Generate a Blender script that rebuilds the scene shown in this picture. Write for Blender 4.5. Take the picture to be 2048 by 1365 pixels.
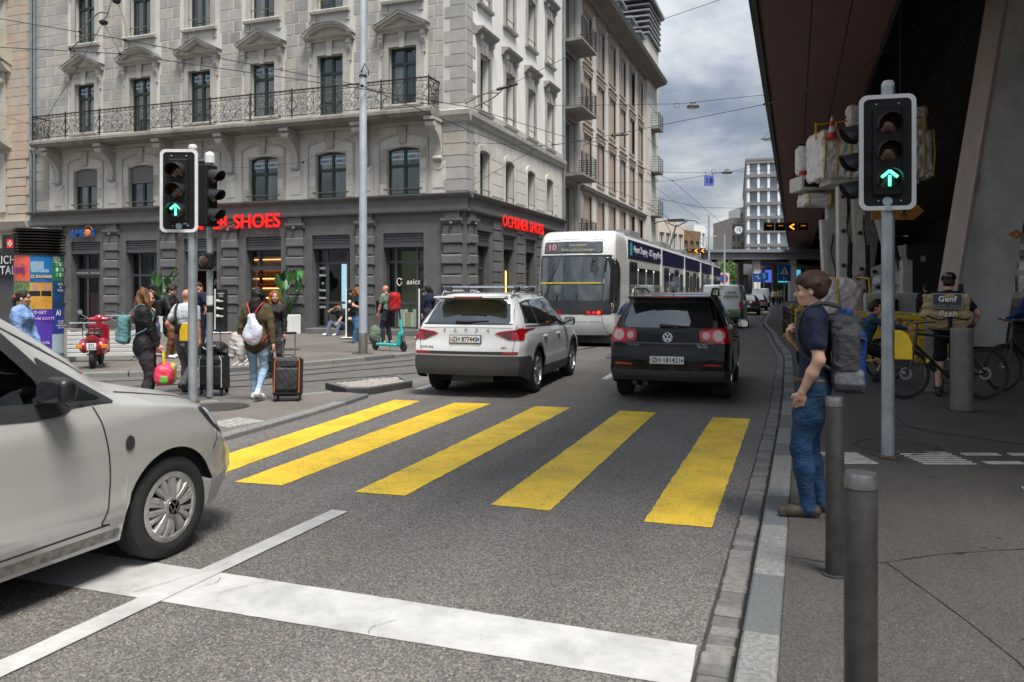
import bpy,bmesh,math,random
import numpy as np
from mathutils import Vector,Matrix
from mathutils.bvhtree import BVHTree
random.seed(7)
PI=math.pi
R=math.radians
scene=bpy.context.scene
COL=scene.collection
for o in list(bpy.data.objects):
 bpy.data.objects.remove(o)
YAW=R(20.1)
cam_d=bpy.data.cameras.new('camera')
cam_d.sensor_width=36.0
cam_d.lens=36.0*1600/2048
cam_d.shift_y=-(682.5-583)/2048
cam_d.clip_start=0.05
cam_d.clip_end=3000
cam_d.dof.use_dof=True
cam_d.dof.focus_distance=11.5
cam_d.dof.aperture_fstop=4.0
cam=bpy.data.objects.new('camera',cam_d)
cam.location=(0,0,1.68)
cam.rotation_euler=(R(90),0,YAW)
COL.objects.link(cam)
scene.camera=cam
SUN_EL,SUN_AZ=R(65),R(132)
world=bpy.data.worlds.new('World')
scene.world=world
world.use_nodes=True
wn,wl=world.node_tree.nodes,world.node_tree.links
wn.clear()
def _n(t,**k):
 n=wn.new(t)
 for a,b in k.items():
  setattr(n,a,b)
 return n
wout=_n('ShaderNodeOutputWorld')
bg=_n('ShaderNodeBackground')
sky=_n('ShaderNodeTexSky',sky_type='NISHITA',sun_disc=False,sun_elevation=SUN_EL,sun_rotation=SUN_AZ)
tc=_n('ShaderNodeTexCoord')
sep=_n('ShaderNodeSeparateXYZ')
wl.new(tc.outputs['Generated'],sep.inputs[0])
def wmath(op,a,b=None):
 n=_n('ShaderNodeMath',operation=op)
 for i,v in enumerate((a,b)):
  if v is None:
   continue
  if isinstance(v,(int,float)):
   n.inputs[i].default_value=v
  else:
   wl.new(v,n.inputs[i])
 return n.outputs[0]
zz=wmath('ADD',wmath('MAXIMUM',sep.outputs['Z'],0.0),0.16)
cmb=_n('ShaderNodeCombineXYZ')
wl.new(wmath('DIVIDE',sep.outputs['X'],zz),cmb.inputs[0])
wl.new(wmath('DIVIDE',sep.outputs['Y'],zz),cmb.inputs[1])
cmb.inputs[2].default_value=41.1
def wnoise(scale,detail,rough,dist):
 n=_n('ShaderNodeTexNoise')
 n.inputs['Scale'].default_value=scale
 n.inputs['Detail'].default_value=detail
 n.inputs['Roughness'].default_value=rough
 n.inputs['Distortion'].default_value=dist
 wl.new(cmb.outputs[0],n.inputs['Vector'])
 return n.outputs['Fac']
n1=wnoise(0.62,8,0.56,0.4)
n2=wnoise(2.1,7,0.6,0.3)
dens=wmath('ADD',wmath('MULTIPLY',n1,0.84),wmath('MULTIPLY',n2,0.16))
ramp=_n('ShaderNodeValToRGB')
els=ramp.color_ramp.elements
els[0].position=0.40;els[0].color=(0.16,0.215,0.29,1)
els[1].position=0.645;els[1].color=(1.05,1.05,1.05,1)
e=els.new(0.48);e.color=(0.32,0.375,0.445,1)
e=els.new(0.55);e.color=(0.62,0.66,0.71,1)
wl.new(dens,ramp.inputs[0])
skym=_n('ShaderNodeMix',data_type='RGBA',blend_type='MULTIPLY')
skym.inputs[0].default_value=1.0
wl.new(sky.outputs[0],skym.inputs[6]);skym.inputs[7].default_value=(0.1,0.1,0.1,1)
cl=_n('ShaderNodeMix',data_type='RGBA')
cl.inputs[0].default_value=0.88
wl.new(skym.outputs[2],cl.inputs[6]);wl.new(ramp.outputs[0],cl.inputs[7])
wl.new(cl.outputs[2],bg.inputs[0])
wl.new(wmath('MULTIPLY',wmath('ADD',wmath('MULTIPLY',wmath('MAXIMUM',sep.outputs['Z'],0.0),2.0),1.0),0.335),bg.inputs[1])
wl.new(bg.outputs[0],wout.inputs[0])
sun_d=bpy.data.lights.new('sun','SUN')
sun_d.energy=2.9
sun_d.angle=R(22)
sun_d.color=(1.0,0.96,0.9)
sun=bpy.data.objects.new('sun',sun_d)
sdir=Vector((math.sin(SUN_AZ)*math.cos(SUN_EL),math.cos(SUN_AZ)*math.cos(SUN_EL),math.sin(SUN_EL)))
sun.rotation_euler=sdir.to_track_quat('Z','Y').to_euler()
sun.location=(0,0,60)
COL.objects.link(sun)
scene.view_settings.view_transform='Standard'
scene.view_settings.look='None'
scene.view_settings.gamma=1
scene.view_settings.use_curve_mapping=False
scene.view_settings.exposure=1.1
scene.cycles.max_bounces=7
scene.cycles.diffuse_bounces=3
scene.cycles.glossy_bounces=3
scene.cycles.transparent_max_bounces=10
scene.cycles.caustics_reflective=False
scene.cycles.caustics_refractive=False
MATS={}
def lin(h):
 h=h.lstrip('#')
 v=[int(h[i:i+2],16)/255 for i in(0,2,4)]
 return tuple(x/12.92 if x<=0.04045 else((x+0.055)/1.055)**2.4 for x in v)
def M(name,col=(.5,.5,.5),rough=.6,metal=0.,var=.12,vs=2.5,bump=0.,bs=60.,coat=0.,spec=.5,col2=None,emit=0.,aniso=None,grime=0.,ior=None,stretch=None):
 if name in MATS:
  return MATS[name]
 if isinstance(col,str):
  col=lin(col)
 m=bpy.data.materials.new(name)
 m.use_nodes=True
 nt=m.node_tree
 b=nt.nodes['Principled BSDF']
 L=nt.links
 b.inputs['Roughness'].default_value=rough
 b.inputs['Metallic'].default_value=metal
 b.inputs['Coat Weight'].default_value=coat
 b.inputs['Coat Roughness'].default_value=.04
 b.inputs['Specular IOR Level'].default_value=spec
 if ior:
  b.inputs['IOR'].default_value=ior
 b.inputs['Base Color'].default_value=(*col,1)
 geo=None
 if var>0 or bump>0 or grime>0:
  geo=nt.nodes.new('ShaderNodeNewGeometry')
  vec=geo.outputs['Position']
  if stretch:
   mp=nt.nodes.new('ShaderNodeMapping')
   mp.inputs['Scale'].default_value=stretch
   L.new(vec,mp.inputs[0]);vec=mp.outputs[0]
 if var>0:
  n=nt.nodes.new('ShaderNodeTexNoise')
  n.inputs['Scale'].default_value=vs
  n.inputs['Detail'].default_value=6
  n.inputs['Roughness'].default_value=.62
  L.new(vec,n.inputs['Vector'])
  r=nt.nodes.new('ShaderNodeValToRGB')
  r.color_ramp.elements[0].position=.3
  r.color_ramp.elements[1].position=.7
  c2=lin(col2)if isinstance(col2,str)else col2
  lo=tuple(max(0,x*(1-var))for x in col)
  hi=c2 if c2 else tuple(min(1,x*(1+var))for x in col)
  r.color_ramp.elements[0].color=(*lo,1)
  r.color_ramp.elements[1].color=(*hi,1)
  L.new(n.outputs['Fac'],r.inputs[0])
  outc=r.outputs[0]
  if grime>0:
   g=nt.nodes.new('ShaderNodeTexNoise')
   g.inputs['Scale'].default_value=vs*.35
   g.inputs['Detail'].default_value=8
   g.inputs['Distortion'].default_value=.8
   mp=nt.nodes.new('ShaderNodeMapping')
   mp.inputs['Scale'].default_value=(1.6,1.6,.35)
   L.new(geo.outputs['Position'],mp.inputs[0]);L.new(mp.outputs[0],g.inputs['Vector'])
   gr=nt.nodes.new('ShaderNodeValToRGB')
   gr.color_ramp.elements[0].position=.48;gr.color_ramp.elements[0].color=(0,0,0,1)
   gr.color_ramp.elements[1].position=.75;gr.color_ramp.elements[1].color=(grime,grime,grime,1)
   L.new(g.outputs['Fac'],gr.inputs[0])
   mx=nt.nodes.new('ShaderNodeMix');mx.data_type='RGBA'
   L.new(gr.outputs[0],mx.inputs[0]);L.new(outc,mx.inputs[6])
   mx.inputs[7].default_value=(*[x*.35 for x in col],1)
   outc=mx.outputs[2]
  L.new(outc,b.inputs['Base Color'])
  rr=nt.nodes.new('ShaderNodeMapRange')
  rr.inputs[3].default_value=max(0.02,rough-.06);rr.inputs[4].default_value=min(1,rough+.06)
  L.new(n.outputs['Fac'],rr.inputs[0]);L.new(rr.outputs[0],b.inputs['Roughness'])
 if bump>0:
  n=nt.nodes.new('ShaderNodeTexNoise')
  n.inputs['Scale'].default_value=bs
  n.inputs['Detail'].default_value=4
  L.new(vec,n.inputs['Vector'])
  bp=nt.nodes.new('ShaderNodeBump')
  bp.inputs['Strength'].default_value=min(1,bump)
  bp.inputs['Distance'].default_value=.3/bs
  L.new(n.outputs['Fac'],bp.inputs['Height'])
  L.new(bp.outputs[0],b.inputs['Normal'])
 if emit>0:
  b.inputs['Emission Color'].default_value=(*col,1)
  b.inputs['Emission Strength'].default_value=emit
 MATS[name]=m
 return m
def glass_mat(name,tint=(.9,.95,.95),gloss=.35,base=.75):
 if name in MATS:
  return MATS[name]
 m=bpy.data.materials.new(name);m.use_nodes=True
 nt=m.node_tree;nt.nodes.clear();L=nt.links
 o=nt.nodes.new('ShaderNodeOutputMaterial')
 t=nt.nodes.new('ShaderNodeBsdfTransparent');t.inputs[0].default_value=(*[x*base for x in tint],1)
 g=nt.nodes.new('ShaderNodeBsdfGlossy');g.inputs['Roughness'].default_value=.02
 f=nt.nodes.new('ShaderNodeFresnel');f.inputs[0].default_value=1.0+gloss*2
 mx=nt.nodes.new('ShaderNodeMixShader')
 L.new(f.outputs[0],mx.inputs[0]);L.new(t.outputs[0],mx.inputs[1]);L.new(g.outputs[0],mx.inputs[2])
 L.new(mx.outputs[0],o.inputs[0])
 MATS[name]=m
 return m
I4=Matrix.Identity(4)
class MB:
 def __init__(s,T=None):
  s.v=[];s.f=[];s.T=T
 def add(s,vs,fs):
  b=len(s.v)
  if s.T is not None:
   vs=[tuple(s.T@Vector(p))for p in vs]
  s.v.extend(tuple(p)for p in vs)
  s.f.extend([tuple(i+b for i in f)for f in fs])
  return s
 def box(s,x0,y0,z0,x1,y1,z1):
  return s.add([(x0,y0,z0),(x1,y0,z0),(x1,y1,z0),(x0,y1,z0),(x0,y0,z1),(x1,y0,z1),(x1,y1,z1),(x0,y1,z1)],[(0,3,2,1),(4,5,6,7),(0,1,5,4),(1,2,6,5),(2,3,7,6),(3,0,4,7)])
 def cbox(s,x0,y0,z0,x1,y1,z1,c=.01):
  X,Y,Z=(x0,x1),(y0,y1),(z0,z1)
  vs,idx=[],{}
  for i in(0,1):
   for j in(0,1):
    for k in(0,1):
     sx,sy,sz=(c,-c)[i],(c,-c)[j],(c,-c)[k]
     for ax in range(3):
      p=[X[i]+sx,Y[j]+sy,Z[k]+sz]
      p[ax]=(X[i],Y[j],Z[k])[ax]
      idx[(i,j,k,ax)]=len(vs);vs.append(tuple(p))
  fs=[]
  g=lambda i,j,k,a:idx[(i,j,k,a)]
  fs+=[(g(0,0,0,0),g(0,0,1,0),g(0,1,1,0),g(0,1,0,0)),(g(1,0,0,0),g(1,1,0,0),g(1,1,1,0),g(1,0,1,0)),(g(0,0,0,1),g(1,0,0,1),g(1,0,1,1),g(0,0,1,1)),(g(0,1,0,1),g(0,1,1,1),g(1,1,1,1),g(1,1,0,1)),(g(0,0,0,2),g(0,1,0,2),g(1,1,0,2),g(1,0,0,2)),(g(0,0,1,2),g(1,0,1,2),g(1,1,1,2),g(0,1,1,2))]
  for i in(0,1):
   for j in(0,1):
    q=(g(i,j,0,0),g(i,j,0,1),g(i,j,1,1),g(i,j,1,0));fs.append(q if i==j else q[::-1])
    q=(g(i,0,j,0),g(i,0,j,2),g(i,1,j,2),g(i,1,j,0));fs.append(q[::-1]if i==j else q)
    q=(g(0,i,j,1),g(0,i,j,2),g(1,i,j,2),g(1,i,j,1));fs.append(q if i==j else q[::-1])
    for k in(0,1):
     t=(g(i,j,k,0),g(i,j,k,1),g(i,j,k,2));fs.append(t if(i+j+k)%2 else t[::-1])
  return s.add(vs,fs)
 def prism(s,poly,a,b,axis='y'):
  f={'y':lambda p,t:(p[0],t,p[1]),'x':lambda p,t:(t,p[0],p[1]),'z':lambda p,t:(p[0],p[1],t)}[axis]
  n=len(poly)
  vs=[f(p,a)for p in poly]+[f(p,b)for p in poly]
  fs=[tuple(range(n)),tuple(range(2*n-1,n-1,-1))]
  fs+=[((i+1)%n,i,n+i,n+(i+1)%n)for i in range(n)]
  return s.add(vs,fs)
 def ring(s,c,ax1,ax2,r,n):
  return[tuple(c+ax1*(r*math.cos(2*PI*i/n))+ax2*(r*math.sin(2*PI*i/n)))for i in range(n)]
 def cyl(s,p0,p1,r0,r1=None,n=12,caps=True):
  p0,p1=Vector(p0),Vector(p1)
  r1=r0 if r1 is None else r1
  d=(p1-p0).normalized()
  a=d.orthogonal().normalized();b=d.cross(a)
  vs=s.ring(p0,a,b,r0,n)+s.ring(p1,a,b,r1,n)
  fs=[(i,(i+1)%n,n+(i+1)%n,n+i)for i in range(n)]
  if caps:
   fs+=[tuple(range(n-1,-1,-1)),tuple(range(n,2*n))]
  return s.add(vs,fs)
 def tube(s,pts,r,n=6,closed=False,caps=True):
  pts=[Vector(p)for p in pts]
  m=len(pts)
  rs=r if isinstance(r,(list,tuple))else[r]*m
  vs=[];prev=None
  for i,p in enumerate(pts):
   if closed:
    d=pts[(i+1)%m]-pts[i-1]
   else:
    d=pts[min(i+1,m-1)]-pts[max(i-1,0)]
   d=d.normalized()if d.length>1e-9 else Vector((0,0,1))
   if prev is None:
    a=d.orthogonal().normalized()
   else:
    a=(prev-d*prev.dot(d))
    a=a.normalized()if a.length>1e-6 else d.orthogonal().normalized()
   prev=a
   vs+=s.ring(p,a,d.cross(a),rs[i],n)
  fs=[]
  for i in range(m if closed else m-1):
   j=(i+1)%m
   fs+=[(i*n+k,i*n+(k+1)%n,j*n+(k+1)%n,j*n+k)for k in range(n)]
  if caps and not closed:
   fs+=[tuple(range(n-1,-1,-1)),tuple(range((m-1)*n,m*n))]
  return s.add(vs,fs)
 def lathe(s,prof,n=16,c=(0,0,0),axis='z',caps=True):
  f={'z':lambda r,z,t:(c[0]+r*math.cos(t),c[1]+r*math.sin(t),c[2]+z),'x':lambda r,z,t:(c[0]+z,c[1]+r*math.cos(t),c[2]+r*math.sin(t)),'y':lambda r,z,t:(c[0]+r*math.sin(t),c[1]+z,c[2]+r*math.cos(t))}[axis]
  vs=[f(r,z,2*PI*k/n)for r,z in prof for k in range(n)]
  fs=[]
  for i in range(len(prof)-1):
   fs+=[(i*n+k,i*n+(k+1)%n,(i+1)*n+(k+1)%n,(i+1)*n+k)for k in range(n)]
  if caps:
   if prof[0][0]>1e-5:fs.append(tuple(range(n-1,-1,-1)))
   if prof[-1][0]>1e-5:fs.append(tuple(range((len(prof)-1)*n,len(prof)*n)))
  return s.add(vs,fs)
 def grid(s,rows,cu=False):
  nr,nc=len(rows),len(rows[0])
  vs=[p for r in rows for p in r]
  fs=[]
  for i in range(nr-1):
   for j in range(nc if cu else nc-1):
    fs.append((i*nc+j,i*nc+(j+1)%nc,(i+1)*nc+(j+1)%nc,(i+1)*nc+j))
  return s.add(vs,fs)
 def quad(s,a,b,c,d):
  return s.add([a,b,c,d],[(0,1,2,3)])
 def sphere(s,c,r,nu=12,nv=8):
  if not isinstance(r,(tuple,list)):r=(r,r,r)
  rows=[]
  for j in range(nv+1):
   t=PI*j/nv
   rows.append([(c[0]+r[0]*math.sin(t)*math.cos(2*PI*i/nu),c[1]+r[1]*math.sin(t)*math.sin(2*PI*i/nu),c[2]-r[2]*math.cos(t))for i in range(nu)])
  return s.grid(rows,cu=True)
 def bar(s,p0,p1,w,h,up=(0,0,1)):
  p0,p1=Vector(p0),Vector(p1)
  d=(p1-p0).normalized();u=Vector(up)
  x=d.cross(u)
  x=x.normalized()if x.length>1e-5 else d.orthogonal().normalized()
  z=x.cross(d)
  vs=[tuple(p+x*(sx*w/2)+z*(sz*h/2))for p in(p0,p1)for sx,sz in((-1,-1),(1,-1),(1,1),(-1,1))]
  return s.add(vs,[(3,2,1,0),(4,5,6,7),(0,1,5,4),(1,2,6,5),(2,3,7,6),(3,0,4,7)])
 def mesh(s,name,mat,smooth=False,angle=None,fix=False):
  me=bpy.data.meshes.new(name)
  me.from_pydata(s.v,[],s.f)
  if fix:
   bm=bmesh.new();bm.from_mesh(me)
   bmesh.ops.remove_doubles(bm,verts=bm.verts,dist=1e-5)
   bmesh.ops.recalc_face_normals(bm,faces=bm.faces)
   bm.to_mesh(me);bm.free()
  me.validate()
  if smooth:
   me.shade_smooth()
   if angle is not None:
    me.set_sharp_from_angle(angle=R(angle))
  if mat is not None:
   me.materials.append(mat)
  return me
 def obj(s,name,mat,parent=None,smooth=False,angle=40,fix=False,loc=None,rot=None,bevel=0,sub=0):
  o=bpy.data.objects.new(name,s.mesh(name,mat,smooth,angle,fix))
  COL.objects.link(o)
  if parent:o.parent=parent
  if loc:o.location=loc
  if rot:o.rotation_euler=rot
  if bevel:
   b=o.modifiers.new('bevel','BEVEL');b.width=bevel;b.segments=2;b.limit_method='ANGLE'
  if sub:
   b=o.modifiers.new('subd','SUBSURF');b.levels=sub;b.render_levels=sub
  return o
def tag(o,label=None,cat=None,group=None,kind=None):
 if label:o['label']=label
 if cat:o['category']=cat
 if group:o['group']=group
 if kind:o['kind']=kind
 return o
def thing(name,label,cat,loc=(0,0,0),rz=0,group=None,kind=None):
 o=bpy.data.objects.new(name,None)
 COL.objects.link(o)
 o.empty_display_size=.2
 o.location=loc;o.rotation_euler=(0,0,rz)
 return tag(o,label,cat,group,kind)
def sub(name,parent,loc=(0,0,0),rot=(0,0,0)):
 o=bpy.data.objects.new(name,None)
 COL.objects.link(o);o.parent=parent;o.location=loc;o.rotation_euler=rot
 return o
def inst(name,src,parent=None,loc=(0,0,0),rot=(0,0,0),scale=(1,1,1),mat=None):
 o=bpy.data.objects.new(name,src if isinstance(src,bpy.types.Mesh)else src.data)
 COL.objects.link(o)
 if parent:o.parent=parent
 o.location=loc;o.rotation_euler=rot;o.scale=scale
 return o
def copy_tree(o,parent=None):
 c=o.copy();COL.objects.link(c);c.parent=parent
 for ch in o.children:copy_tree(ch,c)
 return c
def text(name,body,mat,parent,loc,rot,size,ext=.004,align='CENTER',sx=1.0,bold=0.,shear=0.,space=1.08):
 cu=bpy.data.curves.new(name,'FONT')
 cu.body=body;cu.size=size;cu.extrude=ext;cu.align_x=align;cu.align_y='CENTER'
 cu.offset=bold;cu.shear=shear;cu.space_character=space
 cu.resolution_u=3 if size>.1 else 1
 t=bpy.data.objects.new(name,cu)
 me=bpy.data.meshes.new_from_object(t)
 bpy.data.objects.remove(t);bpy.data.curves.remove(cu)
 me.materials.clear();me.materials.append(mat)
 o=bpy.data.objects.new(name,me)
 COL.objects.link(o)
 if parent:o.parent=parent
 o.location=loc;o.rotation_euler=rot;o.scale=(sx,1,1)
 return o
def lerp(a,b,t):return a+(b-a)*t
def interp(x,tab):
 if x<=tab[0][0]:return tab[0][1]
 for(x0,v0),(x1,v1)in zip(tab,tab[1:]):
  if x<=x1:
   return lerp(v0,v1,(x-x0)/(x1-x0))
 return tab[-1][1]
def pchip(tab):
 xs=np.array([t[0]for t in tab],float);ys=np.array([t[1]for t in tab],float)
 h=np.diff(xs);d=np.diff(ys)/h
 m=np.zeros(len(xs))
 for i in range(1,len(xs)-1):
  if d[i-1]*d[i]>0:
   w1,w2=2*h[i]+h[i-1],h[i]+2*h[i-1]
   m[i]=(w1+w2)/(w1/d[i-1]+w2/d[i])
 m[0],m[-1]=d[0],d[-1]
 def f(x):
  x=min(max(x,xs[0]),xs[-1])
  i=int(min(max(np.searchsorted(xs,x)-1,0),len(h)-1))
  t=(x-xs[i])/h[i]
  return float(ys[i]*(1+2*t)*(1-t)**2+h[i]*m[i]*t*(1-t)**2+ys[i+1]*t*t*(3-2*t)+h[i]*m[i+1]*t*t*(t-1))
 return f
def arc(cx,cy,r,a0,a1,n):
 return[(cx+r*math.cos(lerp(a0,a1,i/n)),cy+r*math.sin(lerp(a0,a1,i/n)))for i in range(n+1)]
def rrect(x0,y0,x1,y1,r,n=4):
 return arc(x1-r,y1-r,r,0,PI/2,n)+arc(x0+r,y1-r,r,PI/2,PI,n)+arc(x0+r,y0+r,r,PI,1.5*PI,n)+arc(x1-r,y0+r,r,1.5*PI,2*PI,n)
def spline(pts,n=6):
 P=[Vector(p)for p in pts]
 out=[]
 for i in range(len(P)-1):
  p0,p1,p2,p3=P[max(i-1,0)],P[i],P[i+1],P[min(i+2,len(P)-1)]
  for k in range(n):
   t=k/n
   out.append(.5*((2*p1)+(p2-p0)*t+(2*p0-5*p1+4*p2-p3)*t*t+(3*p1-p0-3*p2+p3)*t**3))
 out.append(P[-1])
 return out
# ================================================================ GROUND
def asphalt(name,dark,light,tint,scale=120.,bump=.5,patch=.25,gum=0.):
 m=bpy.data.materials.new(name);m.use_nodes=True
 nt=m.node_tree;L=nt.links;b=nt.nodes['Principled BSDF']
 b.inputs['Roughness'].default_value=.85
 b.inputs['Specular IOR Level'].default_value=.35
 geo=nt.nodes.new('ShaderNodeNewGeometry');P=geo.outputs['Position']
 vo=nt.nodes.new('ShaderNodeTexVoronoi');vo.inputs['Scale'].default_value=scale
 L.new(P,vo.inputs['Vector'])
 se=nt.nodes.new('ShaderNodeSeparateColor');L.new(vo.outputs['Color'],se.inputs[0])
 r=nt.nodes.new('ShaderNodeValToRGB');L.new(se.outputs[0],r.inputs[0])
 els=r.color_ramp.elements
 els[0].position=0;els[0].color=(*[x*.55 for x in dark],1)
 els[1].position=1;els[1].color=(*[min(1,x*1.6)for x in light],1)
 e=els.new(.5);e.color=(*dark,1)
 e=els.new(.8);e.color=(*light,1)
 e=els.new(.93);e.color=(*tint,1)
 n=nt.nodes.new('ShaderNodeTexNoise');n.inputs['Scale'].default_value=.45;n.inputs['Detail'].default_value=9;n.inputs['Roughness'].default_value=.65
 L.new(P,n.inputs['Vector'])
 mr=nt.nodes.new('ShaderNodeMapRange');mr.inputs[1].default_value=.3;mr.inputs[2].default_value=.7
 mr.inputs[3].default_value=1-patch;mr.inputs[4].default_value=1+patch
 L.new(n.outputs['Fac'],mr.inputs[0])
 mx=nt.nodes.new('ShaderNodeVectorMath');mx.operation='SCALE'
 L.new(r.outputs[0],mx.inputs[0]);L.new(mr.outputs[0],mx.inputs['Scale'])
 out=mx.outputs[0]
 mp=nt.nodes.new('ShaderNodeMapping');mp.inputs['Scale'].default_value=(1.25,.045,1);L.new(P,mp.inputs[0])
 n3=nt.nodes.new('ShaderNodeTexNoise');n3.inputs['Scale'].default_value=1.0;n3.inputs['Detail'].default_value=4;L.new(mp.outputs[0],n3.inputs['Vector'])
 m3=nt.nodes.new('ShaderNodeMapRange');m3.inputs[1].default_value=.35;m3.inputs[2].default_value=.65;m3.inputs[3].default_value=.86;m3.inputs[4].default_value=1.08;L.new(n3.outputs['Fac'],m3.inputs[0])
 s3=nt.nodes.new('ShaderNodeVectorMath');s3.operation='SCALE';L.new(out,s3.inputs[0]);L.new(m3.outputs[0],s3.inputs['Scale']);out=s3.outputs[0]
 if gum:
  v2=nt.nodes.new('ShaderNodeTexVoronoi');v2.inputs['Scale'].default_value=3.2
  L.new(P,v2.inputs['Vector'])
  lt=nt.nodes.new('ShaderNodeMath');lt.operation='LESS_THAN';lt.inputs[1].default_value=.085
  L.new(v2.outputs['Distance'],lt.inputs[0])
  sf=nt.nodes.new('ShaderNodeMath');sf.operation='MULTIPLY';sf.inputs[1].default_value=gum
  L.new(lt.outputs[0],sf.inputs[0])
  mm=nt.nodes.new('ShaderNodeMix');mm.data_type='RGBA'
  L.new(sf.outputs[0],mm.inputs[0]);L.new(out,mm.inputs[6]);mm.inputs[7].default_value=(.018,.017,.017,1)
  out=mm.outputs[2]
 L.new(out,b.inputs['Base Color'])
 bp=nt.nodes.new('ShaderNodeBump');bp.inputs['Strength'].default_value=bump;bp.inputs['Distance'].default_value=.004
 L.new(vo.outputs['Distance'],bp.inputs['Height']);L.new(bp.outputs[0],b.inputs['Normal'])
 MATS[name]=m
 return m
def worn_paint(name,col,under,wear,wscale,rough=.7,dirt=.25):
 m=bpy.data.materials.new(name);m.use_nodes=True
 nt=m.node_tree;L=nt.links;b=nt.nodes['Principled BSDF']
 b.inputs['Roughness'].default_value=rough
 geo=nt.nodes.new('ShaderNodeNewGeometry');P=geo.outputs['Position']
 n=nt.nodes.new('ShaderNodeTexNoise');n.inputs['Scale'].default_value=wscale;n.inputs['Detail'].default_value=3
 L.new(P,n.inputs['Vector'])
 n2=nt.nodes.new('ShaderNodeTexNoise');n2.inputs['Scale'].default_value=1.7;n2.inputs['Detail'].default_value=8;n2.inputs['Roughness'].default_value=.7
 L.new(P,n2.inputs['Vector'])
 ad=nt.nodes.new('ShaderNodeMath');ad.operation='MULTIPLY_ADD';ad.inputs[1].default_value=.35
 L.new(n2.outputs['Fac'],ad.inputs[0]);L.new(n.outputs['Fac'],ad.inputs[2])
 r=nt.nodes.new('ShaderNodeValToRGB');L.new(ad.outputs[0],r.inputs[0])
 r.color_ramp.elements[0].position=wear;r.color_ramp.elements[0].color=(*under,1)
 r.color_ramp.elements[1].position=wear+.045;r.color_ramp.elements[1].color=(*col,1)
 d=nt.nodes.new('ShaderNodeMapRange');d.inputs[1].default_value=.35;d.inputs[2].default_value=.65
 d.inputs[3].default_value=1-dirt;d.inputs[4].default_value=1.0
 L.new(n2.outputs['Fac'],d.inputs[0])
 mx=nt.nodes.new('ShaderNodeVectorMath');mx.operation='SCALE'
 L.new(r.outputs[0],mx.inputs[0]);L.new(d.outputs[0],mx.inputs['Scale'])
 L.new(mx.outputs[0],b.inputs['Base Color'])
 bp=nt.nodes.new('ShaderNodeBump');bp.inputs['Strength'].default_value=.35;bp.inputs['Distance'].default_value=.004
 L.new(n.outputs['Fac'],bp.inputs['Height']);L.new(bp.outputs[0],b.inputs['Normal'])
 MATS[name]=m
 return m
mRoad=asphalt('road_asphalt',(.112,.107,.103),(.19,.18,.168),(.24,.185,.135),120,.8,.13)
mPave=asphalt('pavement_asphalt',(.066,.060,.056),(.092,.083,.076),(.11,.092,.078),190,.35,.22,gum=.75)
mPlaza=asphalt('plaza_asphalt',(.135,.122,.11),(.175,.158,.142),(.19,.15,.12),170,.3,.2,gum=.4)
mYellow=worn_paint('yellow_road_paint',(.84,.55,.03),(.10,.085,.05),.535,110,.6,.22)
mWhite=worn_paint('white_road_paint',(.55,.54,.525),(.25,.24,.23),.41,34,.6,.42)
mGranite=M('kerb_granite',(.18,.18,.172),.75,var=.45,vs=55,bump=.25,bs=90)
mGranite2=M('kerb_granite_dark',(.10,.107,.11),.75,var=.3,vs=60,bump=.25,bs=90)
mSett=M('gutter_sett',(.17,.16,.15),.8,var=.3,vs=25,bump=.4,bs=70)
mRail=M('rail_steel',(.46,.47,.49),.25,.9,var=.15,vs=9)
mGroove=M('rail_groove',(.012,.012,.012),.7,var=.2)
mIron=M('cast_iron',(.06,.058,.055),.55,.6,var=.3,vs=30,bump=.4,bs=60)
mSeam=M('bitumen_seam',(.022,.021,.02),.6,var=.3,vs=20)
ground=tag(MB().quad((-1500,-1500,-.03),(1500,-1500,-.03),(1500,1500,-.03),(-1500,1500,-.03)).obj('ground',mPlaza),kind='structure')
road=tag(MB().quad((-70,-15,0),(30,-15,0),(30,260,0),(-70,260,0)).obj('road',mRoad),kind='structure')
def flat(name,pts,z,mat,parent,edge_noise=0.,n=24):
 out=[]
 m=len(pts)
 for i in range(m):
  a,b=Vector((*pts[i],0)),Vector((*pts[(i+1)%m],0))
  k=max(1,int((b-a).length/.08))if edge_noise else 1
  nrm=Vector((-(b-a).y,(b-a).x,0)).normalized()
  for j in range(k):
   p=a.lerp(b,j/k)
   if edge_noise and j:p=p+nrm*random.uniform(-1,1)*edge_noise
   out.append((p.x,p.y,z))
 return MB().add(out,[tuple(range(len(out)))]).obj(name,mat,parent)
Z1=.004
PEND=[]
mPatch=asphalt('patch_asphalt',(.085,.082,.08),(.145,.138,.13),(.16,.13,.1),140,.6,.12)
for q in([(-2.9,14.4),(-1.5,14.5),(-1.45,18.9),(-2.95,18.8)],[(-5.9,1.6),(-4.6,1.65),(-4.55,3.3),(-5.85,3.25)],[(-4.9,20.5),(-3.7,20.5),(-3.8,33),(-5.0,33)]):
 flat('asphalt_patch',q,.0018,mPatch,road,.012)
for q in([(-5.52,5.9),(-5.02,5.9),(-5.52,11.0),(-5.95,11.0)],[(-4.71,5.77),(-4.24,5.8),(-4.40,11.1),(-4.95,11.02)],[(-3.53,5.83),(-3.08,5.86),(-3.17,11.12),(-3.69,11.08)],[(-2.32,5.85),(-1.83,5.84),(-1.93,11.07),(-2.44,11.08)],[(-1.10,5.80),(-.62,5.82),(-.67,10.95),(-1.15,10.92)]):
 flat('zebra_stripe',q,Z1,mYellow,road,.006)
flat('stop_line',[(-5.9,3.38),(-.46,3.44),(-.48,3.86),(-5.9,3.9)],Z1,mWhite,road,.003)
flat('lane_line',[(-3.44,1.0),(-3.28,1.0),(-3.26,5.28),(-3.40,5.28)],2*Z1,mWhite,road,.002)
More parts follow.
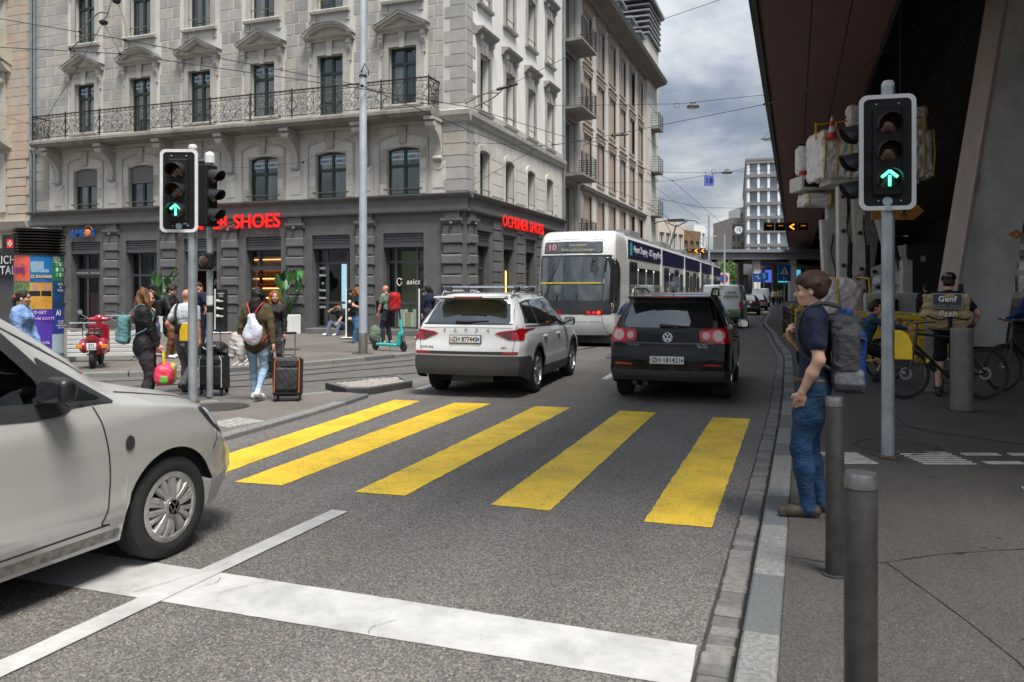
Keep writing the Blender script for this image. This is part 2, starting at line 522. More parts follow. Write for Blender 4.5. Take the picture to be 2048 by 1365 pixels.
flat('lane_line',[(-3.66,14.9),(-3.52,14.9),(-3.62,16.9),(-3.78,16.9)],Z1,mWhite,road,.002)
flat('lane_line',[(-6.30,12.3),(-6.12,12.3),(-6.2,13.6),(-6.36,13.6)],Z1,mWhite,road,.002)
for k in range(5):
 flat('zebra_stripe',[(-2.2-.95*k,66),(-1.75-.95*k,66),(-1.85-.95*k,70),(-2.3-.95*k,70)],Z1,mYellow,road)
for pts in([(-4.6,3.4),(-4.45,3.6),(-4.3,3.88)],[(-2.9,3.85),(-3.0,3.7),(-3.05,3.6)],[(-3.2,3.8),(-3.17,3.72),(-3.2,3.66)],[(-1.95,3.62),(-2.02,3.5),(-2.0,3.43)],[(-3.5,3.45),(-3.35,3.9)]):
 PEND.append((pts,.0016,.012))
for pts in([(-5.8,13.8),(-4.6,13.7),(-3.4,13.9),(-2.2,13.75),(-.6,13.9)],[(-2.6,14),(-2.7,18),(-2.5,24),(-2.9,31)]):
 PEND.append((pts,.006,.0035))
KT=pchip([(-15,-.26),(3,-.27),(10,-.28),(16,-.36),(21,-.47),(26,-.82),(32,-1.2),(42,-1.95),(67,-2.6),(128,-4.2),(260,-8)])
ys=[-15+.5*i for i in range(0,130)]+[52+6*i for i in range(35)]
pave=MB()
pave.add([(KT(y)+.17,y,.12)for y in ys]+[(60,y,.12)for y in ys],[(i,len(ys)+i,len(ys)+i+1,i+1)for i in range(len(ys)-1)])
pavement=tag(pave.obj('pavement',mPave),kind='structure')
kerb_me=[MB().cbox(-.085,-.49,-.1,.085,.49,.117,.012).mesh('kerb_stone',m)for m in(mGranite,mGranite2)]
y=-1.0;i=0
while y<62:
 ln=random.choice((.62,.8,1.0,1.0))
 t=math.atan2(KT(y+ln)-KT(y),ln)
 inst('kerb_stone',kerb_me[1 if i%5 in(1,3)else 0],pavement,((KT(y)+KT(y+ln))/2+.085,y+ln/2,random.uniform(-.003,.003)),(0,0,-t),(1,ln/.99,1))
 y+=ln;i+=1
gutter=tag(flat('gutter',[(KT(-2)-.19,-2),(KT(-2),-2)]+[(KT(yy),yy)for yy in range(0,62,2)]+[(KT(yy)-.19,yy)for yy in range(60,-1,-2)],.003,M('gutter_mortar',(.035,.032,.03),.9,var=.3,vs=12),None),kind='structure')
sett_me=[MB().cbox(-.07,-.052,-.05,.07,.052,.013,.008).mesh('sett',mSett),MB().cbox(-.068,-.050,-.05,.071,.053,.012,.010).mesh('sett',M('gutter_sett_dark',(.12,.115,.11),.8,var=.3,vs=25,bump=.4,bs=70))]
y=1.6
for i in range(290):
 ln=random.uniform(.10,.135)*(1+.004*i/2)
 t=math.atan2(KT(y+ln)-KT(y),ln)
 inst('sett',sett_me[0 if random.random()<.6 else 1],gutter,(KT(y+ln/2)-.105+random.uniform(-.006,.006),y+ln/2,random.uniform(-.004,.004)),(random.uniform(-.03,.03),random.uniform(-.03,.03),-t+random.uniform(-.04,.04)),(1,ln/.112,1))
 y+=ln
def seam(pts,w,z,parent,mat=None,name='seam'):
 pts=spline([(x,y,0)for x,y in pts],8)
 ra=[];rb=[]
 for i,p in enumerate(pts):
  d=(pts[min(i+1,len(pts)-1)]-pts[max(i-1,0)]).normalized()
  nn=Vector((-d.y,d.x,0));ww=w*random.uniform(.4,1.3)
  p=p+nn*random.uniform(-.8,.8)*w
  ra.append((p.x+nn.x*ww,p.y+nn.y*ww,z));rb.append((p.x-nn.x*ww,p.y-nn.y*ww,z))
 return MB().grid([ra,rb]).obj(name,mat or mSeam,parent)
for pts,w,z in PEND:seam(pts,w,z,road)
for pts,w in(([(-.13,4.98),(.3,4.97),(.8,5.35),(1.6,5.8),(3,6.6)],.005),([(.44,5.05),(.75,4.2),(.95,3.4),(1.05,2.6)],.005),([(.9,13.2),(1.05,11.2),(1.15,10.2),(1.6,9.7),(3.2,8.9)],.008),([(.2,10.9),(1.15,10.2),(2.4,9.2),(4,8.3)],.006),([(-.1,14.2),(.8,13.9),(2.5,13.4)],.008),([(-.13,8.6),(.3,8.62),(.42,9.4),(1.5,9.75)],.004)):
 seam(pts,w,.124,pavement)
def manhole(parent,c,r,z,rim=True):
 o=MB().lathe([(r,-.01),(r,.004),(r*.93,.005),(r*.92,.002),(r*.86,.002),(r*.85,.005),(.0001,.005)],40,(c[0],c[1],z)).obj('manhole_cover',mIron,parent)
 b=MB()
 nb=int(r*2/.035)
 for i in range(nb):
  x=-r*.82+(i+.5)*(r*1.64/nb);h=math.sqrt(max(0,(r*.83)**2-x*x))
  b.box(c[0]+x-.007,c[1]-h,z+.005,c[0]+x+.007,c[1]+h,z+.009)
  b.box(c[0]-h,c[1]+x-.007,z+.005,c[0]+h,c[1]+x+.007,z+.008)
 b.obj('tread_bar',M('cast_iron_worn',(.13,.125,.12),.45,.6,var=.3,vs=25),o)
manhole(pavement,(.87,8.88),.41,.122)
manhole(road,(-4.35,19.8),.36,.004)
manhole(road,(-1.5,27.5),.3,.004)
def guide(parent,c,L,n,ang,z,gap=.075,w=.022):
 d=Vector((math.cos(ang),math.sin(ang),0));p=Vector((-d.y,d.x,0))
 for i in range(n):
  q=Vector((*c,z))+p*(i*gap)
  MB().bar(q,q+d*L,w,.008).obj('guide_bar',mWhiteBar,parent)
mWhiteBar=M('guide_strip_white',(.46,.45,.43),.7,var=.35,vs=14)
guide(pavement,(.28,7.82),.36,7,R(19),.124,.075,.026)
guide(pavement,(1.0,8.06),.48,7,R(19),.124,.085,.026)
for k in range(5):
 guide(pavement,(1.55+.42*k,8.26+.145*k),.34,3,R(19),.124,.04,.015)
 guide(pavement,(1.43+.42*k,8.62+.145*k),.34,3,R(19),.124,.04,.015)
near=[(-6.12,-15),(-6.12,6.4),(-6.14,7.4),(-6.3,9.7),(-6.5,11.1),(-6.9,11.2),(-7.25,11.15),(-8.3,9.55),(-9.6,8.1),(-12,6.3),(-16,4.6),(-30,1),(-60,-6),(-60,-15)]
corner_pavement=tag(flat('corner_pavement',near,.05,mPlaza,None),kind='structure')
edge=[(-6.12,-2),(-6.12,2),(-6.12,6.4),(-6.14,7.4),(-6.3,9.7),(-6.5,11.1)]
def kerb_run(poly,z,parent,w=.085,step=1.0,mats=kerb_me):
 pts=spline([(x,y,0)for x,y in poly],12)
 d=[0]
 for a,b in zip(pts,pts[1:]):d.append(d[-1]+(b-a).length)
 def at(s):
  for i in range(len(d)-1):
   if s<=d[i+1]:return pts[i].lerp(pts[i+1],(s-d[i])/max(1e-6,d[i+1]-d[i]))
  return pts[-1]
 s=0;k=0
 while s<d[-1]-.2:
  ln=min(step*random.choice((.8,1,1)),d[-1]-s)
  a,b=at(s),at(s+ln)
  t=math.atan2(-(b-a).x,(b-a).y)
  c=(a+b)/2
  inst('kerb_stone',mats[1 if k%4==1 else 0],parent,(c.x,c.y,z),(0,0,t),(1,ln/.995,1))
  s+=ln;k+=1
kerb_run([(x-.06,y)for x,y in edge],-.058,corner_pavement)
kerb_run([(-7.2,11.2),(-8.3,9.6),(-9.6,8.15),(-12,6.35),(-16,4.65)],-.064,corner_pavement)
manhole(corner_pavement,(-7.75,9.15),.42,.052)
manhole(corner_pavement,(-8.35,8.7),.32,.052)
guide(corner_pavement,(-6.95,7.95),.5,8,R(-12),.054,.07,.026)
far_edge=[(-10.2,260),(-9.6,60),(-9.35,30),(-9.35,22),(-9.5,18.9),(-10.0,16.8),(-10.5,15.2),(-11.3,13.5),(-12.6,12.1),(-14.5,11.1),(-18,10.0),(-24,8.6),(-40,5),(-70,-2)]
plaza=tag(flat('plaza',far_edge+[(-70,40),(-31,40),(-31,26.2),(-11.4,26.2),(-11.4,260)],.10,mPlaza,None),kind='structure')
kerb_run(far_edge[2:11],-.016,plaza)
manhole(plaza,(-13.2,18.2),.42,.102)
for a,b in(((-9.6,10.6),(-12.6,14.9)),((-8.9,11.3),(-11.9,15.6))):
 pass
for off in(0,.09,.18):
 d=Vector((-2.0,3.2,0)).normalized()
 for b0 in((-11.4,13.9),(-12.25,13.3)):
  q=Vector((b0[0]+off*1.2,b0[1]+off*.8,.104))
  MB().bar(q,q+d*3.2,.035,.008).obj('guide_bar',mWhiteBar,plaza)
tramway=tag(flat('tramway',[(-9.0,60),(-9.0,24),(-9.3,18),(-10.2,15.2),(-11.2,13.0),(-14,10.6),(-20,8.4),(-20,4),(-12,6.5),(-9.6,8.3),(-8.3,9.8),(-7.4,11.4),(-7.3,13.4),(-5.6,20),(-5.2,25),(-5.2,60)],.003,M('track_asphalt',(.10,.092,.085),.85,var=.22,vs=3,bump=.3,bs=120),None),kind='structure')
def rail(pts):
 pts=spline([(x,y,0)for x,y in pts],10)
 def ribbon(o0,o1,z):
  ra,rb=[],[]
  for i,p in enumerate(pts):
   d=(pts[min(i+1,len(pts)-1)]-pts[max(i-1,0)]).normalized();nn=Vector((-d.y,d.x,0))
   ra.append((p.x+nn.x*o0,p.y+nn.y*o0,z));rb.append((p.x+nn.x*o1,p.y+nn.y*o1,z))
  return[ra,rb]
 o=MB().grid(ribbon(-.035,.035,.010)).obj('rail',mRail,tramway)
 MB().grid(ribbon(.035,.085,.007)).obj('groove',mGroove,o)
 MB().grid(ribbon(-.075,-.035,.007)).obj('groove',mGroove,o)
rail([(-6.1,62),(-6.05,40),(-5.9,26),(-6.1,21.8),(-6.6,18),(-7.41,15),(-8.25,13.4),(-9.4,11.5),(-11,9.7),(-14,7.8),(-19,6)])
rail([(-7.1,62),(-7.05,40),(-6.95,26),(-7.15,21.5),(-7.6,18.6),(-8.27,16.4),(-9.2,14.2),(-10.0,12.3),(-11.5,10.6),(-14.3,8.8),(-19.2,7)])
rail([(-7.2,40),(-7.6,26),(-8.1,21.8),(-8.7,18.6),(-9.5,15.8),(-10.5,13.4),(-12.2,11.4),(-15,9.7),(-19.6,8)])
isl=[(-7.7,11.75),(-6.95,11.2),(-6.62,11.35),(-6.42,12.5),(-7.1,13.35)]
island=tag(MB().prism(isl[::-1],-.05,.10,'z').obj('traffic_island',M('island_mortar',(.10,.095,.09),.9,var=.3,vs=8)),'low triangular traffic island with stone edging beside the tram rails','traffic island')
ic=Vector((sum(p[0]for p in isl)/5,sum(p[1]for p in isl)/5,0))
for i in range(5):
 a,b=Vector((*isl[i],0)),Vector((*isl[(i+1)%5],0))
 a2,b2=a.lerp(ic,.16),b.lerp(ic,.16)
 MB().prism([(a.x,a.y),(b.x,b.y),(b2.x,b2.y),(a2.x,a2.y)],-.05,.122,'z').obj('edge_stone',mGranite2,island,fix=True)
def inside(p,poly):
 r=False
 for i in range(len(poly)):
  (x0,y0),(x1,y1)=poly[i],poly[i-1]
  if(y0>p[1])!=(y1>p[1])and p[0]<(x1-x0)*(p[1]-y0)/(y1-y0)+x0:r=not r
 return r
inner=[tuple(Vector((*p,0)).lerp(ic,.2)[:2])for p in isl]
stone_me=MB().cbox(-.052,-.052,-.03,.052,.052,.013,.012).mesh('paving_stone',M('island_stone',(.27,.24,.21),.8,var=.35,vs=9,bump=.3,bs=60))
yy=11.0;row=0
while yy<13.6:
 xx=-7.9+(row%2)*.06
 while xx<-6.3:
  if inside((xx,yy),inner):
   inst('paving_stone',stone_me,island,(xx,yy,.102+random.uniform(-.003,.003)),(random.uniform(-.05,.05),random.uniform(-.05,.05),random.uniform(-.15,.15)))
  xx+=.118
 yy+=.118;row+=1
# ================================================================ CORNER BUILDING
mStone=M('facade_stone',(.58,.56,.52),.85,var=.12,vs=1.3,bump=.12,bs=50,grime=.5)
mBlock=M('facade_block',(.385,.372,.35),.85,var=.14,vs=2.2,bump=.15,bs=60,grime=.45)
mBlockB=M('facade_block_dark',(.33,.32,.305),.85,var=.14,vs=2.6,bump=.15,bs=60,grime=.45)
mBlockC=M('facade_block_warm',(.41,.38,.335),.85,var=.12,vs=2.6,bump=.15,bs=60,grime=.45)
mLight=M('facade_ashlar',(.55,.525,.475),.85,var=.12,vs=1.8,bump=.1,bs=50,grime=.3)
mTrim=M('facade_trim',(.43,.412,.375),.85,var=.12,vs=3,bump=.1,bs=50,grime=.35)
mRender=M('side_render',(.74,.72,.68),.9,var=.06,vs=.9,bump=.06,bs=30,grime=.22)
mSideTrim=M('side_trim',(.33,.315,.29),.85,var=.12,vs=2,bump=.1,bs=50,grime=.25)
mDark=M('shop_stone',(.112,.109,.107),.75,var=.18,vs=2.5,bump=.15,bs=45)
mDark2=M('shop_stone_light',(.14,.137,.137),.75,var=.15,vs=2.5,bump=.15,bs=45)
mLead=M('lead_flashing',(.16,.17,.185),.5,.3,var=.2,vs=6)
mGreenFrame=M('green_window_frame',(.018,.045,.038),.45,var=.1,vs=8)
mShopFrame=M('shop_frame',(.075,.08,.088),.4,.3,var=.08,vs=8)
mGlass=M('window_glass',(.02,.026,.028),.04,var=.5,vs=.8,spec=.5,ior=2.3)
mGlassC=M('curtained_glass',(.13,.14,.14),.05,var=.55,vs=3.5,spec=.5,ior=2.1,stretch=(1,1,.12))
mGlass.node_tree.nodes['Principled BSDF'].inputs['Coat Weight'].default_value=.3
mIronwork=M('wrought_iron',(.035,.03,.028),.6,.5,var=.3,vs=20)
mShutter=M('roller_shutter',(.17,.165,.155),.5,.3,var=.08,vs=6)
mBrass=M('brass_rod',(.22,.18,.11),.4,.7,var=.2,vs=20)
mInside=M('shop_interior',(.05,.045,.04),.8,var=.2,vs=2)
mSignBlue=M('sign_blue',(.01,.10,.34),.4,var=.05)
mSignOrange=M('sign_orange',(.75,.19,.05),.4,var=.05)
mPaperBlue=M('window_paper',(.45,.62,.66),.5,var=.1,vs=4)
FX0,FX1,FY=-31.83,-11.13,25.74
SY1=37.6
TF=Matrix(((1,0,0,0),(0,1,0,FY),(0,0,1,0),(0,0,0,1)))
TS=Matrix(((0,-1,0,FX1),(1,0,0,0),(0,0,1,0),(0,0,0,1)))
bA=thing('corner_building','grey stone corner building with dark shop floor, pediment windows and long iron balcony','building',(0,0,0))
FC=[-13.6-3.03*k for k in range(6)]
SC=[27.4+2.68*k for k in range(4)]
def wall_holes(mb,u0,u1,z0,z1,holes,reveal):
 us=sorted({u0,u1,*[h[0]for h in holes],*[h[1]for h in holes]})
 zs=sorted({z0,z1,*[h[2]for h in holes],*[h[3]for h in holes]})
 for i in range(len(us)-1):
  for j in range(len(zs)-1):
   cu,cz=(us[i]+us[i+1])/2,(zs[j]+zs[j+1])/2
   if cu<u0 or cu>u1 or cz<z0 or cz>z1 or any(h[0]<cu<h[1]and h[2]<cz<h[3]for h in holes):
    continue
   mb.quad((us[i],0,zs[j]),(us[i+1],0,zs[j]),(us[i+1],0,zs[j+1]),(us[i],0,zs[j+1]))
 for a,b,c,d in holes:
  mb.quad((a,0,c),(a,0,d),(a,reveal,d),(a,reveal,c))
  mb.quad((b,0,d),(b,0,c),(b,reveal,c),(b,reveal,d))
  mb.quad((a,0,d),(b,0,d),(b,reveal,d),(a,reveal,d))
  mb.quad((b,0,c),(a,0,c),(a,reveal,c),(b,reveal,c))
def window(T,u,z0,w,h,d,frame,glass,parent,transom=.68,rod=0,sticker=False,shutter=0,name='window',fw=.07):
 fr=MB(T)
 a,b,c,e=u-w/2,u+w/2,z0,z0+h
 fr.box(a,d,c,a+fw,d+.07,e);fr.box(b-fw,d,c,b,d+.07,e)
 fr.box(a+fw,d,e-fw,b-fw,d+.07,e);fr.box(a+fw,d,c,b-fw,d+.07,c+fw)
 fr.box(u-.05,d-.015,c+fw,u+.05,d+.075,e-fw)
 zt=c+h*transom
 fr.box(a+fw,d-.02,zt-.05,u-.05,d+.07,zt+.05)
 fr.box(u+.05,d-.02,zt-.05,b-fw,d+.07,zt+.05)
 o=fr.obj(name,frame,parent)
 for(p,q)in((a+fw,u-.05),(u+.05,b-fw)):
  for(r,s)in((c+fw,zt-.05),(zt+.05,e-fw)):
   t=random.uniform(-.008,.008)
   MB(T).add([(p,d+.04+t,r),(q,d+.04-t,r),(q,d+.04-t*.3,s),(p,d+.04+t*.4,s)],[(0,1,2,3)]).obj('pane',glass if glass is not mGlass or random.random()<.62 else mGlassC,o)
  if sticker:
   zc=(zt+e)/2
   MB(T).quad((p+.02,d+.030,zc-.10),(q-.02,d+.030,zc-.10),(q-.02,d+.030,zc+.14),(p+.02,d+.030,zc+.14)).obj('window_sticker',mPaperBlue,o)
   pos=T@Vector(((p+q)/2,d+.026,zc+.01))
   rot=(PI/2,0,0)if T is TF else(PI/2,0,PI/2)
   text('lettering','AME S',mSignBlue,o,pos,rot,.155,.001,bold=.004)
   MB(T).lathe([(.045,-.002),(.045,.002)],12,((p+q)/2+.087,d+.026,zc+.01),'y').obj('sticker_dot',mSignOrange,o)
 if rod:
  MB(T).cyl((a-.12,-.03,z0+rod),(b+.12,-.03,z0+rod),.018,n=8).obj('guard_rod',mBrass,o)
 if shutter:
  s=MB(T);n=max(2,int(shutter/.085));hh=shutter/n
  for i in range(n):
   zt=e-i*hh
   s.prism([(d-.06,zt-hh),(d-.03,zt-hh),(d-.03,zt),(d-.045,zt)],a+.01,b-.01,'x')
  s.obj('roller_shutter',mShutter,o)
 return o
F1Z0,F1Z1=5.16,6.9
holesF=[]
for u in FC:
 holesF+=[(u-.66,u+.66,F1Z0,F1Z1),(u-.56,u+.56,8.2 if abs(FC.index(u))in(1,4)else 8.42,10.5),(u-.56,u+.56,12.25,14.35),(u-.56,u+.56,15.9,17.6)]
w=MB(TF)
wall_holes(w,FX0,FX1,4.5,18.6,holesF,.24)
front=w.obj('front_wall',mStone,bA)
holesS=[]
for u in SC:
 holesS+=[(u-.5,u+.5,F1Z0,6.85),(u-.5,u+.5,8.3,10.35),(u-.5,u+.5,12.2,14.2),(u-.5,u+.5,15.7,17.4)]
w=MB(TS)
wall_holes(w,FY,SY1,7.8,18.6,[h for h in holesS if h[2]>7.8],.3)
side=w.obj('side_wall',mRender,bA)
w=MB(TS)
wall_holes(w,FY,SY1,4.5,7.8,[h for h in holesS if h[2]<7.8],.3)
w.obj('side_wall',mLight,bA)
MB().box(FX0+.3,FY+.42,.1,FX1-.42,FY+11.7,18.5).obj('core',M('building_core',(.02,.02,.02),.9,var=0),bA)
rf=MB().add([(FX0,FY-.1,19.0),(FX1+.1,FY-.1,19.0),(FX1+.1,SY1,19.0),(FX0,SY1,19.0),(FX0,FY+3,22.2),(FX1-3,FY+3,22.2),(FX1-3,SY1,22.2),(FX0,SY1,22.2)],[(0,1,5,4),(1,2,6,5),(4,5,6,7)]).obj('roof',mLead,bA)
def cornice(mb,prof,u0,u1):
 mb.prism(prof,u0,u1,'x')
mb=MB(TF);cornice(mb,[(0,18.2),(-.12,18.25),(-.18,18.45),(-.5,18.6),(-.8,18.7),(-.85,19),(0,19)],FX0,FX1+.85)
mb.T=TS;cornice(mb,[(0,18.2),(-.12,18.25),(-.18,18.45),(-.5,18.6),(-.8,18.7),(-.85,19),(0,19)],FY,SY1)
mb.obj('eaves_cornice',mTrim,bA)
blk={}
def block(T,u0,u1,z0,z1,proud,mats,parent,name='stone_block',g=.04):
 m=random.choice(mats)
 if m.name not in blk:
  blk[m.name]=MB().cbox(-.5,-.5,-.5,.5,.5,.5,.02).mesh('stone_block',m)
 c=T@Vector(((u0+u1)/2,-proud/2,(z0+z1)/2))
 inst(name,blk[m.name],parent,c,(0,0,0 if T is TF else PI/2),(u1-u0-g,proud+random.uniform(-.003,.003),z1-z0-g))
bm3=(mBlock,mBlock,mBlockB,mBlockC)
rows=[8.35+.44*i for i in range(16)]
edges=[FX1]+FC+[FX0]
for r,z in enumerate(rows[:15]):
 for k in range(7):
  a=edges[k+1]+(.98 if k<6 else.06);b=edges[k]-(.98 if k>0 else.02)
  if k==0:b=FX1-.86
  if 10.85<z+.4 and z<11.8 and 0<k<6:a+=.08;b-=.08
  mid=lerp(a,b,.40 if r%2 else.62)
  block(TF,a,mid,z,z+.43,.010,bm3,front);block(TF,mid,b,z,z+.43,.010,bm3,front)
q=0
z=8.3
while z<15.2:
 L_=.84 if q%2 else.62
 block(TF,FX1-L_,FX1+.012,z,z+.43,.016,(mBlock,mBlockB),front,'quoin')
 block(TS,FY-.010,FY+(.86 if q%2==0 else.6),z,z+.43,.014,(mBlock,mBlockB),side,'quoin')
 z+=.43;q+=1
z=5.2
for q in range(6):
 block(TF,FX1-.9,FX1+.03,z,z+.42,.03,(mBlock,mBlockB,mBlockC),front,'quoin')
 block(TS,FY-.028,FY+.75,z,z+.42,.028,(mBlock,mBlockB),side,'quoin')
 block(TF,FX0+.05,FX0+1.0,z,z+.42,.02,(mBlock,mBlockB,mBlockC),front,'quoin')
 z+=.42
for k,u in enumerate(FC):
 f=MB(TF)
 archz=lambda x:6.84+.11*(1-(x/.68)**2)
 pts=[(u-.62,6.72)]+[(u+x,archz(x))for x in np.linspace(-.6,.6,9)]+[(u+.62,6.72)]
 n=len(pts)
 f.prism([(u-.66,6.92),(u+.66,6.92)]+[(u+x,archz(x)-.06)for x in np.linspace(.66,-.66,9)],.02,.20,'y')
 outer=[(u+x,7.18+.22*(1-(x/1.0)**2))for x in np.linspace(-1.02,1.02,13)]
 inn=[(u+x*.98,7.11+.22*(1-(x/1.0)**2))for x in np.linspace(1.02,-1.02,13)]
 f.prism(outer+inn,-.05,.0,'y')
 f.prism([(u-.13,7.0),(u+.13,7.0),(u+.17,7.62),(u-.17,7.62)],-.09,0,'y')
 f.box(u-1.02,-.045,5.16,u-.95,0,7.16);f.box(u+.95,-.045,5.16,u+1.02,0,7.16)
 f.obj('arch_surround',mTrim,front,fix=True)
 for s in(-1,1):
  for i in range(4):
   block(TF,min(u+s*.67,u+s*.94),max(u+s*.67,u+s*.94),5.18+.42*i,5.6+.42*i,.022,(mLight,mLight,mBlockC),front,'stone_block',.012)
  p=MB(TF)
  a,b=sorted((u+s*.24,u+s*.96))
  fr=[(a,7.3),(b,7.3-(0.0)),(b,7.62),(a,7.62)]
  p.box(a,-.02,7.30 if True else 0,b,0,7.6)
  p.obj('spandrel_panel',mLight,front)
 window(TF,u,F1Z0,1.32,F1Z1-F1Z0-.02,.17,mGreenFrame,mGlass,front,.62,rod=.22,sticker=k<4,shutter=0 if k<4 else.72)
brk=[FC[0]+1.42]+[FC[k]-1.515 for k in range(5)]+[FC[5]-1.5]
def bracket_mesh():
 m=MB()
 prof=[(0,6.25)]
 prof+=[(-.10-.08*math.sin(t),6.38-.10*math.cos(t))for t in np.linspace(0,2.6,6)]
 prof+=[(-.14,6.62),(-.2,6.9),(-.36,7.15)]
 prof+=[(-.66-.12*math.sin(t),7.48-.14*math.cos(t))for t in np.linspace(0,2.9,7)]
 prof+=[(-.62,7.72),(0,7.72)]
 m.prism(prof,-.15,.15,'x')
 m.cyl((-.17,-.68,7.5),(.17,-.68,7.5),.10,n=14);m.cyl((-.17,-.12,6.38),(.17,-.12,6.38),.08,n=12)
 m.box(-.19,-.85,7.62,.19,0,7.74)
 return m.mesh('balcony_bracket',mTrim,True,35,True)
bme=bracket_mesh()
pil=MB().box(-.28,-.03,5.16,.28,0,6.3).prism([(-.20,5.35),(.20,5.35),(.20,6.15),(-.20,6.15)],-.05,-.03,'y').prism([(x,z)for x,z in arc(0,6.22,.24,PI,2*PI,10)],-.07,-.02,'y').mesh('pilaster',mLight)
for x in brk:
 inst('balcony_bracket',bme,front,(x,FY,0));inst('pilaster',pil,front,(x,FY,0))
mb=MB(TF);cornice(mb,[(0,7.62),(-.08,7.66),(-.12,7.78),(-.2,7.86),(-.22,8.02),(0,8.1)],FX0,FX1+.2)
mb.T=TS;cornice(mb,[(0,7.62),(-.08,7.66),(-.12,7.78),(-.2,7.86),(-.22,8.02),(0,8.1)],FY,SY1)
mb.box(FY,-.06,8.02,SY1,0,8.32)
mb.obj('belt_course',mTrim,bA)
BX0,BX1,BD=FX0+1.0,FX1-.92,.98
balc=MB(TF)
balc.prism([(0,7.74),(-BD+.12,7.76),(-BD+.05,7.84),(-BD,7.88),(-BD,7.98),(-BD+.03,8.04),(0,8.06)],BX0,BX1,'x')
balcony=balc.obj('balcony_slab',M('balcony_stone',(.24,.225,.2),.9,var=.25,vs=2.5,bump=.2,bs=40,grime=.5),bA)
def scroll(c,r,a0,turns,dirn=1,n=18,sh=.55):
 return[(c[0]+r*(1-sh*i/n)*math.cos(a0+dirn*turns*2*PI*i/n),0,c[1]+r*(1-sh*i/n)*math.sin(a0+dirn*turns*2*PI*i/n))for i in range(n+1)]
def panel_mesh(W,H=1.0):
 m=MB();t=.009
 m.bar((-W/2,0,.10),(W/2,0,.10),.02,.02);m.bar((-W/2,0,H-.10),(W/2,0,H-.10),.016,.016)
 for s in(-1,1):
  for(x,z,r,a,tr,dd)in((.16,.30,.13,-PI/2,1.1,1),(.16,.62,.12,PI/2,1.1,-1),(.40,.26,.11,0,1.2,1),(.62,.44,.17,PI,1.2,-1),(.62,.20,.09,0,1.1,1),(.42,.74,.10,0,1.2,-1),(.66,.74,.09,PI,1.2,1),(.84,.30,.10,0,1.1,1),(.86,.66,.12,PI,1.0,-1)):
   m.tube(scroll((s*x*W/2,z),r,a if s>0 else PI-a,tr,dd*s),t,4)
  m.tube([(s*.02,0,.12)]+[(s*W/2*(.05+.30*math.sin(q*PI)),0,.12+.76*q)for q in np.linspace(.1,.9,8)]+[(s*.01,0,.88)],t,4)
  m.tube([(s*W/2*q,0,.13+.30*math.sin(q*PI*1.0)+.1*q)for q in np.linspace(.12,.98,10)],t,4)
  m.tube([(s*W/2*.98,0,.15),(s*W/2*.80,0,.45),(s*W/2*.98,0,.85)],t,4)
  m.bar((s*W/2*.5,0,.9),(s*W/2*.5,0,1.0),.016,.016)
 m.bar((0,0,.1),(0,0,.9),.016,.016)
 m.sphere((0,0,.5),.035,8,5)
 for q in range(9):
  m.tube([(W*(q-4)/9+.05*math.cos(a),0,.95+.042*math.sin(a))for a in np.linspace(0,2*PI,9)[:-1]],.006,4,closed=True)
 return m.mesh('railing_panel',mIronwork)
def rail_run(T,u0,u1,d,n,parent):
 W=(u1-u0)/n
 me=panel_mesh(W)
 rz=0 if T is TF else PI/2
 for i in range(n):
  inst('railing_panel',me,parent,T@Vector((u0+W*(i+.5),d,8.05)),(0,0,rz))
  MB(T).box(u0+W*i-.018,d-.018,8.02,u0+W*i+.018,d+.018,9.14).obj('railing_post',mIronwork,parent)
 MB(T).box(u1-.018,d-.018,8.02,u1+.018,d+.018,9.14).obj('railing_post',mIronwork,parent)
 MB(T).box(u0,d-.03,9.05,u1,d+.03,9.085).obj('handrail',mIronwork,parent)
rail_run(TF,BX0+.1,BX1-.1,-BD+.1,10,balcony)
rme=panel_mesh(BD-.15)
for x in(BX0+.1,BX1-.1):
 inst('railing_panel',rme,balcony,(x,FY-BD/2,8.05),(0,0,PI/2))
 MB().box(x-.03,FY-BD+.1,9.05,x+.03,FY-.02,9.085).obj('handrail',mIronwork,balcony)
def console(mb,u,ztop,h=.62,w=.15):
 mb.box(u-w/2,-.20,ztop-.16,u+w/2,0,ztop)
 mb.prism([(0,ztop-.16),(-.18,ztop-.16),(-.16,ztop-h*.5),(-.07,ztop-h*.85),(-.06,ztop-h),(0,ztop-h)],u-w/2+.01,u+w/2-.01,'x')
 mb.box(u-w/2+.02,-.06,ztop-h-.16,u+w/2-.02,0,ztop-h)
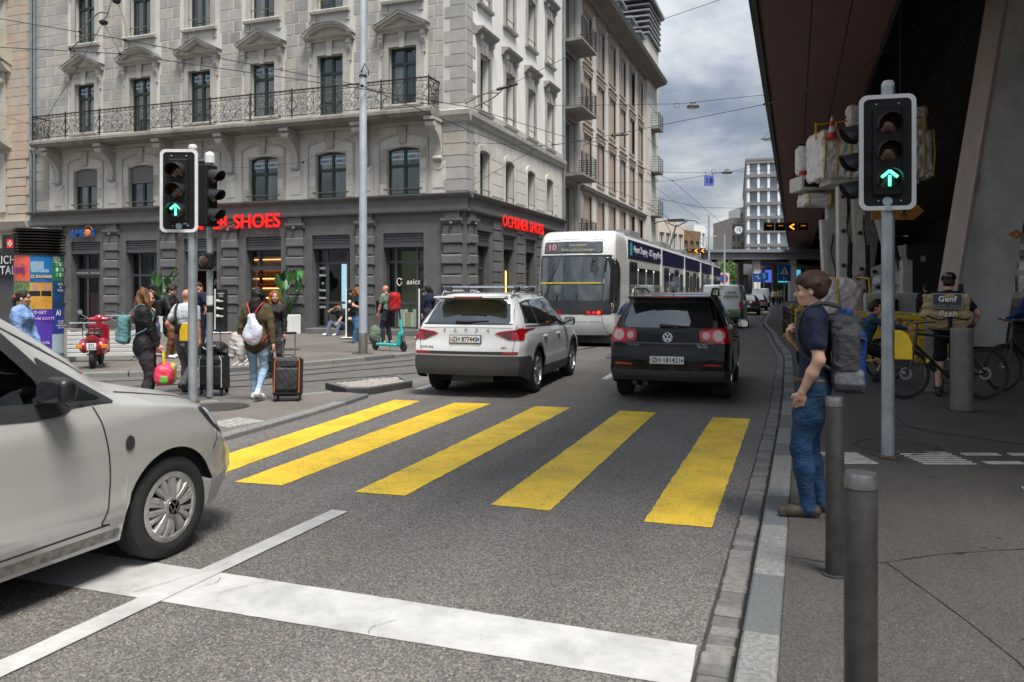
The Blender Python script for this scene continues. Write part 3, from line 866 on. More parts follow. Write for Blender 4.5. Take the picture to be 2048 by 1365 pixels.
def pediment(T,u,z,w,h,curved,parent,mat=mTrim):
 hw=w/2
 m=MB(T)
 m.prism([(0,z),(-.12,z),(-.16,z+.06),(-.30,z+.12),(-.33,z+.17),(0,z+.17)],u-hw,u+hw,'x')
 if curved:
  o_=[(u+hw*math.sin(t),z+.17+(h)*(math.cos(t)-math.cos(1.25))/(1-math.cos(1.25)))for t in np.linspace(-1.25,1.25,15)]
  o_=[(u+hw*1.03*(x-u)/(hw*math.sin(1.25)),zz)for x,zz in o_]
  i_=[(u+(x-u)*.80,z+.17+(zz-z-.17)*.72)for x,zz in o_]
 else:
  o_=[(u-hw*1.03,z+.17),(u-hw*1.03,z+.22),(u,z+.22+h),(u+hw*1.03,z+.22),(u+hw*1.03,z+.17)]
  i_=[(u-hw*.76,z+.17),(u-hw*.70,z+.19),(u,z+.17+h*.74),(u+hw*.70,z+.19),(u+hw*.76,z+.17)]
 n=len(o_)
 def at(pts,d):return[(x,d,zz)for x,zz in pts]
 rowsg=[at(i_,-.05),at(i_,-.24),at([lerp_(a,b)for a,b in zip(i_,o_)],-.26),at([lerp_(a,b,.55)for a,b in zip(i_,o_)],-.34),at(o_,-.36),at(o_,0.0)]
 m.grid(rowsg)
 m.add(at(i_,-.06),[tuple(range(n))])
 p=m.obj('pediment',mat,parent,fix=True)
 l=MB(T);q=[(x,zz+.012)for x,zz in o_]
 l.grid([[(x,-.375,zz)for x,zz in q],[(x,0,zz)for x,zz in q]])
 l.obj('flashing',mLead,p)
 return p
def lerp_(a,b,t=.5):return(lerp(a[0],b[0],t),lerp(a[1],b[1],t))
for k,u in enumerate(FC):
 tall=k in(1,4)
 z0=8.2 if tall else 8.42
 s=MB(TF)
 for sg in(-1,1):
  s.box(min(u+sg*.56,u+sg*.74),-.08,z0,max(u+sg*.56,u+sg*.74),.02,10.72)
  s.box(min(u+sg*.74,u+sg*.84),-.05,z0,max(u+sg*.74,u+sg*.84),0,10.5)
  s.prism([(u-.56,10.5),(u-.42,10.5),(u-.56,10.44)]if sg<0 else[(u+.56,10.5),(u+.56,10.44),(u+.42,10.5)],-.03,.05,'y')
  console(s,u+sg*.84,11.0,.62,.17)
 s.box(u-.56,-.08,10.5,u+.56,.02,10.72);s.box(u-.74,-.04,10.72,u+.74,0,11.0)
 s.prism([(u-.10,10.45),(u+.10,10.45),(u+.14,11.0),(u-.14,11.0)],-.13,-.08,'y')
 s.obj('window_surround',mTrim,front,fix=True)
 if not tall:
  MB(TF).box(u-.72,-.14,z0-.1,u+.72,.05,z0).obj('window_sill',mLight,front)
 pediment(TF,u,11.0,2.08,.50 if not tall else.46,tall,front)
 window(TF,u,z0,1.12,10.5-z0,.17,mGreenFrame,mGlass,front,.72,sticker=k in(2,3,4,5))
 s=MB(TF)
 for sg in(-1,1):
  s.box(min(u+sg*.56,u+sg*.74),-.07,12.2,max(u+sg*.56,u+sg*.74),.02,14.6)
  s.box(min(u+sg*.62,u+sg*.82),-.045,11.75,max(u+sg*.62,u+sg*.82),0,12.04)
  console(s,u+sg*.80,14.85,.5,.15)
 s.box(u-.56,-.07,14.35,u+.56,.02,14.6)
 s.obj('window_surround',mTrim,front)
 MB(TF).prism([(0.05,12.04),(-.16,12.06),(-.18,12.16),(-.15,12.2),(.05,12.2)],u-.84,u+.84,'x').obj('window_sill',mTrim,front)
 MB(TF).prism([(0,14.85),(-.1,14.85),(-.25,14.98),(-.28,15.06),(0,15.1)],u-.98,u+.98,'x').obj('window_hood',mTrim,front)
 window(TF,u,12.25,1.12,2.1,.17,mGreenFrame,mGlass,front,.72,rod=.32)
 window(TF,u,15.9,1.12,1.7,.17,mGreenFrame,mGlass,front,.72)
for k,u in enumerate(SC):
 s=MB(TS)
 for sg in(-1,1):
  s.box(min(u+sg*.5,u+sg*.66),-.05,5.16,max(u+sg*.5,u+sg*.66),.02,6.75)
 arcp=[(u+.66*math.cos(t),6.75+.34*math.sin(t))for t in np.linspace(0,PI,11)]
 s.prism(arcp+[(u-.5,6.75)]+[(u+.5*math.cos(t),6.75+.12*math.sin(t))for t in np.linspace(PI,0,7)],-.05,.05,'y')
 s.obj('window_surround',mLight,side,fix=True)
 window(TS,u,F1Z0,1.0,1.66,.26,mGreenFrame,mGlass,side,.66,rod=.25)
 for i in range(4):
  for sg in(-1,1):
   a,b=sorted((u+sg*.68,u+sg*1.33))
   MB(TS).box(a,-.02,5.30+.46*i,b,0,5.30+.46*i+.43).obj('stone_block',mLight,side)
 for(z0,zt)in((8.3,10.35),(12.2,14.2),(15.7,17.4)):
  s=MB(TS)
  for sg in(-1,1):
   s.box(min(u+sg*.5,u+sg*.66),-.07,z0,max(u+sg*.5,u+sg*.66),.02,zt+.32)
   console(s,u+sg*.6,zt+.62,.34,.12)
  s.box(u-.5,-.07,zt,u+.5,.02,zt+.32)
  s.prism([(u-.10,zt+.0),(u+.10,zt+.0),(u+.13,zt+.34),(u-.13,zt+.34)],-.12,-.07,'y')
  s.obj('window_surround',mSideTrim,side)
  MB(TS).prism([(0,zt+.60),(-.08,zt+.60),(-.14,zt+.70),(-.28,zt+.78),(-.31,zt+.86),(0,zt+.9)],u-.86,u+.86,'x').obj('window_hood',mSideTrim,side)
  MB(TS).prism([(.05,z0-.16),(-.13,z0-.13),(-.15,z0-.03),(-.12,z0),(.05,z0)],u-.74,u+.74,'x').obj('window_sill',mSideTrim,side)
  if z0<9:
   MB(TS).box(u-.60,-.03,8.30,u+.60,0,z0-.13)if z0-.13>8.31 else None
  window(TS,u,z0,1.0,zt-z0,.26,mGreenFrame,mGlass,side,.72,rod=.3 if z0<15 else 0)
SH=thing
ent=MB(TF)
prof=[(0,4.93),(-.10,4.93),(-.14,4.99),(-.26,5.04),(-.30,5.10),(-.30,5.13),(0,5.17)]
cornice(ent,prof,FX0,FX1+.28);ent.T=TS;cornice(ent,prof,FY,SY1)
ent.T=TF
ent.box(FX0,-.12,4.56,FX1+.11,0,4.93);ent.T=TS;ent.box(FY,-.12,4.56,SY1,0,4.93)
ent.T=TF
cornice(ent,[(0,4.48),(-.16,4.50),(-.18,4.56),(0,4.56)],FX0,FX1+.16);ent.T=TS;cornice(ent,[(0,4.48),(-.16,4.50),(-.18,4.56),(0,4.56)],FY,SY1)
ent.obj('shop_entablature',mDark2,bA,fix=True)
gh=[(u-.82,u+.82,.32,3.78)for u in FC]
gh[2]=(FC[2]-.82,FC[2]+.82,.1,3.78);gh[3]=(FC[3]-.82,FC[3]+.82,.1,3.78);gh[5]=(FC[5]-.82,FC[5]+.82,.1,3.78)
w=MB(TF);wall_holes(w,FX0,FX1,.0,4.5,gh,.42)
shopf=w.obj('shop_front_wall',mDark,bA)
gs=[(u-.62,u+.62,.75,3.9)for u in SC]
w=MB(TS);wall_holes(w,FY,SY1,0,4.5,gs,.36)
shops=w.obj('shop_side_wall',mDark,bA)
def rust_pier(T,u,w_,parent,mats=(mDark,mDark2)):
 m=MB(T)
 m.box(u-w_/2-.06,-.16,.1,u+w_/2+.06,0,.72)
 m.box(u-w_/2-.05,-.14,.72,u+w_/2+.05,0,.80)
 p=m.obj('pier',mats[0],parent);m=MB(T)
 m.prism([(0,4.02),(-.12,4.05),(-.17,4.14),(-.2,4.16),(-.2,4.26),(0,4.28)],u-w_/2-.08,u+w_/2+.08,'x')
 m.box(u-w_/2-.02,-.11,3.72,u+w_/2+.02,0,4.02)
 m.box(u-w_/2+.04,-.10,4.28,u+w_/2-.04,0,4.48)
 m.obj('capital',mats[0],p)
 MB(T).sphere((u,-.2,4.06),.07,10,6).obj('boss',mats[0],p,True)
 z=.80
 for i in range(8):
  h=.36
  wide=i%2==1
  c=T@Vector((u,0,z+h/2))
  b=MB(T);e_=.05 if wide else.0
  b.prism([(0,z+.01),(-.09-e_+.03,z+.01),(-.09-e_,z+.05),(-.09-e_,z+h-.05),(-.09-e_+.03,z+h-.01),(0,z+h-.01)],u-w_/2-e_,u+w_/2+e_,'x')
  b.obj('rusticated_block',mats[i%2],p,fix=True)
  z+=h+.005
piers=[FX1-.50]+[(FC[k]+FC[k+1])/2 for k in range(5)]+[FC[5]-1.5]
for u in piers:rust_pier(TF,u,.66,shopf)
rust_pier(TS,FY+.42,.6,shops)
for u in[(SC[k]+SC[k+1])/2 for k in range(3)]+[SC[3]+1.4]:
 for i in range(9):
  MB(TS).prism([(0,.82+.4*i),(-.05,.84+.4*i),(-.05,1.18+.4*i),(0,1.20+.4*i)],u-.46,u+.46,'x').obj('rusticated_block',mDark if i%2 else mDark2,shops)
mb=MB(TS);mb.box(FY,-.12,.1,SY1,0,.7);mb.obj('plinth',mDark,shops)
gShop=glass_mat('shop_glass',(.85,.93,.93),.3,.8)
mWarm=M('warm_shop_light',(1,.55,.2),.5,var=0,emit=2.2)
mShelfWood=M('shop_shelf',(.42,.22,.09),.6,var=.2,vs=6)
mGlowPanel=M('glowing_blue_panel',(.52,.78,.92),.5,var=.15,vs=1.5,emit=.55)  # light blue poster surface, emission added to make the shop look lit
mWhiteP=M('white_lacquer',(.75,.75,.73),.4,var=.05)
mBlackP=M('black_board',(.012,.012,.013),.4,var=.1)
mFoliage=M('leaf_green',(.035,.11,.02),.5,var=.4,vs=8)
mFoliage2=M('leaf_dark_green',(.02,.07,.025),.5,var=.4,vs=8)
def shutter_box(T,u0,u1,z0,z1,d,parent):
 m=MB(T);n=4;h=(z1-z0)/n
 for i in range(n):
  m.prism([(d+.04,z0+i*h),(d-.03,z0+i*h),(d-.04,z0+i*h+h*.7),(d+.02,z0+(i+1)*h)],u0,u1,'x')
 m.box(u0,d-.06,z0-.10,u1,d+.04,z0-.002)
 m.obj('roller_shutter',M('dark_shutter',(.10,.105,.115),.45,.4,var=.08),parent)
def shop_grid(T,a,b,c,e,d,us,zs,parent,glass,name='shop_window'):
 fr=MB(T)
 U=[a]+us+[b];Z=[c]+zs+[e]
 t=.045
 for x in U:fr.box(x-t,d,c,x+t,d+.09,e)
 for k,z in enumerate(Z):
  for i in range(len(U)-1):
   fr.box(U[i]+t,d+.006,z-t,U[i+1]-t,d+.084,z+t)
 o=fr.obj(name,mShopFrame,parent)
 for i in range(len(U)-1):
  for j in range(len(Z)-1):
   MB(T).quad((U[i]+t,d+.04,Z[j]+t),(U[i+1]-t,d+.04,Z[j]+t),(U[i+1]-t,d+.04,Z[j+1]-t),(U[i]+t,d+.04,Z[j+1]-t)).obj('pane',glass,o)
 return o
for k,u in enumerate(FC):
 a,b=u-.82,u+.82
 shutter_box(TF,a,b,3.38,3.78,.10,shopf)
 zb=gh[k][2]
 if k==0:
  o=shop_grid(TF,a+.05,b-.05,zb+.02,3.28,.30,[u-.45,u+.42],[1.25,2.75],shopf,gShop)
 elif k==1:
  o=shop_grid(TF,a+.05,b-.05,zb+.02,3.28,.30,[u-.36,u+.55],[1.25,2.75],shopf,gShop)
 elif k in(2,3):
  o=shop_grid(TF,a+.05,b-.05,2.62,3.28,.30,[u-.4]if k==2 else[u-.35],[],shopf,gShop,'transom_window')
  MB(TF).box(a,.26,2.5,b,.42,2.64).obj('door_header',mShopFrame,shopf)
  MB(TF).box(a+.02,.30,.12,a+.3,.34,2.5).obj('sliding_door',gShop,shopf)
 elif k==4:
  o=shop_grid(TF,a+.05,b-.05,zb+.02,3.28,.30,[u-.35,u+.45],[2.35],shopf,gShop)
 else:
  o=shop_grid(TF,a+.05,b-.05,zb+.05,3.28,.30,[u-.2,u+.45],[2.3,2.6],shopf,gShop,'door')
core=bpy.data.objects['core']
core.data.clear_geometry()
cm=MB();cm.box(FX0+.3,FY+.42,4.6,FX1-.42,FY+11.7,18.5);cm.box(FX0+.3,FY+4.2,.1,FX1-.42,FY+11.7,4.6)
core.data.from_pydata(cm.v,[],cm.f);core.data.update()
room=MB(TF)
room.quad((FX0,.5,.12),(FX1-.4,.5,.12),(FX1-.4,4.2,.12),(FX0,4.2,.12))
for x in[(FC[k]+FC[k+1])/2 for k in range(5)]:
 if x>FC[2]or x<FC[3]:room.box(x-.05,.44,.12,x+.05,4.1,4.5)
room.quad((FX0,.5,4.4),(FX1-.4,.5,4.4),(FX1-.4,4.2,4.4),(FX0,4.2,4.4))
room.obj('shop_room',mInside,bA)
sh=MB(TF);so=MB(TF);li=MB(TF)
for k in(2,3):
 u=FC[k]
 for x0,x1 in((u-.95,u+.1),(u+.25,u+1.3)):
  sh.box(x0,3.6,.3,x1,3.7,3.2)
  for i in range(6):
   z=.6+.42*i
   sh.box(x0,3.2,z,x1,3.6,z+.03)
   li.box(x0+.03,3.55,z+.36,x1-.03,3.58,z+.38)
   for j in range(5):
    xx=x0+.12+.2*j
    so.prism([(xx-.03,z+.03),(xx+.03,z+.03),(xx+.03,z+.10),(xx-.03,z+.13)],3.25,3.48,'y')
sh.obj('shop_shelf',mShelfWood,shopf);li.obj('shelf_light',mWarm,shopf)
so.obj('shelf_shoes',M('shelf_shoe',(.3,.28,.26),.6,var=.9,vs=7),shopf)
MB(TF).box(FC[3]-.30,1.1,1.2,FC[3]+.28,1.14,3.0).obj('hanging_banner',mBlackP,shopf)
text('lettering','NB',mWhiteP,shopf,TF@Vector((FC[3]-.02,1.09,2.05)),(PI/2,0,0),.36,.003,bold=.012,shear=.25)
text('lettering','balance',mWhiteP,shopf,TF@Vector((FC[3]-.02,1.09,1.72)),(PI/2,0,0),.12,.002)
u=FC[1]
MB(TF).box(u-.16,1.0,1.0,u+.62,1.05,2.75).obj('glow_panel',mGlowPanel,shopf)
text('lettering','studio\namour',mBlackP,shopf,TF@Vector((u+.32,.985,2.05)),(PI/2,0,0),.15,.002)
MB(TF).box(u-.7,.62,.35,u+.7,1.0,1.02).obj('display_plinth',mWhiteP,shopf)
for i,(s,z)in enumerate((('NIKE',2.55),('UNION',2.28),('O',1.98),('Timber',1.72),('PUMA',1.42),('UGG',1.08))):
 text('lettering',s,mWhiteP,shopf,TF@Vector((u-.56,.32,z)),(PI/2,0,0),.12,.002,bold=.002)
u=FC[0]
MB(TF).box(u-.75,1.3,.35,u+.75,1.36,3.2).obj('display_backdrop',M('display_backdrop',(.16,.17,.08),.7,col2=(.02,.09,.02),var=.6,vs=4,emit=.10),shopf)  # backdrop is no lamp, its emission brightens the window display
for x0,x1,z1 in((-.66,-.30,1.02),(-.26,.02,.9),(.08,.55,1.02)):
 MB(TF).box(u+x0,.6,.36,u+x1,.95,z1).obj('display_plinth',M('display_green',(.55,.66,.58),.5,var=.1,emit=.25)if x0!=-.26 else M('display_cream',(.66,.58,.36),.5,var=.1,emit=.2),shopf)  # plinth colours glow slightly in place of shop lighting
text('lettering','asics',mWhiteP,shopf,TF@Vector((u+.26,.285,2.02)),(PI/2,0,0),.27,.002,bold=.005,shear=.15)
MB(TF).tube([(u-.30+.11*math.cos(a)*(1-.2*i/14),.285,2.02+.13*math.sin(a))for i,a in enumerate(np.linspace(.6,2*PI,15))],.018,5).obj('lettering',mWhiteP,shopf)
MB(TF).sphere((u+.25,1.0,2.55),(.11,.1,.13)).cyl((u+.25,1.0,1.6),(u+.25,1.0,2.3),.16,.14).obj('mannequin',M('mannequin',(.5,.42,.28),.6,var=.4,vs=9),shopf,True)
for x in(-.45,-.1,.3):
 MB(TF).prism([(u+x-.14,1.06),(u+x+.14,1.06),(u+x+.14,1.11),(u+x-.02,1.17),(u+x-.10,1.26),(u+x-.14,1.2)],.7,.82,'y').obj('display_shoe',M('display_shoe',(.62,.55,.44),.6,var=.4,vs=12),shopf)
MB(TF).box(FC[5]-.72,.24,2.36,FC[5]+.72,.30,2.56).obj('name_board',M('name_board',(.07,.07,.07),.5,var=.1),shopf)
text('lettering','HABIS ROYAL    Bahnhofplatz 14',M('letter_grey',(.45,.45,.45),.5,var=0),shopf,TF@Vector((FC[5],.235,2.46)),(PI/2,0,0),.115,.002)
MB(TF).quad((FC[5]-.7,.9,.3),(FC[5]+.7,.9,.3),(FC[5]+.7,.9,1.6),(FC[5]-.7,.9,1.6)).obj('door_poster',M('door_poster',(.36,.34,.34),.5,col2=(.45,.06,.03),var=.3,vs=2),shopf)
shop_grid(TF,FC[4]-.05,FC[4]+.7,.5,3.2,.5,[],[],shopf,gShop,'inner_window')
MB(TF).box(FC[4]+.1,.9,1.3,FC[4]+.5,.93,2.6).obj('glow_panel',mGlowPanel,shopf)
for k,u in enumerate(SC):
 shutter_box(TS,u-.62,u+.62,3.45,3.9,.10,shops)
 shop_grid(TS,u-.57,u+.57,.80,3.35,.26,[u],[2.55],shops,mGlass)
 MB(TS).prism([(0.0,3.9),(-.03,3.9),(-.05,4.0),(0,4.0)],u-.8,u+.8,'x').obj('lintel',mDark2,shops)
MB(TS).box(SC[1]+.22,.22,.85,SC[1]+.28,.255,2.5).obj('light_strip',M('warm_strip',(1,.52,.08),.5,var=0,emit=1.8),shops)
mRed=M('sign_red',(.80,.012,.008),.4,var=.0,emit=.42)
sgn=thing('shop_sign','red raised letters reading OCHSNER SHOES on the front above the shop entrance','sign',(-21.65,FY-.17,4.36))
text('lettering','OCHSNER SHOES',mRed,sgn,(0,0,0),(PI/2,0,0),.74,.03,bold=.010,space=1.0)
MB().box(-2.6,.03,-.02,2.6,.05,.02).obj('mounting_rail',mDark2,sgn)
sg2=thing('shop_sign','smaller red letters OCHSNER SHOES on the side wall near the tram','sign',(FX1+.17,31.5,4.40))
text('lettering','OCHSNER SHOES',mRed,sg2,(0,0,0),(PI/2,0,PI/2),.64,.012,bold=.006,space=1.04)
MB().box(-.05,-2.2,-.02,-.03,2.2,.02).obj('mounting_rail',mDark2,sg2)
sg3=thing('clinic_sign','blue letters AMEOS with an orange ball on the dark frieze','sign',(FC[5]+.05,FY-.14,4.12))
text('lettering','AME',mSignBlue,sg3,(-.33,0,0),(PI/2,0,0),.44,.02,bold=.012)
text('lettering','S',mSignBlue,sg3,(.5,0,0),(PI/2,0,0),.44,.02,bold=.012)
MB().sphere((.22,-.01,.02),(.17,.05,.17),14,8).obj('orange_ball',mSignOrange,sg3,True)
MB().tube([(.24+.27*math.cos(a),0,.05+.27*math.sin(a))for a in np.linspace(.2,2.4,12)],.012,6).obj('orange_arc',mSignOrange,sg3)
MB().cyl((FX0+.04,FY-.1,.2),(FX0+.04,FY-.1,18.2),.065,n=10).cyl((FX0+.24,FY-.1,5.0),(FX0+.24,FY-.1,18.2),.05,n=10).obj('drain_pipe',M('drain_pipe',(.25,.29,.32),.4,.6,var=.15,vs=3),bA,True)
MB().cyl((FX1+.1,SY1-.05,.2),(FX1+.1,SY1-.05,18.2),.065,n=10).obj('drain_pipe',MATS['drain_pipe'],bA,True)
for k in(1,0,4):
 MB(TF).cbox(FC[k]-.95,-.28,.09,FC[k]+.95,.0,.30,.02).obj('doorstep',mDark2,shopf)
# ================================================================ NEIGHBOURING AND FAR BUILDINGS
mBWall=M('pale_render',(.60,.585,.55),.85,var=.08,vs=.7,bump=.06,bs=30,grime=.25)
mBFrame=M('pink_stone_frame',(.40,.31,.25),.8,var=.15,vs=5)
mBBlind=M('brown_blind',(.36,.30,.25),.5,var=.2,vs=3,spec=.4)
mEave=M('eave_boards',(.20,.18,.155),.8,var=.15,vs=3)
mZinc=M('zinc_roof',(.30,.31,.32),.5,.4,var=.15,vs=2)
mTeal=M('teal_frame',(.03,.13,.13),.4,var=.1)
mSteelDark=M('dark_steel',(.06,.06,.062),.5,.6,var=.15,vs=9)
BX=-11.16
TB=Matrix(((0,-1,0,BX),(1,0,0,0),(0,0,1,0),(0,0,0,1)))
bB=thing('office_building','pale building with pinkish brown window frames and small balconies beyond the corner building','building')
UB=[42.45+3.0*k for k in range(6)]
ZB=[4.5+3.3*k for k in range(4)]
hb=[(u-.86,u+.86,z,z+2.36)for u in UB for z in ZB]+[(38.15,39.9,z-.3,z+2.5)for z in ZB]+[(u-1.0,u+1.0,.3,3.3)for u in UB]
w=MB(TB);wall_holes(w,SY1+.02,62.2,0,17.6,hb,.34)
bw=w.obj('wall',mBWall,bB)
MB().box(BX-11,SY1+.05,0,BX-.4,62.1,17.5).obj('core',MATS['building_core'],bB)
MB().quad((BX,62.2,0),(BX-11,62.2,0),(BX-11,62.2,17.6),(BX,62.2,17.6)).obj('end_wall',mBWall,bB)
for z in ZB:
 for u in UB:
  f=MB(TB)
  f.box(u-.98,-.05,z-.1,u-.86,.3,z+2.42);f.box(u+.86,-.05,z-.1,u+.98,.3,z+2.42)
  f.box(u-.86,-.07,z-.12,u+.86,.3,z)
  f.box(u-.86,.10,z+2.30,u+.86,.3,z+2.42)
  f.box(u-.06,.03,z,u+.06,.3,z+2.30)
  f.box(u-1.0,-.07,z+2.42,u+1.0,0,z+2.60);f.box(u-1.04,-.10,z+2.60,u+1.04,0,z+2.66);f.box(u-1.0,-.06,z+2.66,u+1.0,0,z+2.84);f.box(u-1.06,-.13,z+2.84,u+1.06,0,z+2.90)
  o=f.obj('window',mBFrame,bw)
  for a,b in((u-.86,u-.06),(u+.06,u+.86)):
   MB(TB).quad((a,.07,z),(b,.07,z),(b,.07,z+2.3),(a,.07,z+2.3)).obj('pane',mBBlind if random.random()<.75 else mGlass,o)
 for u in[40.9]+[u+1.5 for u in UB]:
  MB(TB).box(u-.42,-.018,z-.35,u+.42,0,z+2.85).obj('wall_panel',mBWall,bw)
 f=MB(TB);f.box(38.05,-.04,z-.3,38.15,.3,z+2.5);f.box(39.9,-.04,z-.3,40.3,.02,z+2.5);f.box(38.05,-.05,z+2.5,40.3,.1,z+2.85)
 f.obj('door_surround',mBFrame,bw)
 MB(TB).box(38.15,.25,z-.3,38.5,.3,z+2.5).obj('balcony_door',mTeal,bw)
 MB(TB).box(38.5,.28,z-.3,39.9,.3,z+2.5).obj('pane',mGlass,bw)
 b=MB(TB);b.prism([(0,z-.50),(-1.0,z-.43),(-1.0,z-.33),(0,z-.33)],SY1+.1,40.7,'x')
 bo=b.obj('balcony',M('balcony_concrete',(.22,.21,.195),.85,var=.2,vs=2),bw)
 r=MB(TB)
 for h in np.linspace(.12,1.05,9):
  r.cyl((SY1+.15,-.95,z-.33+h),(40.6,-.95,z-.33+h),.02,n=5);r.cyl((40.6,-.95,z-.33+h),(40.6,0,z-.33+h),.02,n=5)
 for u in(37.8,38.7,39.6,40.6):r.cyl((u,-.95,z-.33),(u,-.95,z+.74),.03,n=6)
 r.cyl((40.6,-.5,z-.33),(40.6,-.5,z+.74),.03,n=6)
 r.obj('balcony_railing',mSteelDark,bo)
 b=MB(TB);b.box(60.3,-.9,z-.45,62.1,0,z-.33)
 bo=b.obj('balcony',MATS['balcony_concrete'],bw)
 r=MB(TB)
 for h in np.linspace(.12,1.05,6):
  r.cyl((60.3,-.85,z-.33+h),(62.1,-.85,z-.33+h),.02,n=5);r.cyl((60.3,-.85,z-.33+h),(60.3,0,z-.33+h),.02,n=5)
 for u in(60.3,61.2,62.1):r.cyl((u,-.85,z-.33),(u,-.85,z+.74),.03,n=6)
 r.obj('balcony_railing',mSteelDark,bo)
for u in UB:
 MB(TB).quad((u-1,.3,.3),(u+1,.3,.3),(u+1,.3,3.3),(u-1,.3,3.3)).obj('pane',mGlass,bw)
m=MB(TB);m.prism([(0,7.05),(-.2,7.12),(-.26,7.3),(0,7.34)],40.9,62.2,'x');m.obj('string_course',mEave,bw)
m=MB(TB);m.prism([(.1,17.3),(-.25,17.35),(-.4,17.55),(-1.05,17.75),(-1.15,18.0),(.2,18.1)],SY1+.02,62.6,'x');m.obj('eaves',mEave,bB)
m=MB(TB);m.add([(SY1,-1.1,18.02),(62.6,-1.1,18.02),(62.6,3.4,21.6),(SY1,3.4,21.6)],[(0,1,2,3)]);m.obj('roof',mZinc,bB)
for u in(43,47,50.4,53.8,57):
 d=MB(TB);d.box(u-.75,-.15,18.2,u+.75,2.2,20.0);d.prism([(-.35,19.95),(2.3,19.95),(2.3,20.2),(-.35,20.08)],u-.95,u+.95,'x')
 o=d.obj('dormer',mZinc,bB)
 MB(TB).quad((u-.55,-.17,18.5),(u+.55,-.17,18.5),(u+.55,-.17,19.75),(u-.55,-.17,19.75)).obj('pane',mGlass,o)
tw=MB().prism([(BX-1.0,58.9),(BX+.25,58.9),(BX+.25,63.6),(BX-1.0,64.8),(BX-5,64.8),(BX-5,58.9)],0,20.6,'z')
two=tw.obj('stair_tower',M('tower_slabs',(.50,.485,.44),.85,var=.1,vs=.8),bB,fix=True)
for i in range(6):
 z=20.7+i*.42
 MB().prism([(BX-1.1,58.7),(BX+.45,58.7),(BX+.45,63.7),(BX-1.0,65.0),(BX-5,65.0),(BX-5,58.7)],z,z+.12,'z').obj('louvre',mZinc,two,fix=True)
MB().prism([(BX-1.3,58.5),(BX+.7,58.5),(BX+.7,63.9),(BX-1.0,65.3),(BX-5,65.3),(BX-5,58.5)],23.2,23.45,'z').obj('tower_roof',mZinc,two,fix=True)
MB().box(BX-4,59.4,20.6,BX-.6,63.4,23.2).obj('plant_room',mSteelDark,two)
for i in range(7):
 MB().box(BX+.252,58.92,2.6+2.6*i,BX+.262,63.6,2.66+2.6*i).obj('slab_joint',mZinc,two)
mNeigh=M('beige_stone',(.43,.37,.30),.85,var=.12,vs=2,bump=.1,bs=50,grime=.3)
mNeighB=M('beige_stone_light',(.46,.43,.37),.85,var=.12,vs=2,bump=.1,bs=50,grime=.3)
bN=thing('beige_building','beige stone building with balustrade balconies at the left edge, beside the corner building','building')
NX0,NX1=-44.0,FX0-.02
cx=-34.35
hn=[(cx-.62,cx+.62,z,z+2.4)for z in(6.2-.9,8.9,12.6,16.0)]+[(cx-1.6,cx+1.6,.2,3.6)]
w=MB(TF);wall_holes(w,NX0,NX1,0,18,hn,.35);nw=w.obj('wall',mNeigh,bN)
MB().box(NX0,FY+.4,0,NX1-.1,FY+11,17.9).obj('core',MATS['building_core'],bN)
for r_ in range(34):
 z=4.7+.40*r_
 block(TF,cx+1.0 if r_%2 else cx+.9,NX1-(.1 if r_%2 else.3),z,z+.40,.02 if z>7.7 else.05,(mNeigh,M('beige_stone_pink',(.44,.35,.27),.85,var=.12,vs=2,bump=.1,bs=50)),nw,g=.02 if z>7.7 else.05)
for z in(8.9,12.6):
 window(TF,cx,z,1.24,2.4,.25,M('blue_window_frame',(.05,.09,.10),.4,var=.1),mGlass,nw,.7)
 s=MB(TF);s.box(cx+.62,-.12,z,cx+.95,0,z+2.5);s.box(cx-.95,-.12,z,cx-.62,0,z+2.5)
 s.prism([(0,z+2.5),(-.2,z+2.55),(-.45,z+2.8),(-.5,z+2.9),(0,z+2.9)],cx-1.4,cx+1.25,'x')
 s.cyl((cx+.82,-.02,z+2.1),(cx+.82,-.3,z+2.1),.16,n=14)
 s.prism([(cx+.62+.3*math.cos(t),z+2.0+.5*math.sin(t))for t in np.linspace(0,PI/2,6)]+[(cx+.5,z+2.5),(cx+.5,z+2.0)],-.2,0,'y')
 s.obj('window_surround',mNeighB,nw,fix=True)
 b=MB(TF);b.prism([(0,z-.9),(-.5,z-.7),(-.75,z-.45),(-.9,z-.3),(-.9,z-.12),(0,z-.12)],cx-1.8,cx+1.3,'x')
 bo=b.obj('balcony',mNeighB,nw)
 MB(TF).box(cx-1.8,-.88,z+.78,cx+1.25,-.62,z+.92).obj('balcony_coping',mNeighB,bo)
 bal=MB().lathe([(.06,0),(.06,.08),(.045,.12),(.09,.3),(.085,.42),(.04,.6),(.06,.68),(.06,.9)],10).mesh('baluster',mNeighB,True)
 for i in range(12):
  inst('baluster',bal,bo,(cx-1.7+.25*i,FY-.75,z-.12))
window(TF,cx,5.3,1.24,2.4,.25,MATS['blue_window_frame'],mGlass,nw,.7,shutter=1.4)
MB(TF).box(cx+.62,-.1,5.2,cx+.95,0,7.8).box(cx-.95,-.1,5.2,cx-.62,0,7.8).obj('window_surround',mNeighB,nw)
s=MB(TF);cornice(s,[(0,4.3),(-.2,4.4),(-.35,4.75),(0,4.8)],NX0,NX1-.05);s.obj('belt_course',mNeighB,nw)
MB(TF).box(cx-1.6,.3,.2,cx+1.6,.34,3.6).obj('shop_glazing',mGlass,nw)
hs=thing('hotel_sign','white lettering on the dark hotel window at the left edge','sign',(-33.55,FY-.06,0))
MB().box(-1.5,.02,2.3,.9,.06,3.4).obj('sign_board',mBlackP,hs)
text('lettering','ZURICH',mWhiteP,hs,(.78,0,3.06),(PI/2,0,0),.52,.004,'RIGHT')
text('lettering','CONTINENTAL',mWhiteP,hs,(.78,0,2.6),(PI/2,0,0),.52,.004,'RIGHT',bold=.006)
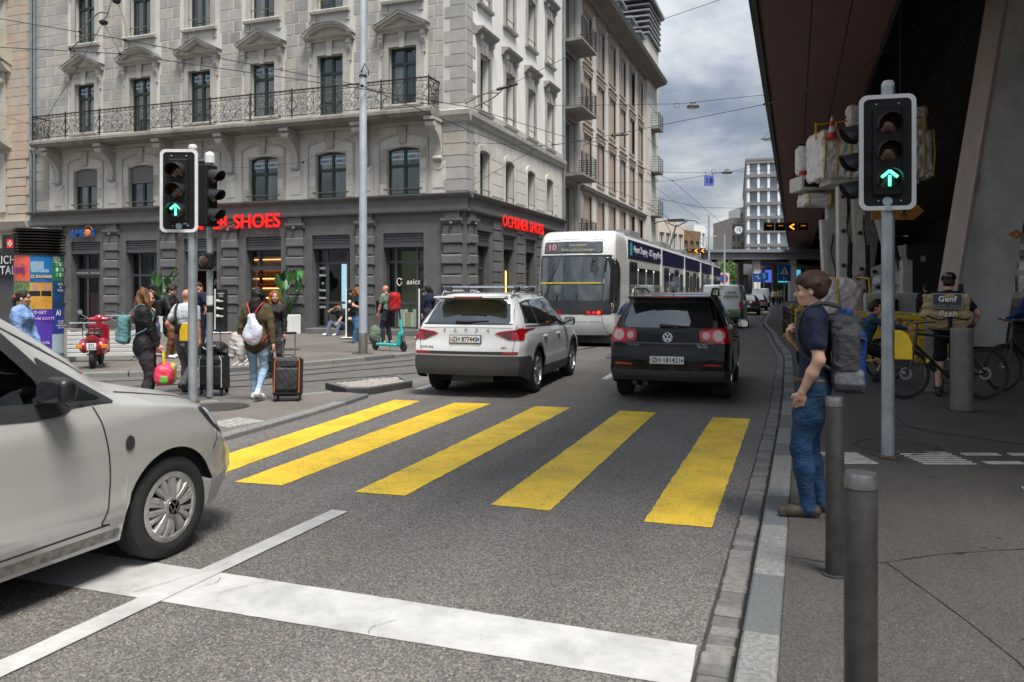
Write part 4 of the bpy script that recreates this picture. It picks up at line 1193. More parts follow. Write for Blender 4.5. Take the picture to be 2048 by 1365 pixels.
bs_=thing('bracket_sign','small dark bracket sign with red and white cross emblem on the beige building','sign',(-32.6,FY-.5,3.75))
MB().box(-.35,-.06,-.4,.35,.06,.4).obj('sign_box',mBlackP,bs_)
MB().box(-.05,-.07,-.18,.33,-.062,.2).obj('red_field',M('flag_red',(.6,.02,.02),.5,var=0,emit=.2),bs_)
MB().box(.10,-.075,-.12,.18,-.071,.14).box(0,-.075,-.03,.28,-.071,.05).obj('white_cross',mWhiteP,bs_)
MB().box(-.04,.06,.2,.04,.5,.26).obj('arm',mBlackP,bs_)
CA,SA=math.cos(YAW),math.sin(YAW)
def at(px,d):
 X=(px-1024)/1600*d
 return Vector((X*CA-d*SA,X*SA+d*CA,0))
def zpx(py,d):return 1.68+(583-py)/1600*d
def facade_box(name,label,p0,p1,z1,depth,nx,nz,wallm,glassm,wz=.62,wx=.7,z0=0.,fr=None,sunk=.25,parapet=.9,roofm=None,first=0.):
 t=thing(name,label,'building',p0,math.atan2((p1-p0).y,(p1-p0).x))
 W=(p1-p0).length
 m=MB();cw=W/nx;ch=(z1-parapet-z0-first)/nz
 holes=[]
 for i in range(nx):
  for j in range(nz):
   a=cw*(i+.5-wx/2);c=z0+first+ch*(j+.5-wz/2)
   holes.append((a,a+cw*wx,c,c+ch*wz))
 wall_holes(m,0,W,z0,z1,holes,sunk)
 m.quad((0,0,z0),(0,0,z1),(0,depth,z1),(0,depth,z0));m.quad((W,0,z1),(W,0,z0),(W,depth,z0),(W,depth,z1))
 m.quad((0,0,z1),(W,0,z1),(W,depth,z1),(0,depth,z1))
 wo=m.obj('wall',wallm,t)
 for a,b,c,d in holes:
  wi=MB();f=min(.08,(b-a)*.06)
  wi.box(a,sunk-.06,c,a+f,sunk,d);wi.box(b-f,sunk-.06,c,b,sunk,d);wi.box((a+b)/2-f/2,sunk-.06,c,(a+b)/2+f/2,sunk,d);wi.box(a+f,sunk-.06,d-f,b-f,sunk,d)
  wo2=wi.obj('window',fr or wallm,wo)
  MB().quad((a,sunk-.01,c),(b,sunk-.01,c),(b,sunk-.01,d),(a,sunk-.01,d)).obj('pane',glassm,wo2)
 return t,wo,W
mFarGlass=M('far_glass',(.16,.20,.22),.15,var=.6,vs=.6,spec=.8)
mCream=M('cream_panel',(.58,.50,.41),.8,var=.06,vs=.5)
mBrown=M('brown_wood',(.19,.115,.06),.7,var=.2,vs=.8)
mWhiteC=M('white_concrete',(.70,.70,.68),.7,var=.06,vs=.5)
mGreyC=M('grey_concrete',(.34,.31,.27),.85,var=.12,vs=.6)
facade_box('cream_building','cream office block with square windows far beyond the pale building',at(1290,92),at(1368,100),zpx(440,95),14,6,3,mCream,mFarGlass,.66,.78,fr=mWhiteC)
t_,wo_,W_=facade_box('brown_building','brown timber-clad building behind the tram pantograph',at(1366,118),at(1401,122),zpx(462,120),14,3,3,mBrown,mFarGlass,.6,.6)
MB().box(-9,1,zpx(462,120),-1,6,zpx(462,120)+1.1).obj('roof_plant',mSteelDark,t_)
facade_box('white_frame_building','narrow white building with tall framed windows beside the brown one',at(1388,128),at(1411,131),zpx(452,130),12,3,4,mWhiteC,mFarGlass,.8,.75)
facade_box('stepped_tower','slim beige grey tower block left of the white office building',at(1463,176),at(1483,176),zpx(436,176),16,2,7,mGreyC,mFarGlass,.5,.6)
facade_box('pale_slab_building','narrow white slab behind the office building',at(1480,190),at(1497,190),zpx(415,190),10,2,6,mWhiteC,mFarGlass,.7,.5)
of=thing('white_office_building','tall white office building with vertical fins and dark bands closing the street','building',at(1495,150),R(4.5))
OH=zpx(322,150);ow=22.0;od=62.0
MB().box(.3,.5,6.5,ow,od,OH-.5).obj('core',M('office_core',(.09,.10,.11),.6,var=.1),of)
nfl=7;fh=(OH-8.0)/nfl
mFin=M('white_fin',(.82,.82,.82),.5,var=.03);mBand=M('grey_band',(.20,.19,.19),.7,var=.1)
fin_me=MB().box(-.22,-.2,0,.22,.45,fh-.62).mesh('fin',mFin)
pane_me=MB().quad((-.2,.40,0),(1.46,.40,0),(1.46,.40,fh-.62),(-.2,.40,fh-.62)).mesh('pane',M('office_glass',(.30,.36,.42),.12,var=.5,vs=.35,spec=.9))
for j in range(nfl):
 z=8.0+j*fh
 b=MB();b.box(-.3,-.35,z+fh-.62,ow,.5,z+fh-.05);b.box(-.3,.5,z+fh-.62,.28,od,z+fh-.05)
 bo=b.obj('floor_band',mBand,of)
 for i in range(13):
  inst('fin',fin_me,bo,(i*1.8+.17,0,z-.05))
  if i<12:inst('pane',pane_me,bo,(i*1.8+.34,0,z-.05))
 sd=MB()
 for i in range(34):sd.box(-.22,.5+i*1.8,z-.05,.12,.84+i*1.8,z+fh-.62)
 sd.obj('side_fins',mFin,bo)
MB().box(-.5,-.5,7.0,ow,od,7.95).obj('base_slab',mWhiteC,of)
MB().box(-.4,-.4,OH-.05,ow,od,OH+.35).obj('parapet',mBand,of)
r=MB()
for x in(5.0,8.0):r.cyl((x,2,OH+.3),(x,2,OH+4.2),.12,n=6)
for i in range(6):
 r.cyl((2.2+i*.2,1+i*.5,OH+4.2),(9.8-i*.2,1.2+i*.5,OH+4.6+.25*(i%2)),.06,n=5)
 r.cyl((2.6+i*1.3,1,OH+4.1),(4+i*1.0,3.6,OH+6.0),.05,n=5)
r.obj('roof_gantry',mSteelDark,of)
lb,lw,_=facade_box('low_hall','low grey hall with purple and blue lit windows under the office building',at(1478,138),at(1640,134),7.0,10,7,1,M('hall_grey',(.22,.22,.23),.8,var=.1,vs=.5),M('hall_glass',(.05,.055,.06),.1,var=.2),.5,.7)
k=0
for i,c in enumerate(((.16,.07,.55),(.05,.10,.5),(.05,.42,.5),(.06,.3,.45))):
 MB().box(2.2+i*2.1,-.05,3.2,3.7+i*2.1,.1,5.3).obj('lit_window',M('lit_%d'%i,c,.4,var=.3,vs=1.5,emit=.7),lw)
fs=thing('hall_roof','flat grey station roof on tall columns spanning the far end of the street','roof',at(1418,122),YAW)
SW=24
rf=MB();rf.box(0,0,zpx(505,122),SW,14,zpx(499,122));rf.box(.4,.5,zpx(519,122),SW,13,zpx(505,122)-.01)
ro=rf.obj('roof_slab',M('roof_fascia',(.20,.215,.24),.6,var=.1,vs=.5),fs)
wv=MB();rows_=[]
for j in range(4):
 rows_.append([(x,.2+j*4.5,zpx(521,122)-.9*(.5+.5*math.sin(x*.32+2.2))-.02)for x in np.linspace(.3,SW-.3,26)])
wv.grid(rows_);wv.obj('wooden_soffit',M('wood_soffit',(.26,.13,.06),.7,var=.2,vs=.6),fs,True)
for i in range(5):
 x=2.1+i*5.55
 MB().box(x-.5,1.0,-.1,x+.5,1.9,zpx(505,122)).obj('column',mWhiteC,fs)
 MB().box(x-.35,9.5,-.1,x+.35,10.2,zpx(515,122)).obj('column',mGreyC,fs)
# ================================================================ STATION CANOPY (right)
mSoffit=M('red_brown_soffit',(.15,.066,.055),.6,var=.14,vs=1.2)
mSlat=M('canopy_slat',(.055,.042,.036),.7,var=.2,vs=4)
mFascia=M('black_fascia',(.018,.018,.018),.5,var=.2)
mConc=M('fair_faced_concrete',(.64,.63,.59),.75,var=.2,vs=1.1,bump=.1,bs=40,grime=.45)
mConcEdge=M('column_edge_strip',(.42,.35,.31),.7,var=.1,vs=2)
CZ=9.0
can=thing('station_canopy','huge dark station canopy with red brown panelled soffit and slatted ceiling','canopy',(0,0,0),R(.6))
CL0,CL1=2.0,150.0  # near end is out of view, set for the shade it casts
xs_=[-.92,.40,1.36,2.42]
for i in range(3):
 y=CL0;ln=7.6
 while y<CL1-1:
  MB().box(xs_[i]+.018,y+.012,CZ,xs_[i+1]-.018,min(y+ln,CL1)-.012,CZ+.05).obj('soffit_panel',mSoffit,can)
  y+=ln
MB().box(-1.10,CL0,CZ-.10,-.92,CL1,CZ+.7).obj('fascia',mFascia,can)
MB().box(-.92,CL0,CZ+.06,2.5,CL1,CZ+.9).obj('roof_deck',mFascia,can)
MB().box(2.5,3,CZ+2.06,34,CL1,CZ+2.9).obj('roof_deck',mFascia,can)  # unseen near edge of the deck placed to darken the right pavement
MB().box(2.44,3,CZ+.06,2.498,CL1,CZ+2.5).obj('inner_fascia',mSoffit,can)
MB().box(2.42,CL0,CZ-.05,2.5,CL1,CZ+.055).obj('edge_trim',mFascia,can)
slat_me=MB().box(-.035,3,CZ+1.98,.035,CL1,CZ+2.058).mesh('slat',mSlat)
for i in range(70):
 inst('slat',slat_me,can,(2.62+.21*i,0,0))
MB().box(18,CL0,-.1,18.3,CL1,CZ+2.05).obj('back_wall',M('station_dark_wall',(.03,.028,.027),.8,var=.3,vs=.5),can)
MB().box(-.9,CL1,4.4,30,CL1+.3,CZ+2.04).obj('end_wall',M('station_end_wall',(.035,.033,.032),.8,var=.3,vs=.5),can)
def slanted_column(loc,label,sc=1.0,detail=False):
 t=thing('concrete_column',label,'column',loc,YAW*.9,'slanted columns under the station canopy')
 zb,zt=0.05,CZ+2.0-loc[2]
 bot=[(-.86,-.5),(.62,-.5),(.62,.5),(-.86,.5)]
 top=[(.94,-.5),(2.24,-.5),(2.24,.5),(.94,.5)]
 m=MB();m.add([(x,y,zb)for x,y in bot]+[(x,y,zt)for x,y in top],[(3,2,1,0),(4,5,6,7),(0,1,5,4),(1,2,6,5),(2,3,7,6),(3,0,4,7)])
 m.obj('shaft',mConc,t,bevel=.03)
 s=MB();s.add([(-.93,-.515,zb),(-.84,-.515,zb),(-.84,.515,zb),(-.93,.515,zb),(.84,-.515,zt),(.96,-.515,zt),(.96,.515,zt),(.84,.515,zt)],[(3,2,1,0),(4,5,6,7),(0,1,5,4),(1,2,6,5),(2,3,7,6),(3,0,4,7)])
 s.obj('edge_strip',mConcEdge,t)
 if detail:
  def on(z,x):
   return(lerp(0,1.72,(z-zb)/(zt-zb))+x,-.506,z)
  c=on(3.1,.42)
  MB().prism([(c[0]-.22,c[2]),(c[0],c[2]-.13),(c[0]+.22,c[2]),(c[0],c[2]+.13)],-.516,-.502,'y').obj('orange_diamond',M('orange_plate',(.65,.22,.015),.5,var=.1),t)
  MB().lathe([(.03,-.53),(.03,-.516)],10,(c[0],0,c[2]),'y').obj('diamond_bolt',mWhiteP,t)
  c=on(4.4,-.86);MB().bar((c[0]-.06,-.585,4.2),(c[0]+.06,-.585,4.75),.05,.012).obj('purple_tag',M('purple_tag',(.2,.03,.13),.5,var=0),t)
  c=on(1.5,-.86);MB().box(c[0]-.02,-.59,1.35,c[0]+.09,-.572,1.75).obj('switch_plate',mSteelDark,t)
 return t
slanted_column((4.35,25.2,.12),'big slanted concrete column with an orange diamond beside the cyclist',detail=True)
for k in range(2,6):
 slanted_column((4.35,25.2+25*k,.12),'slanted concrete column farther along under the canopy behind the wrapped lift' if k==2 else 'small far slanted concrete column in the dark under the canopy')
def train(name,label,x,y0,y1,cars,mirror=1):
 t=thing(name,label,'train',(x,y0,.12))
 L_=(y1-y0)/cars
 mB=M('train_white',(.50,.51,.50),.35,var=.06,coat=.2);mS=M('train_blue',(.012,.022,.06),.35,var=.1);mW=M('train_window',(.01,.011,.012),.06,var=.1,spec=.9)
 for c in range(cars):
  a,b=c*L_+.25,(c+1)*L_-.25
  m=MB();prof=[(0,.9),(.06,1.0),(0,3.6),(-.0,3.62),(.5,4.35),(2.4,4.5),(2.6,.9)]
  m.prism([(p[0],p[1])for p in prof][::-1],a,b,'y')
  o=m.obj('carriage',mB,t,fix=True)
  MB().box(-.012,a+.02,.85,.0,b-.02,1.25).obj('blue_stripe',mS,o);MB().box(-.006,a+.02,2.62,.02,b-.02,2.85).obj('blue_stripe',mS,o)
  MB().prism([(.02,3.62),(.5,4.36),(.52,4.34),(.04,3.6)],a,b,'y').obj('roof_edge',M('train_roof',(.10,.10,.11),.5,var=.1),o,fix=True)
  k=0;y=a+.8
  while y<b-1.4:
   for z0,z1 in((1.55,2.25),(2.5,3.35)):
    MB().box(-.015,y,z0,.03,y+1.15,z1).obj('window',mW,o)
   y+=1.9
  MB().box(.2,a+1,.2,2.4,b-1,.9).obj('bogie',mFascia,o)
  for y in(a+2,a+4.2,b-4.2,b-2):MB().cyl((.1,y,.45),(.25,y,.45),.44,n=18).obj('wheel',mFascia,o)
 return t
train('double_deck_train','white double deck train with blue stripe and black windows behind the slanted column',8.9,31,135,4)
k=thing('dark_kiosk','tall black box cabinet behind the man in the dark suit','kiosk',(4.3,40,.12),R(10))
MB().cbox(0,0,0,2.4,2.4,3.7,.04).obj('cabinet',M('kiosk_black',(.022,.022,.023),.4,var=.2),k)
MB().box(.6,-.02,2.9,.8,-.001,3.15).obj('notice',M('letter_grey'),k)
ck=thing('platform_clock','round station clock peeking out behind the slanted column','clock',(7.15,29.6,4.0))
MB().lathe([(.5,-.06),(.5,.06)],28,axis='y').obj('case',mFascia,ck);MB().lathe([(.46,-.07),(.46,-.062)],28,axis='y').obj('dial',mWhiteP,ck)
MB().bar((0,-.08,0),(.2,-.08,.25),.04,.01,(0,1,0)).bar((0,-.08,0),(-.1,-.08,.12),.05,.01,(0,1,0)).obj('hands',mBlackP,ck)
for i in range(12):
 a=i*PI/6;MB().bar((.36*math.cos(a),-.075,.36*math.sin(a)),(.43*math.cos(a),-.075,.43*math.sin(a)),.03,.008,(0,1,0)).obj('hour_mark',mBlackP,ck)
MB().cyl((0,0,.5),(0,0,CZ-4),.04).obj('hanger',mFascia,ck)
osn=thing('detour_sign','orange arrow shaped detour sign with walking figure hanging behind the traffic light','sign',(2.35,23.2,0),YAW)
z_=zpx(422,21)
MB().prism([(-.75,z_-.24),(.35,z_-.24),(.62,z_),(.35,z_+.24),(-.75,z_+.24)],-.015,.015,'y').obj('board',M('detour_orange',(.42,.16,.02),.5,var=.15),osn,fix=True)
MB().sphere((.1,-.02,z_+.13),(.035,.01,.04),8,6).bar((.1,-.022,z_+.08),(.09,-.022,z_-.04),.06,.012,(0,1,0)).bar((.09,-.022,z_-.04),(.16,-.022,z_-.17),.035,.012,(0,1,0)).bar((.09,-.022,z_-.04),(.02,-.022,z_-.17),.035,.012,(0,1,0)).bar((.1,-.022,z_+.06),(.18,-.022,z_-.02),.025,.012,(0,1,0)).obj('walking_figure',mBlackP,osn)
MB().bar((-.5,-.02,z_-.12),(-.15,-.02,z_-.12),.04,.01,(0,1,0)).obj('arrow_bar',mBlackP,osn)
MB().cyl((0,0,z_+.24),(0,0,CZ),.015).obj('hanger',mFascia,osn)
# ================================================================ SIGNED-DISTANCE BODIES (smooth blended surfaces)
def surface_nets(F,org,h):
 S=F<0
 nx,ny,nz=F.shape
 c=np.zeros((nx-1,ny-1,nz-1),np.uint8)
 for i in(0,1):
  for j in(0,1):
   for k in(0,1):
    c+=S[i:nx-1+i,j:ny-1+j,k:nz-1+k]
 act=(c>0)&(c<8)
 ii=np.argwhere(act)
 vid=-np.ones(act.shape,np.int64);vid[act]=np.arange(len(ii))
 acc=np.zeros((len(ii),3));cnt=np.zeros(len(ii))
 C=[(i,j,k)for i in(0,1)for j in(0,1)for k in(0,1)]
 val={q:F[ii[:,0]+q[0],ii[:,1]+q[1],ii[:,2]+q[2]]for q in C}
 for a in C:
  for ax in range(3):
   if a[ax]==0:
    b=list(a);b[ax]=1;b=tuple(b)
    va,vb=val[a],val[b];m=(va<0)!=(vb<0)
    t=np.where(m,va/np.where(np.abs(va-vb)<1e-12,1,va-vb),0)
    p=np.array(a,float)[None].repeat(len(ii),0);p[:,ax]+=t
    acc[m]+=p[m];cnt[m]+=1
 V=(ii+acc/np.maximum(cnt,1)[:,None])*h+np.array(org)
 Q=[]
 for ax in range(3):
  sl0=[slice(1,-1)]*3;sl1=[slice(1,-1)]*3
  sl0[ax]=slice(0,-1);sl1[ax]=slice(1,None)
  A,B=S[tuple(sl0)],S[tuple(sl1)]
  e=np.argwhere(A!=B);inside_=A[tuple(e.T)]
  off=np.ones(3,int);off[ax]=0;e=e+off
  u,w=[(1,2),(2,0),(0,1)][ax]
  def cell(du,dw):
   q=e.copy();q[:,u]-=du;q[:,w]-=dw
   return vid[tuple(q.T)]
  q=np.stack([cell(1,1),cell(0,1),cell(0,0),cell(1,0)],1)
  q[~inside_]=q[~inside_][:,::-1]
  Q.append(q[(q>=0).all(1)])
 return V,np.concatenate(Q),ii
class Body:
 def __init__(s):s.p=[]
 def cone(s,a,b,ra,rb,m=0,k=.02,flat=None):s.p.append(('c',np.array(a,float),np.array(b,float),ra,rb,m,k,flat));return s
 def chain(s,pts,rs,m=0,k=.02,flat=None):
  for i in range(len(pts)-1):s.cone(pts[i],pts[i+1],rs[i],rs[i+1],m,k,flat)
  return s
 def ell(s,c,r,m=0,k=.02,rot=None,sub=False):
  s.p.append(('s' if sub else 'e',np.array(c,float),np.array(r,float),None if rot is None else np.array(rot.to_3x3()),0,m,k,None));return s
 def box(s,c,r,m=0,k=.02,rot=None,rd=.03):
  s.p.append(('b',np.array(c,float),np.array(r,float),None if rot is None else np.array(rot.to_3x3()),rd,m,k,None));return s
 def mesh(s,name,mats,h,folds=None,seed=0):
  lo,hi=np.full(3,1e9),np.full(3,-1e9);bbs=[]
  for q in s.p:
   if q[0]=='c':
    r=max(q[3],q[4])+2*h;a,b=np.minimum(q[1],q[2])-r,np.maximum(q[1],q[2])+r
   else:
    r=(np.linalg.norm(q[2])if q[3]is not None else q[2])+2*h;a,b=q[1]-r,q[1]+r
   bbs.append((a,b));lo=np.minimum(lo,a);hi=np.maximum(hi,b)
  lo-=3*h;n=np.ceil((hi+3*h-lo)/h).astype(int)+1
  F=np.full(n,.5,np.float32);best=np.full(n,.5,np.float32);mat=np.zeros(n,np.int8)
  rng=np.random.RandomState(seed)
  for q,(a,b)in zip(s.p,bbs):
   k=q[6];pad=k+3*h
   i0=np.maximum(np.floor((a-pad-lo)/h).astype(int),0);i1=np.minimum(np.ceil((b+pad-lo)/h).astype(int)+1,n)
   X=[(np.arange(i0[d],i1[d])*h+lo[d]).astype(np.float32)for d in range(3)]
   sl=tuple(slice(i0[d],i1[d])for d in range(3))
   if q[0]=='c':
    ax=(q[2]-q[1]).astype(np.float32);L2=max(float(ax@ax),1e-9)
    dx,dy,dz=X[0][:,None,None]-np.float32(q[1][0]),X[1][None,:,None]-np.float32(q[1][1]),X[2][None,None,:]-np.float32(q[1][2])
    t=np.clip((dx*ax[0]+dy*ax[1]+dz*ax[2])/L2,0,1)
    ex,ey,ez=dx-t*ax[0],dy-t*ax[1],dz-t*ax[2]
    if q[7]is not None:ex,ey,ez=ex/q[7][0],ey/q[7][1],ez/q[7][2]
    D=np.sqrt(ex*ex+ey*ey+ez*ez)-(q[3]+(q[4]-q[3])*t)
   else:
    dx,dy,dz=X[0][:,None,None]-np.float32(q[1][0]),X[1][None,:,None]-np.float32(q[1][1]),X[2][None,None,:]-np.float32(q[1][2])
    if q[3]is not None:
     Rm=q[3].T.astype(np.float32)
     dx,dy,dz=Rm[0,0]*dx+Rm[0,1]*dy+Rm[0,2]*dz,Rm[1,0]*dx+Rm[1,1]*dy+Rm[1,2]*dz,Rm[2,0]*dx+Rm[2,1]*dy+Rm[2,2]*dz
    r=q[2].astype(np.float32)
    if q[0]=='b':
     rd=q[4];ax_,ay_,az_=np.abs(dx)-(r[0]-rd),np.abs(dy)-(r[1]-rd),np.abs(dz)-(r[2]-rd)
     D=np.sqrt(np.maximum(ax_,0)**2+np.maximum(ay_,0)**2+np.maximum(az_,0)**2)+np.minimum(np.maximum(ax_,np.maximum(ay_,az_)),0)-rd
    else:
     k0=np.sqrt((dx/r[0])**2+(dy/r[1])**2+(dz/r[2])**2);k1=np.sqrt((dx/r[0]**2)**2+(dy/r[1]**2)**2+(dz/r[2]**2)**2)
     D=k0*(k0-1)/np.maximum(k1,1e-6)
   Fo=F[sl]
   if q[0]=='s':
    hh=np.maximum(k-np.abs(-D-Fo),0)/k;F[sl]=np.maximum(Fo,-D)+hh*hh*k*.25
    continue
   hh=np.maximum(k-np.abs(D-Fo),0)/max(k,1e-6)
   F[sl]=np.minimum(Fo,D)-hh*hh*k*.25
   bo=best[sl];m=D<bo
   mo=mat[sl];mo[m]=q[5];bo[m]=D[m]
  if folds:
   X=[(np.arange(n[d])*h+lo[d]).astype(np.float32)for d in range(3)]
   gx,gy,gz=X[0][:,None,None],X[1][None,:,None],X[2][None,None,:]
   W=np.zeros(n,np.float32)
   for o in range(5):
    f=14*1.55**o;v=rng.randn(3);v/=np.linalg.norm(v);v[2]*=1.25;ph=rng.rand()*6
    W+=np.float32(.8**o)*np.sin(f*(v[0]*gx+v[1]*gy+v[2]*gz)+ph+1.7*np.sin(9*(v[1]*gx-v[0]*gz)+ph*2+5*gy)).astype(np.float32)
   amp=np.zeros(len(mats),np.float32)
   for mi,a in folds.items():amp[mi]=a
   F+=W*amp[mat]*(np.abs(F)<.05)
  V,Q,ci=surface_nets(F,lo,h)
  me=bpy.data.meshes.new(name)
  me.vertices.add(len(V));me.vertices.foreach_set('co',V.ravel())
  me.loops.add(len(Q)*4);me.loops.foreach_set('vertex_index',Q.ravel())
  me.polygons.add(len(Q));me.polygons.foreach_set('loop_start',np.arange(0,len(Q)*4,4));me.polygons.foreach_set('loop_total',np.full(len(Q),4))
  vm=mat[ci[:,0],ci[:,1],ci[:,2]]
  fm=vm[Q[:,0]]
  me.polygons.foreach_set('material_index',fm.astype(np.int32))
  me.update(calc_edges=True);me.validate()
  for m in mats:me.materials.append(m)
  me.shade_smooth()
  return me
 def obj(s,name,mats,h,parent=None,folds=None,seed=0,loc=None):
  o=bpy.data.objects.new(name,s.mesh(name,mats if isinstance(mats,(list,tuple))else[mats],h,folds,seed))
  COL.objects.link(o)
  if parent:o.parent=parent
  if loc:o.location=loc
  return o
# ================================================================ VEHICLES
mTyre=M('tyre_rubber',(.018,.018,.018),.8,var=.25,vs=15,bump=.2,bs=60)
mPlastic=M('black_trim_plastic',(.028,.028,.03),.55,var=.15,vs=8)
mPlasticG=M('grey_bumper_plastic',(.055,.057,.06),.5,var=.12,vs=5)
mCarGlass=M('tinted_car_glass',(.012,.016,.016),.03,var=0,spec=.8,ior=1.8,coat=.5)
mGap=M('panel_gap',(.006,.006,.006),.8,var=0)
mChrome=M('chrome',(.62,.63,.65),.12,1.,var=.05)
mAlloy=M('alloy_silver',(.42,.42,.42),.28,.9,var=.12,vs=12)
mHubGrey=M('hubcap_grey',(.48,.47,.45),.35,.6,var=.2,vs=18)
mAlloyDark=M('alloy_dark',(.05,.05,.052),.4,.7,var=.2,vs=12)
mTailRed=M('tail_light_red',(.26,.004,.006),.1,var=.25,vs=30,coat=.6,emit=.05)
mTailLit=M('tail_light_lit',(1.,.03,.02),.2,var=0,emit=2.0)
mTailClear=M('tail_light_clear',(.55,.42,.40),.15,var=.15,vs=30,coat=.5)
mTailDark=M('tail_light_smoke',(.07,.03,.03),.12,var=.3,vs=30,coat=.5)
mPlate=M('plate_white',(.72,.72,.70),.45,var=.06,vs=9)
mPlateTxt=M('plate_black',(.012,.012,.012),.5,var=0)
mHeadlamp=M('headlamp_glass',(.55,.60,.65),.12,.0,var=.5,vs=30,coat=1.)
def paint(name,col,rough=.32,metal=0.,coat=.9,var=.035):
 return M(name,col,rough,metal,var=var,vs=1.6,coat=coat)
def polygrid(poly,nu=10,nv=8):
 bs=[p[1]for p in poly];b0,b1=min(bs),max(bs)
 rows=[]
 for j in range(nv+1):
  t=.5-.5*math.cos(PI*j/nv)
  b=lerp(b0+1e-5,b1-1e-5,t)
  xs=[]
  for i in range(len(poly)):
   (x0,y0),(x1,y1)=poly[i],poly[(i+1)%len(poly)]
   if(y0-b)*(y1-b)<=0 and abs(y1-y0)>1e-9:
    xs.append(x0+(x1-x0)*(b-y0)/(y1-y0))
  rows.append([(lerp(min(xs),max(xs),i/nu),b)for i in range(nu+1)])
 return rows
def rounded(poly,r,n=4):
 out=[]
 m=len(poly)
 for i in range(m):
  p,a,b=Vector(poly[i]),Vector(poly[i-1]),Vector(poly[(i+1)%m])
  ra=min(r,(a-p).length*.45);rb=min(r,(b-p).length*.45)
  s,e=p+(a-p).normalized()*ra,p+(b-p).normalized()*rb
  for k in range(n+1):
   t=k/n
   q=s*(1-t)**2+p*(2*t*(1-t))+e*t*t
   out.append((q.x,q.y))
 return out
class Car:
 def __init__(s,name,label,cat,loc,rz,L,top,belt,wbelt,wroof,wmax,zbot,zclad,tail,nose,wheels,rt,paintm,cladm,edge=.10,bulge=.07,nbulge=.16,archgap=.05,group=None,sq=.5,crease=()):
  s.t=thing(name,label,cat,loc,rz,group)
  s.L=L
  top,belt,wbelt,wroof,wmax,zbot,zclad,tail,nose=[pchip(t)for t in(top,belt,wbelt,wroof,wmax,zbot,zclad,tail,nose)]
  ra=rt+archgap
  st=set(np.round(np.arange(0,L+.001,.06),4))|{0.0,L}
  for yw in wheels:
   for a in np.linspace(0,PI,21):st.add(round(yw+ra*math.cos(a),4))
  for e in(.015,.03):st|={e,round(L-e,4)}
  st=sorted(x for x in st if 0<=x<=L)
  nA,nB,nC,nD=5,20,7,8
  s.rt=rt
  grid=[]
  for y in st:
   zb=zbot(y)
   for yw in wheels:
    if abs(y-yw)<ra:zb=max(zb,rt+math.sqrt(ra*ra-(y-yw)**2))
   zc=max(zclad(y),zb+.012)
   be=max(belt(y),zc+.05);tp=max(top(y),be+.012);ze=be+(tp-be)*(1-edge)
   wm,wb,wr=wmax(y),wbelt(y),wroof(y)
   for d0,rr in((y,.22),(L-y,.42)):
    if d0<rr:
     q=1-d0/rr;k=1-(.075 if rr<.3 else.16)*q**2.2
     wm*=k;wb*=k;wr*=k
   zm=lerp(.28,be,.62)
   wz=pchip([(.05,wm-.10),(.30,wm-.035),(.48,wm-.008),(zm if zm>.5 else.52,wm),(max(be-.05,zm+.03),wb+.012),(max(be,zm+.06),wb)])
   w0=wz;wz=lambda z:w0(z)+sum(am*max(0,1-abs(z-zc_)/(wd if z<zc_ else wd*.35))for zc_,am,wd in crease)
   half=[(wz(lerp(zb,zc,i/nA)),lerp(zb,zc,i/nA))for i in range(nA)]
   half+=[(wz(lerp(zc,be,i/nB)),lerp(zc,be,i/nB))for i in range(nB)]
   for i in range(nC):
    t=i/nC;half.append((lerp(wb,wr,t)+.025*math.sin(PI*t)*min(1,(tp-be)/.4),lerp(be,ze,t)))
   for i in range(nD+1):
    t=i/nD*PI/2;half.append((wr*math.cos(t)**sq,ze+(tp-ze)*math.sin(t)**.9))
   row=[]
   for sg,seq in((-1,half),(1,half[-2::-1])):
    for x,z in seq:
     yy=y+tail(z)*max(0,1-y/1.5)**3-nose(z)*max(0,1-(L-y)/1.6)**3
     row.append((sg*x,yy,z))
   grid.append(row)
  H=nA+nB+nC+nD+1
  s.body=MB();s.clad=MB()
  N=len(grid[0])
  def mat_of(j):
   k=j if j<H-1 else N-2-j
   return s.clad if k<nA else s.body
  idx={}
  def vert(mb,key,p):
   d=idx.setdefault(id(mb),{})
   if key not in d:
    d[key]=len(mb.v);mb.v.append(p)
   return d[key]
  for i in range(len(grid)-1):
   for j in range(N-1):
    mb=mat_of(j)
    f=[vert(mb,(a,b),grid[a][b])for a,b in((i,j),(i+1,j),(i+1,j+1),(i,j+1))]
    mb.f.append(tuple(f))
  nx=10
  for end,row,bl in((0,grid[0],-bulge),(1,grid[-1],nbulge)):
   for r in range(H-1):
    mb=s.clad if r<nA else s.body
    def P(rr,c):
     Lp,Rp=Vector(row[rr]),Vector(row[N-1-rr])
     t=c/nx;p=Lp.lerp(Rp,t);u=2*t-1
     if 0<c<nx:p.y+=bl*(1-u*u)*(1 if rr<H-2 else.5)
     return tuple(p)
    for c in range(nx):
     def key(rr,cc):
      if cc==0:return(0 if end==0 else len(grid)-1,rr)
      if cc==nx:return(0 if end==0 else len(grid)-1,N-1-rr)
      return('cap',end,rr,cc)
     q=[(r,c),(r,c+1),(r+1,c+1),(r+1,c)]
     f=[vert(mb,key(*k),P(*k))for k in q]
     mb.f.append(tuple(f)if end==0 else tuple(f[::-1]))
  allv=s.body.v+s.clad.v;nb=len(s.body.v)
  s.bvh=BVHTree.FromPolygons(allv,s.body.f+[tuple(i+nb for i in f)for f in s.clad.f])
  s.paint=paintm
  s.wheels=wheels
  s.bo=s.body.obj('body',paintm,s.t,True,50)
  s.co=s.clad.obj('lower_cladding',cladm,s.t,True,50)
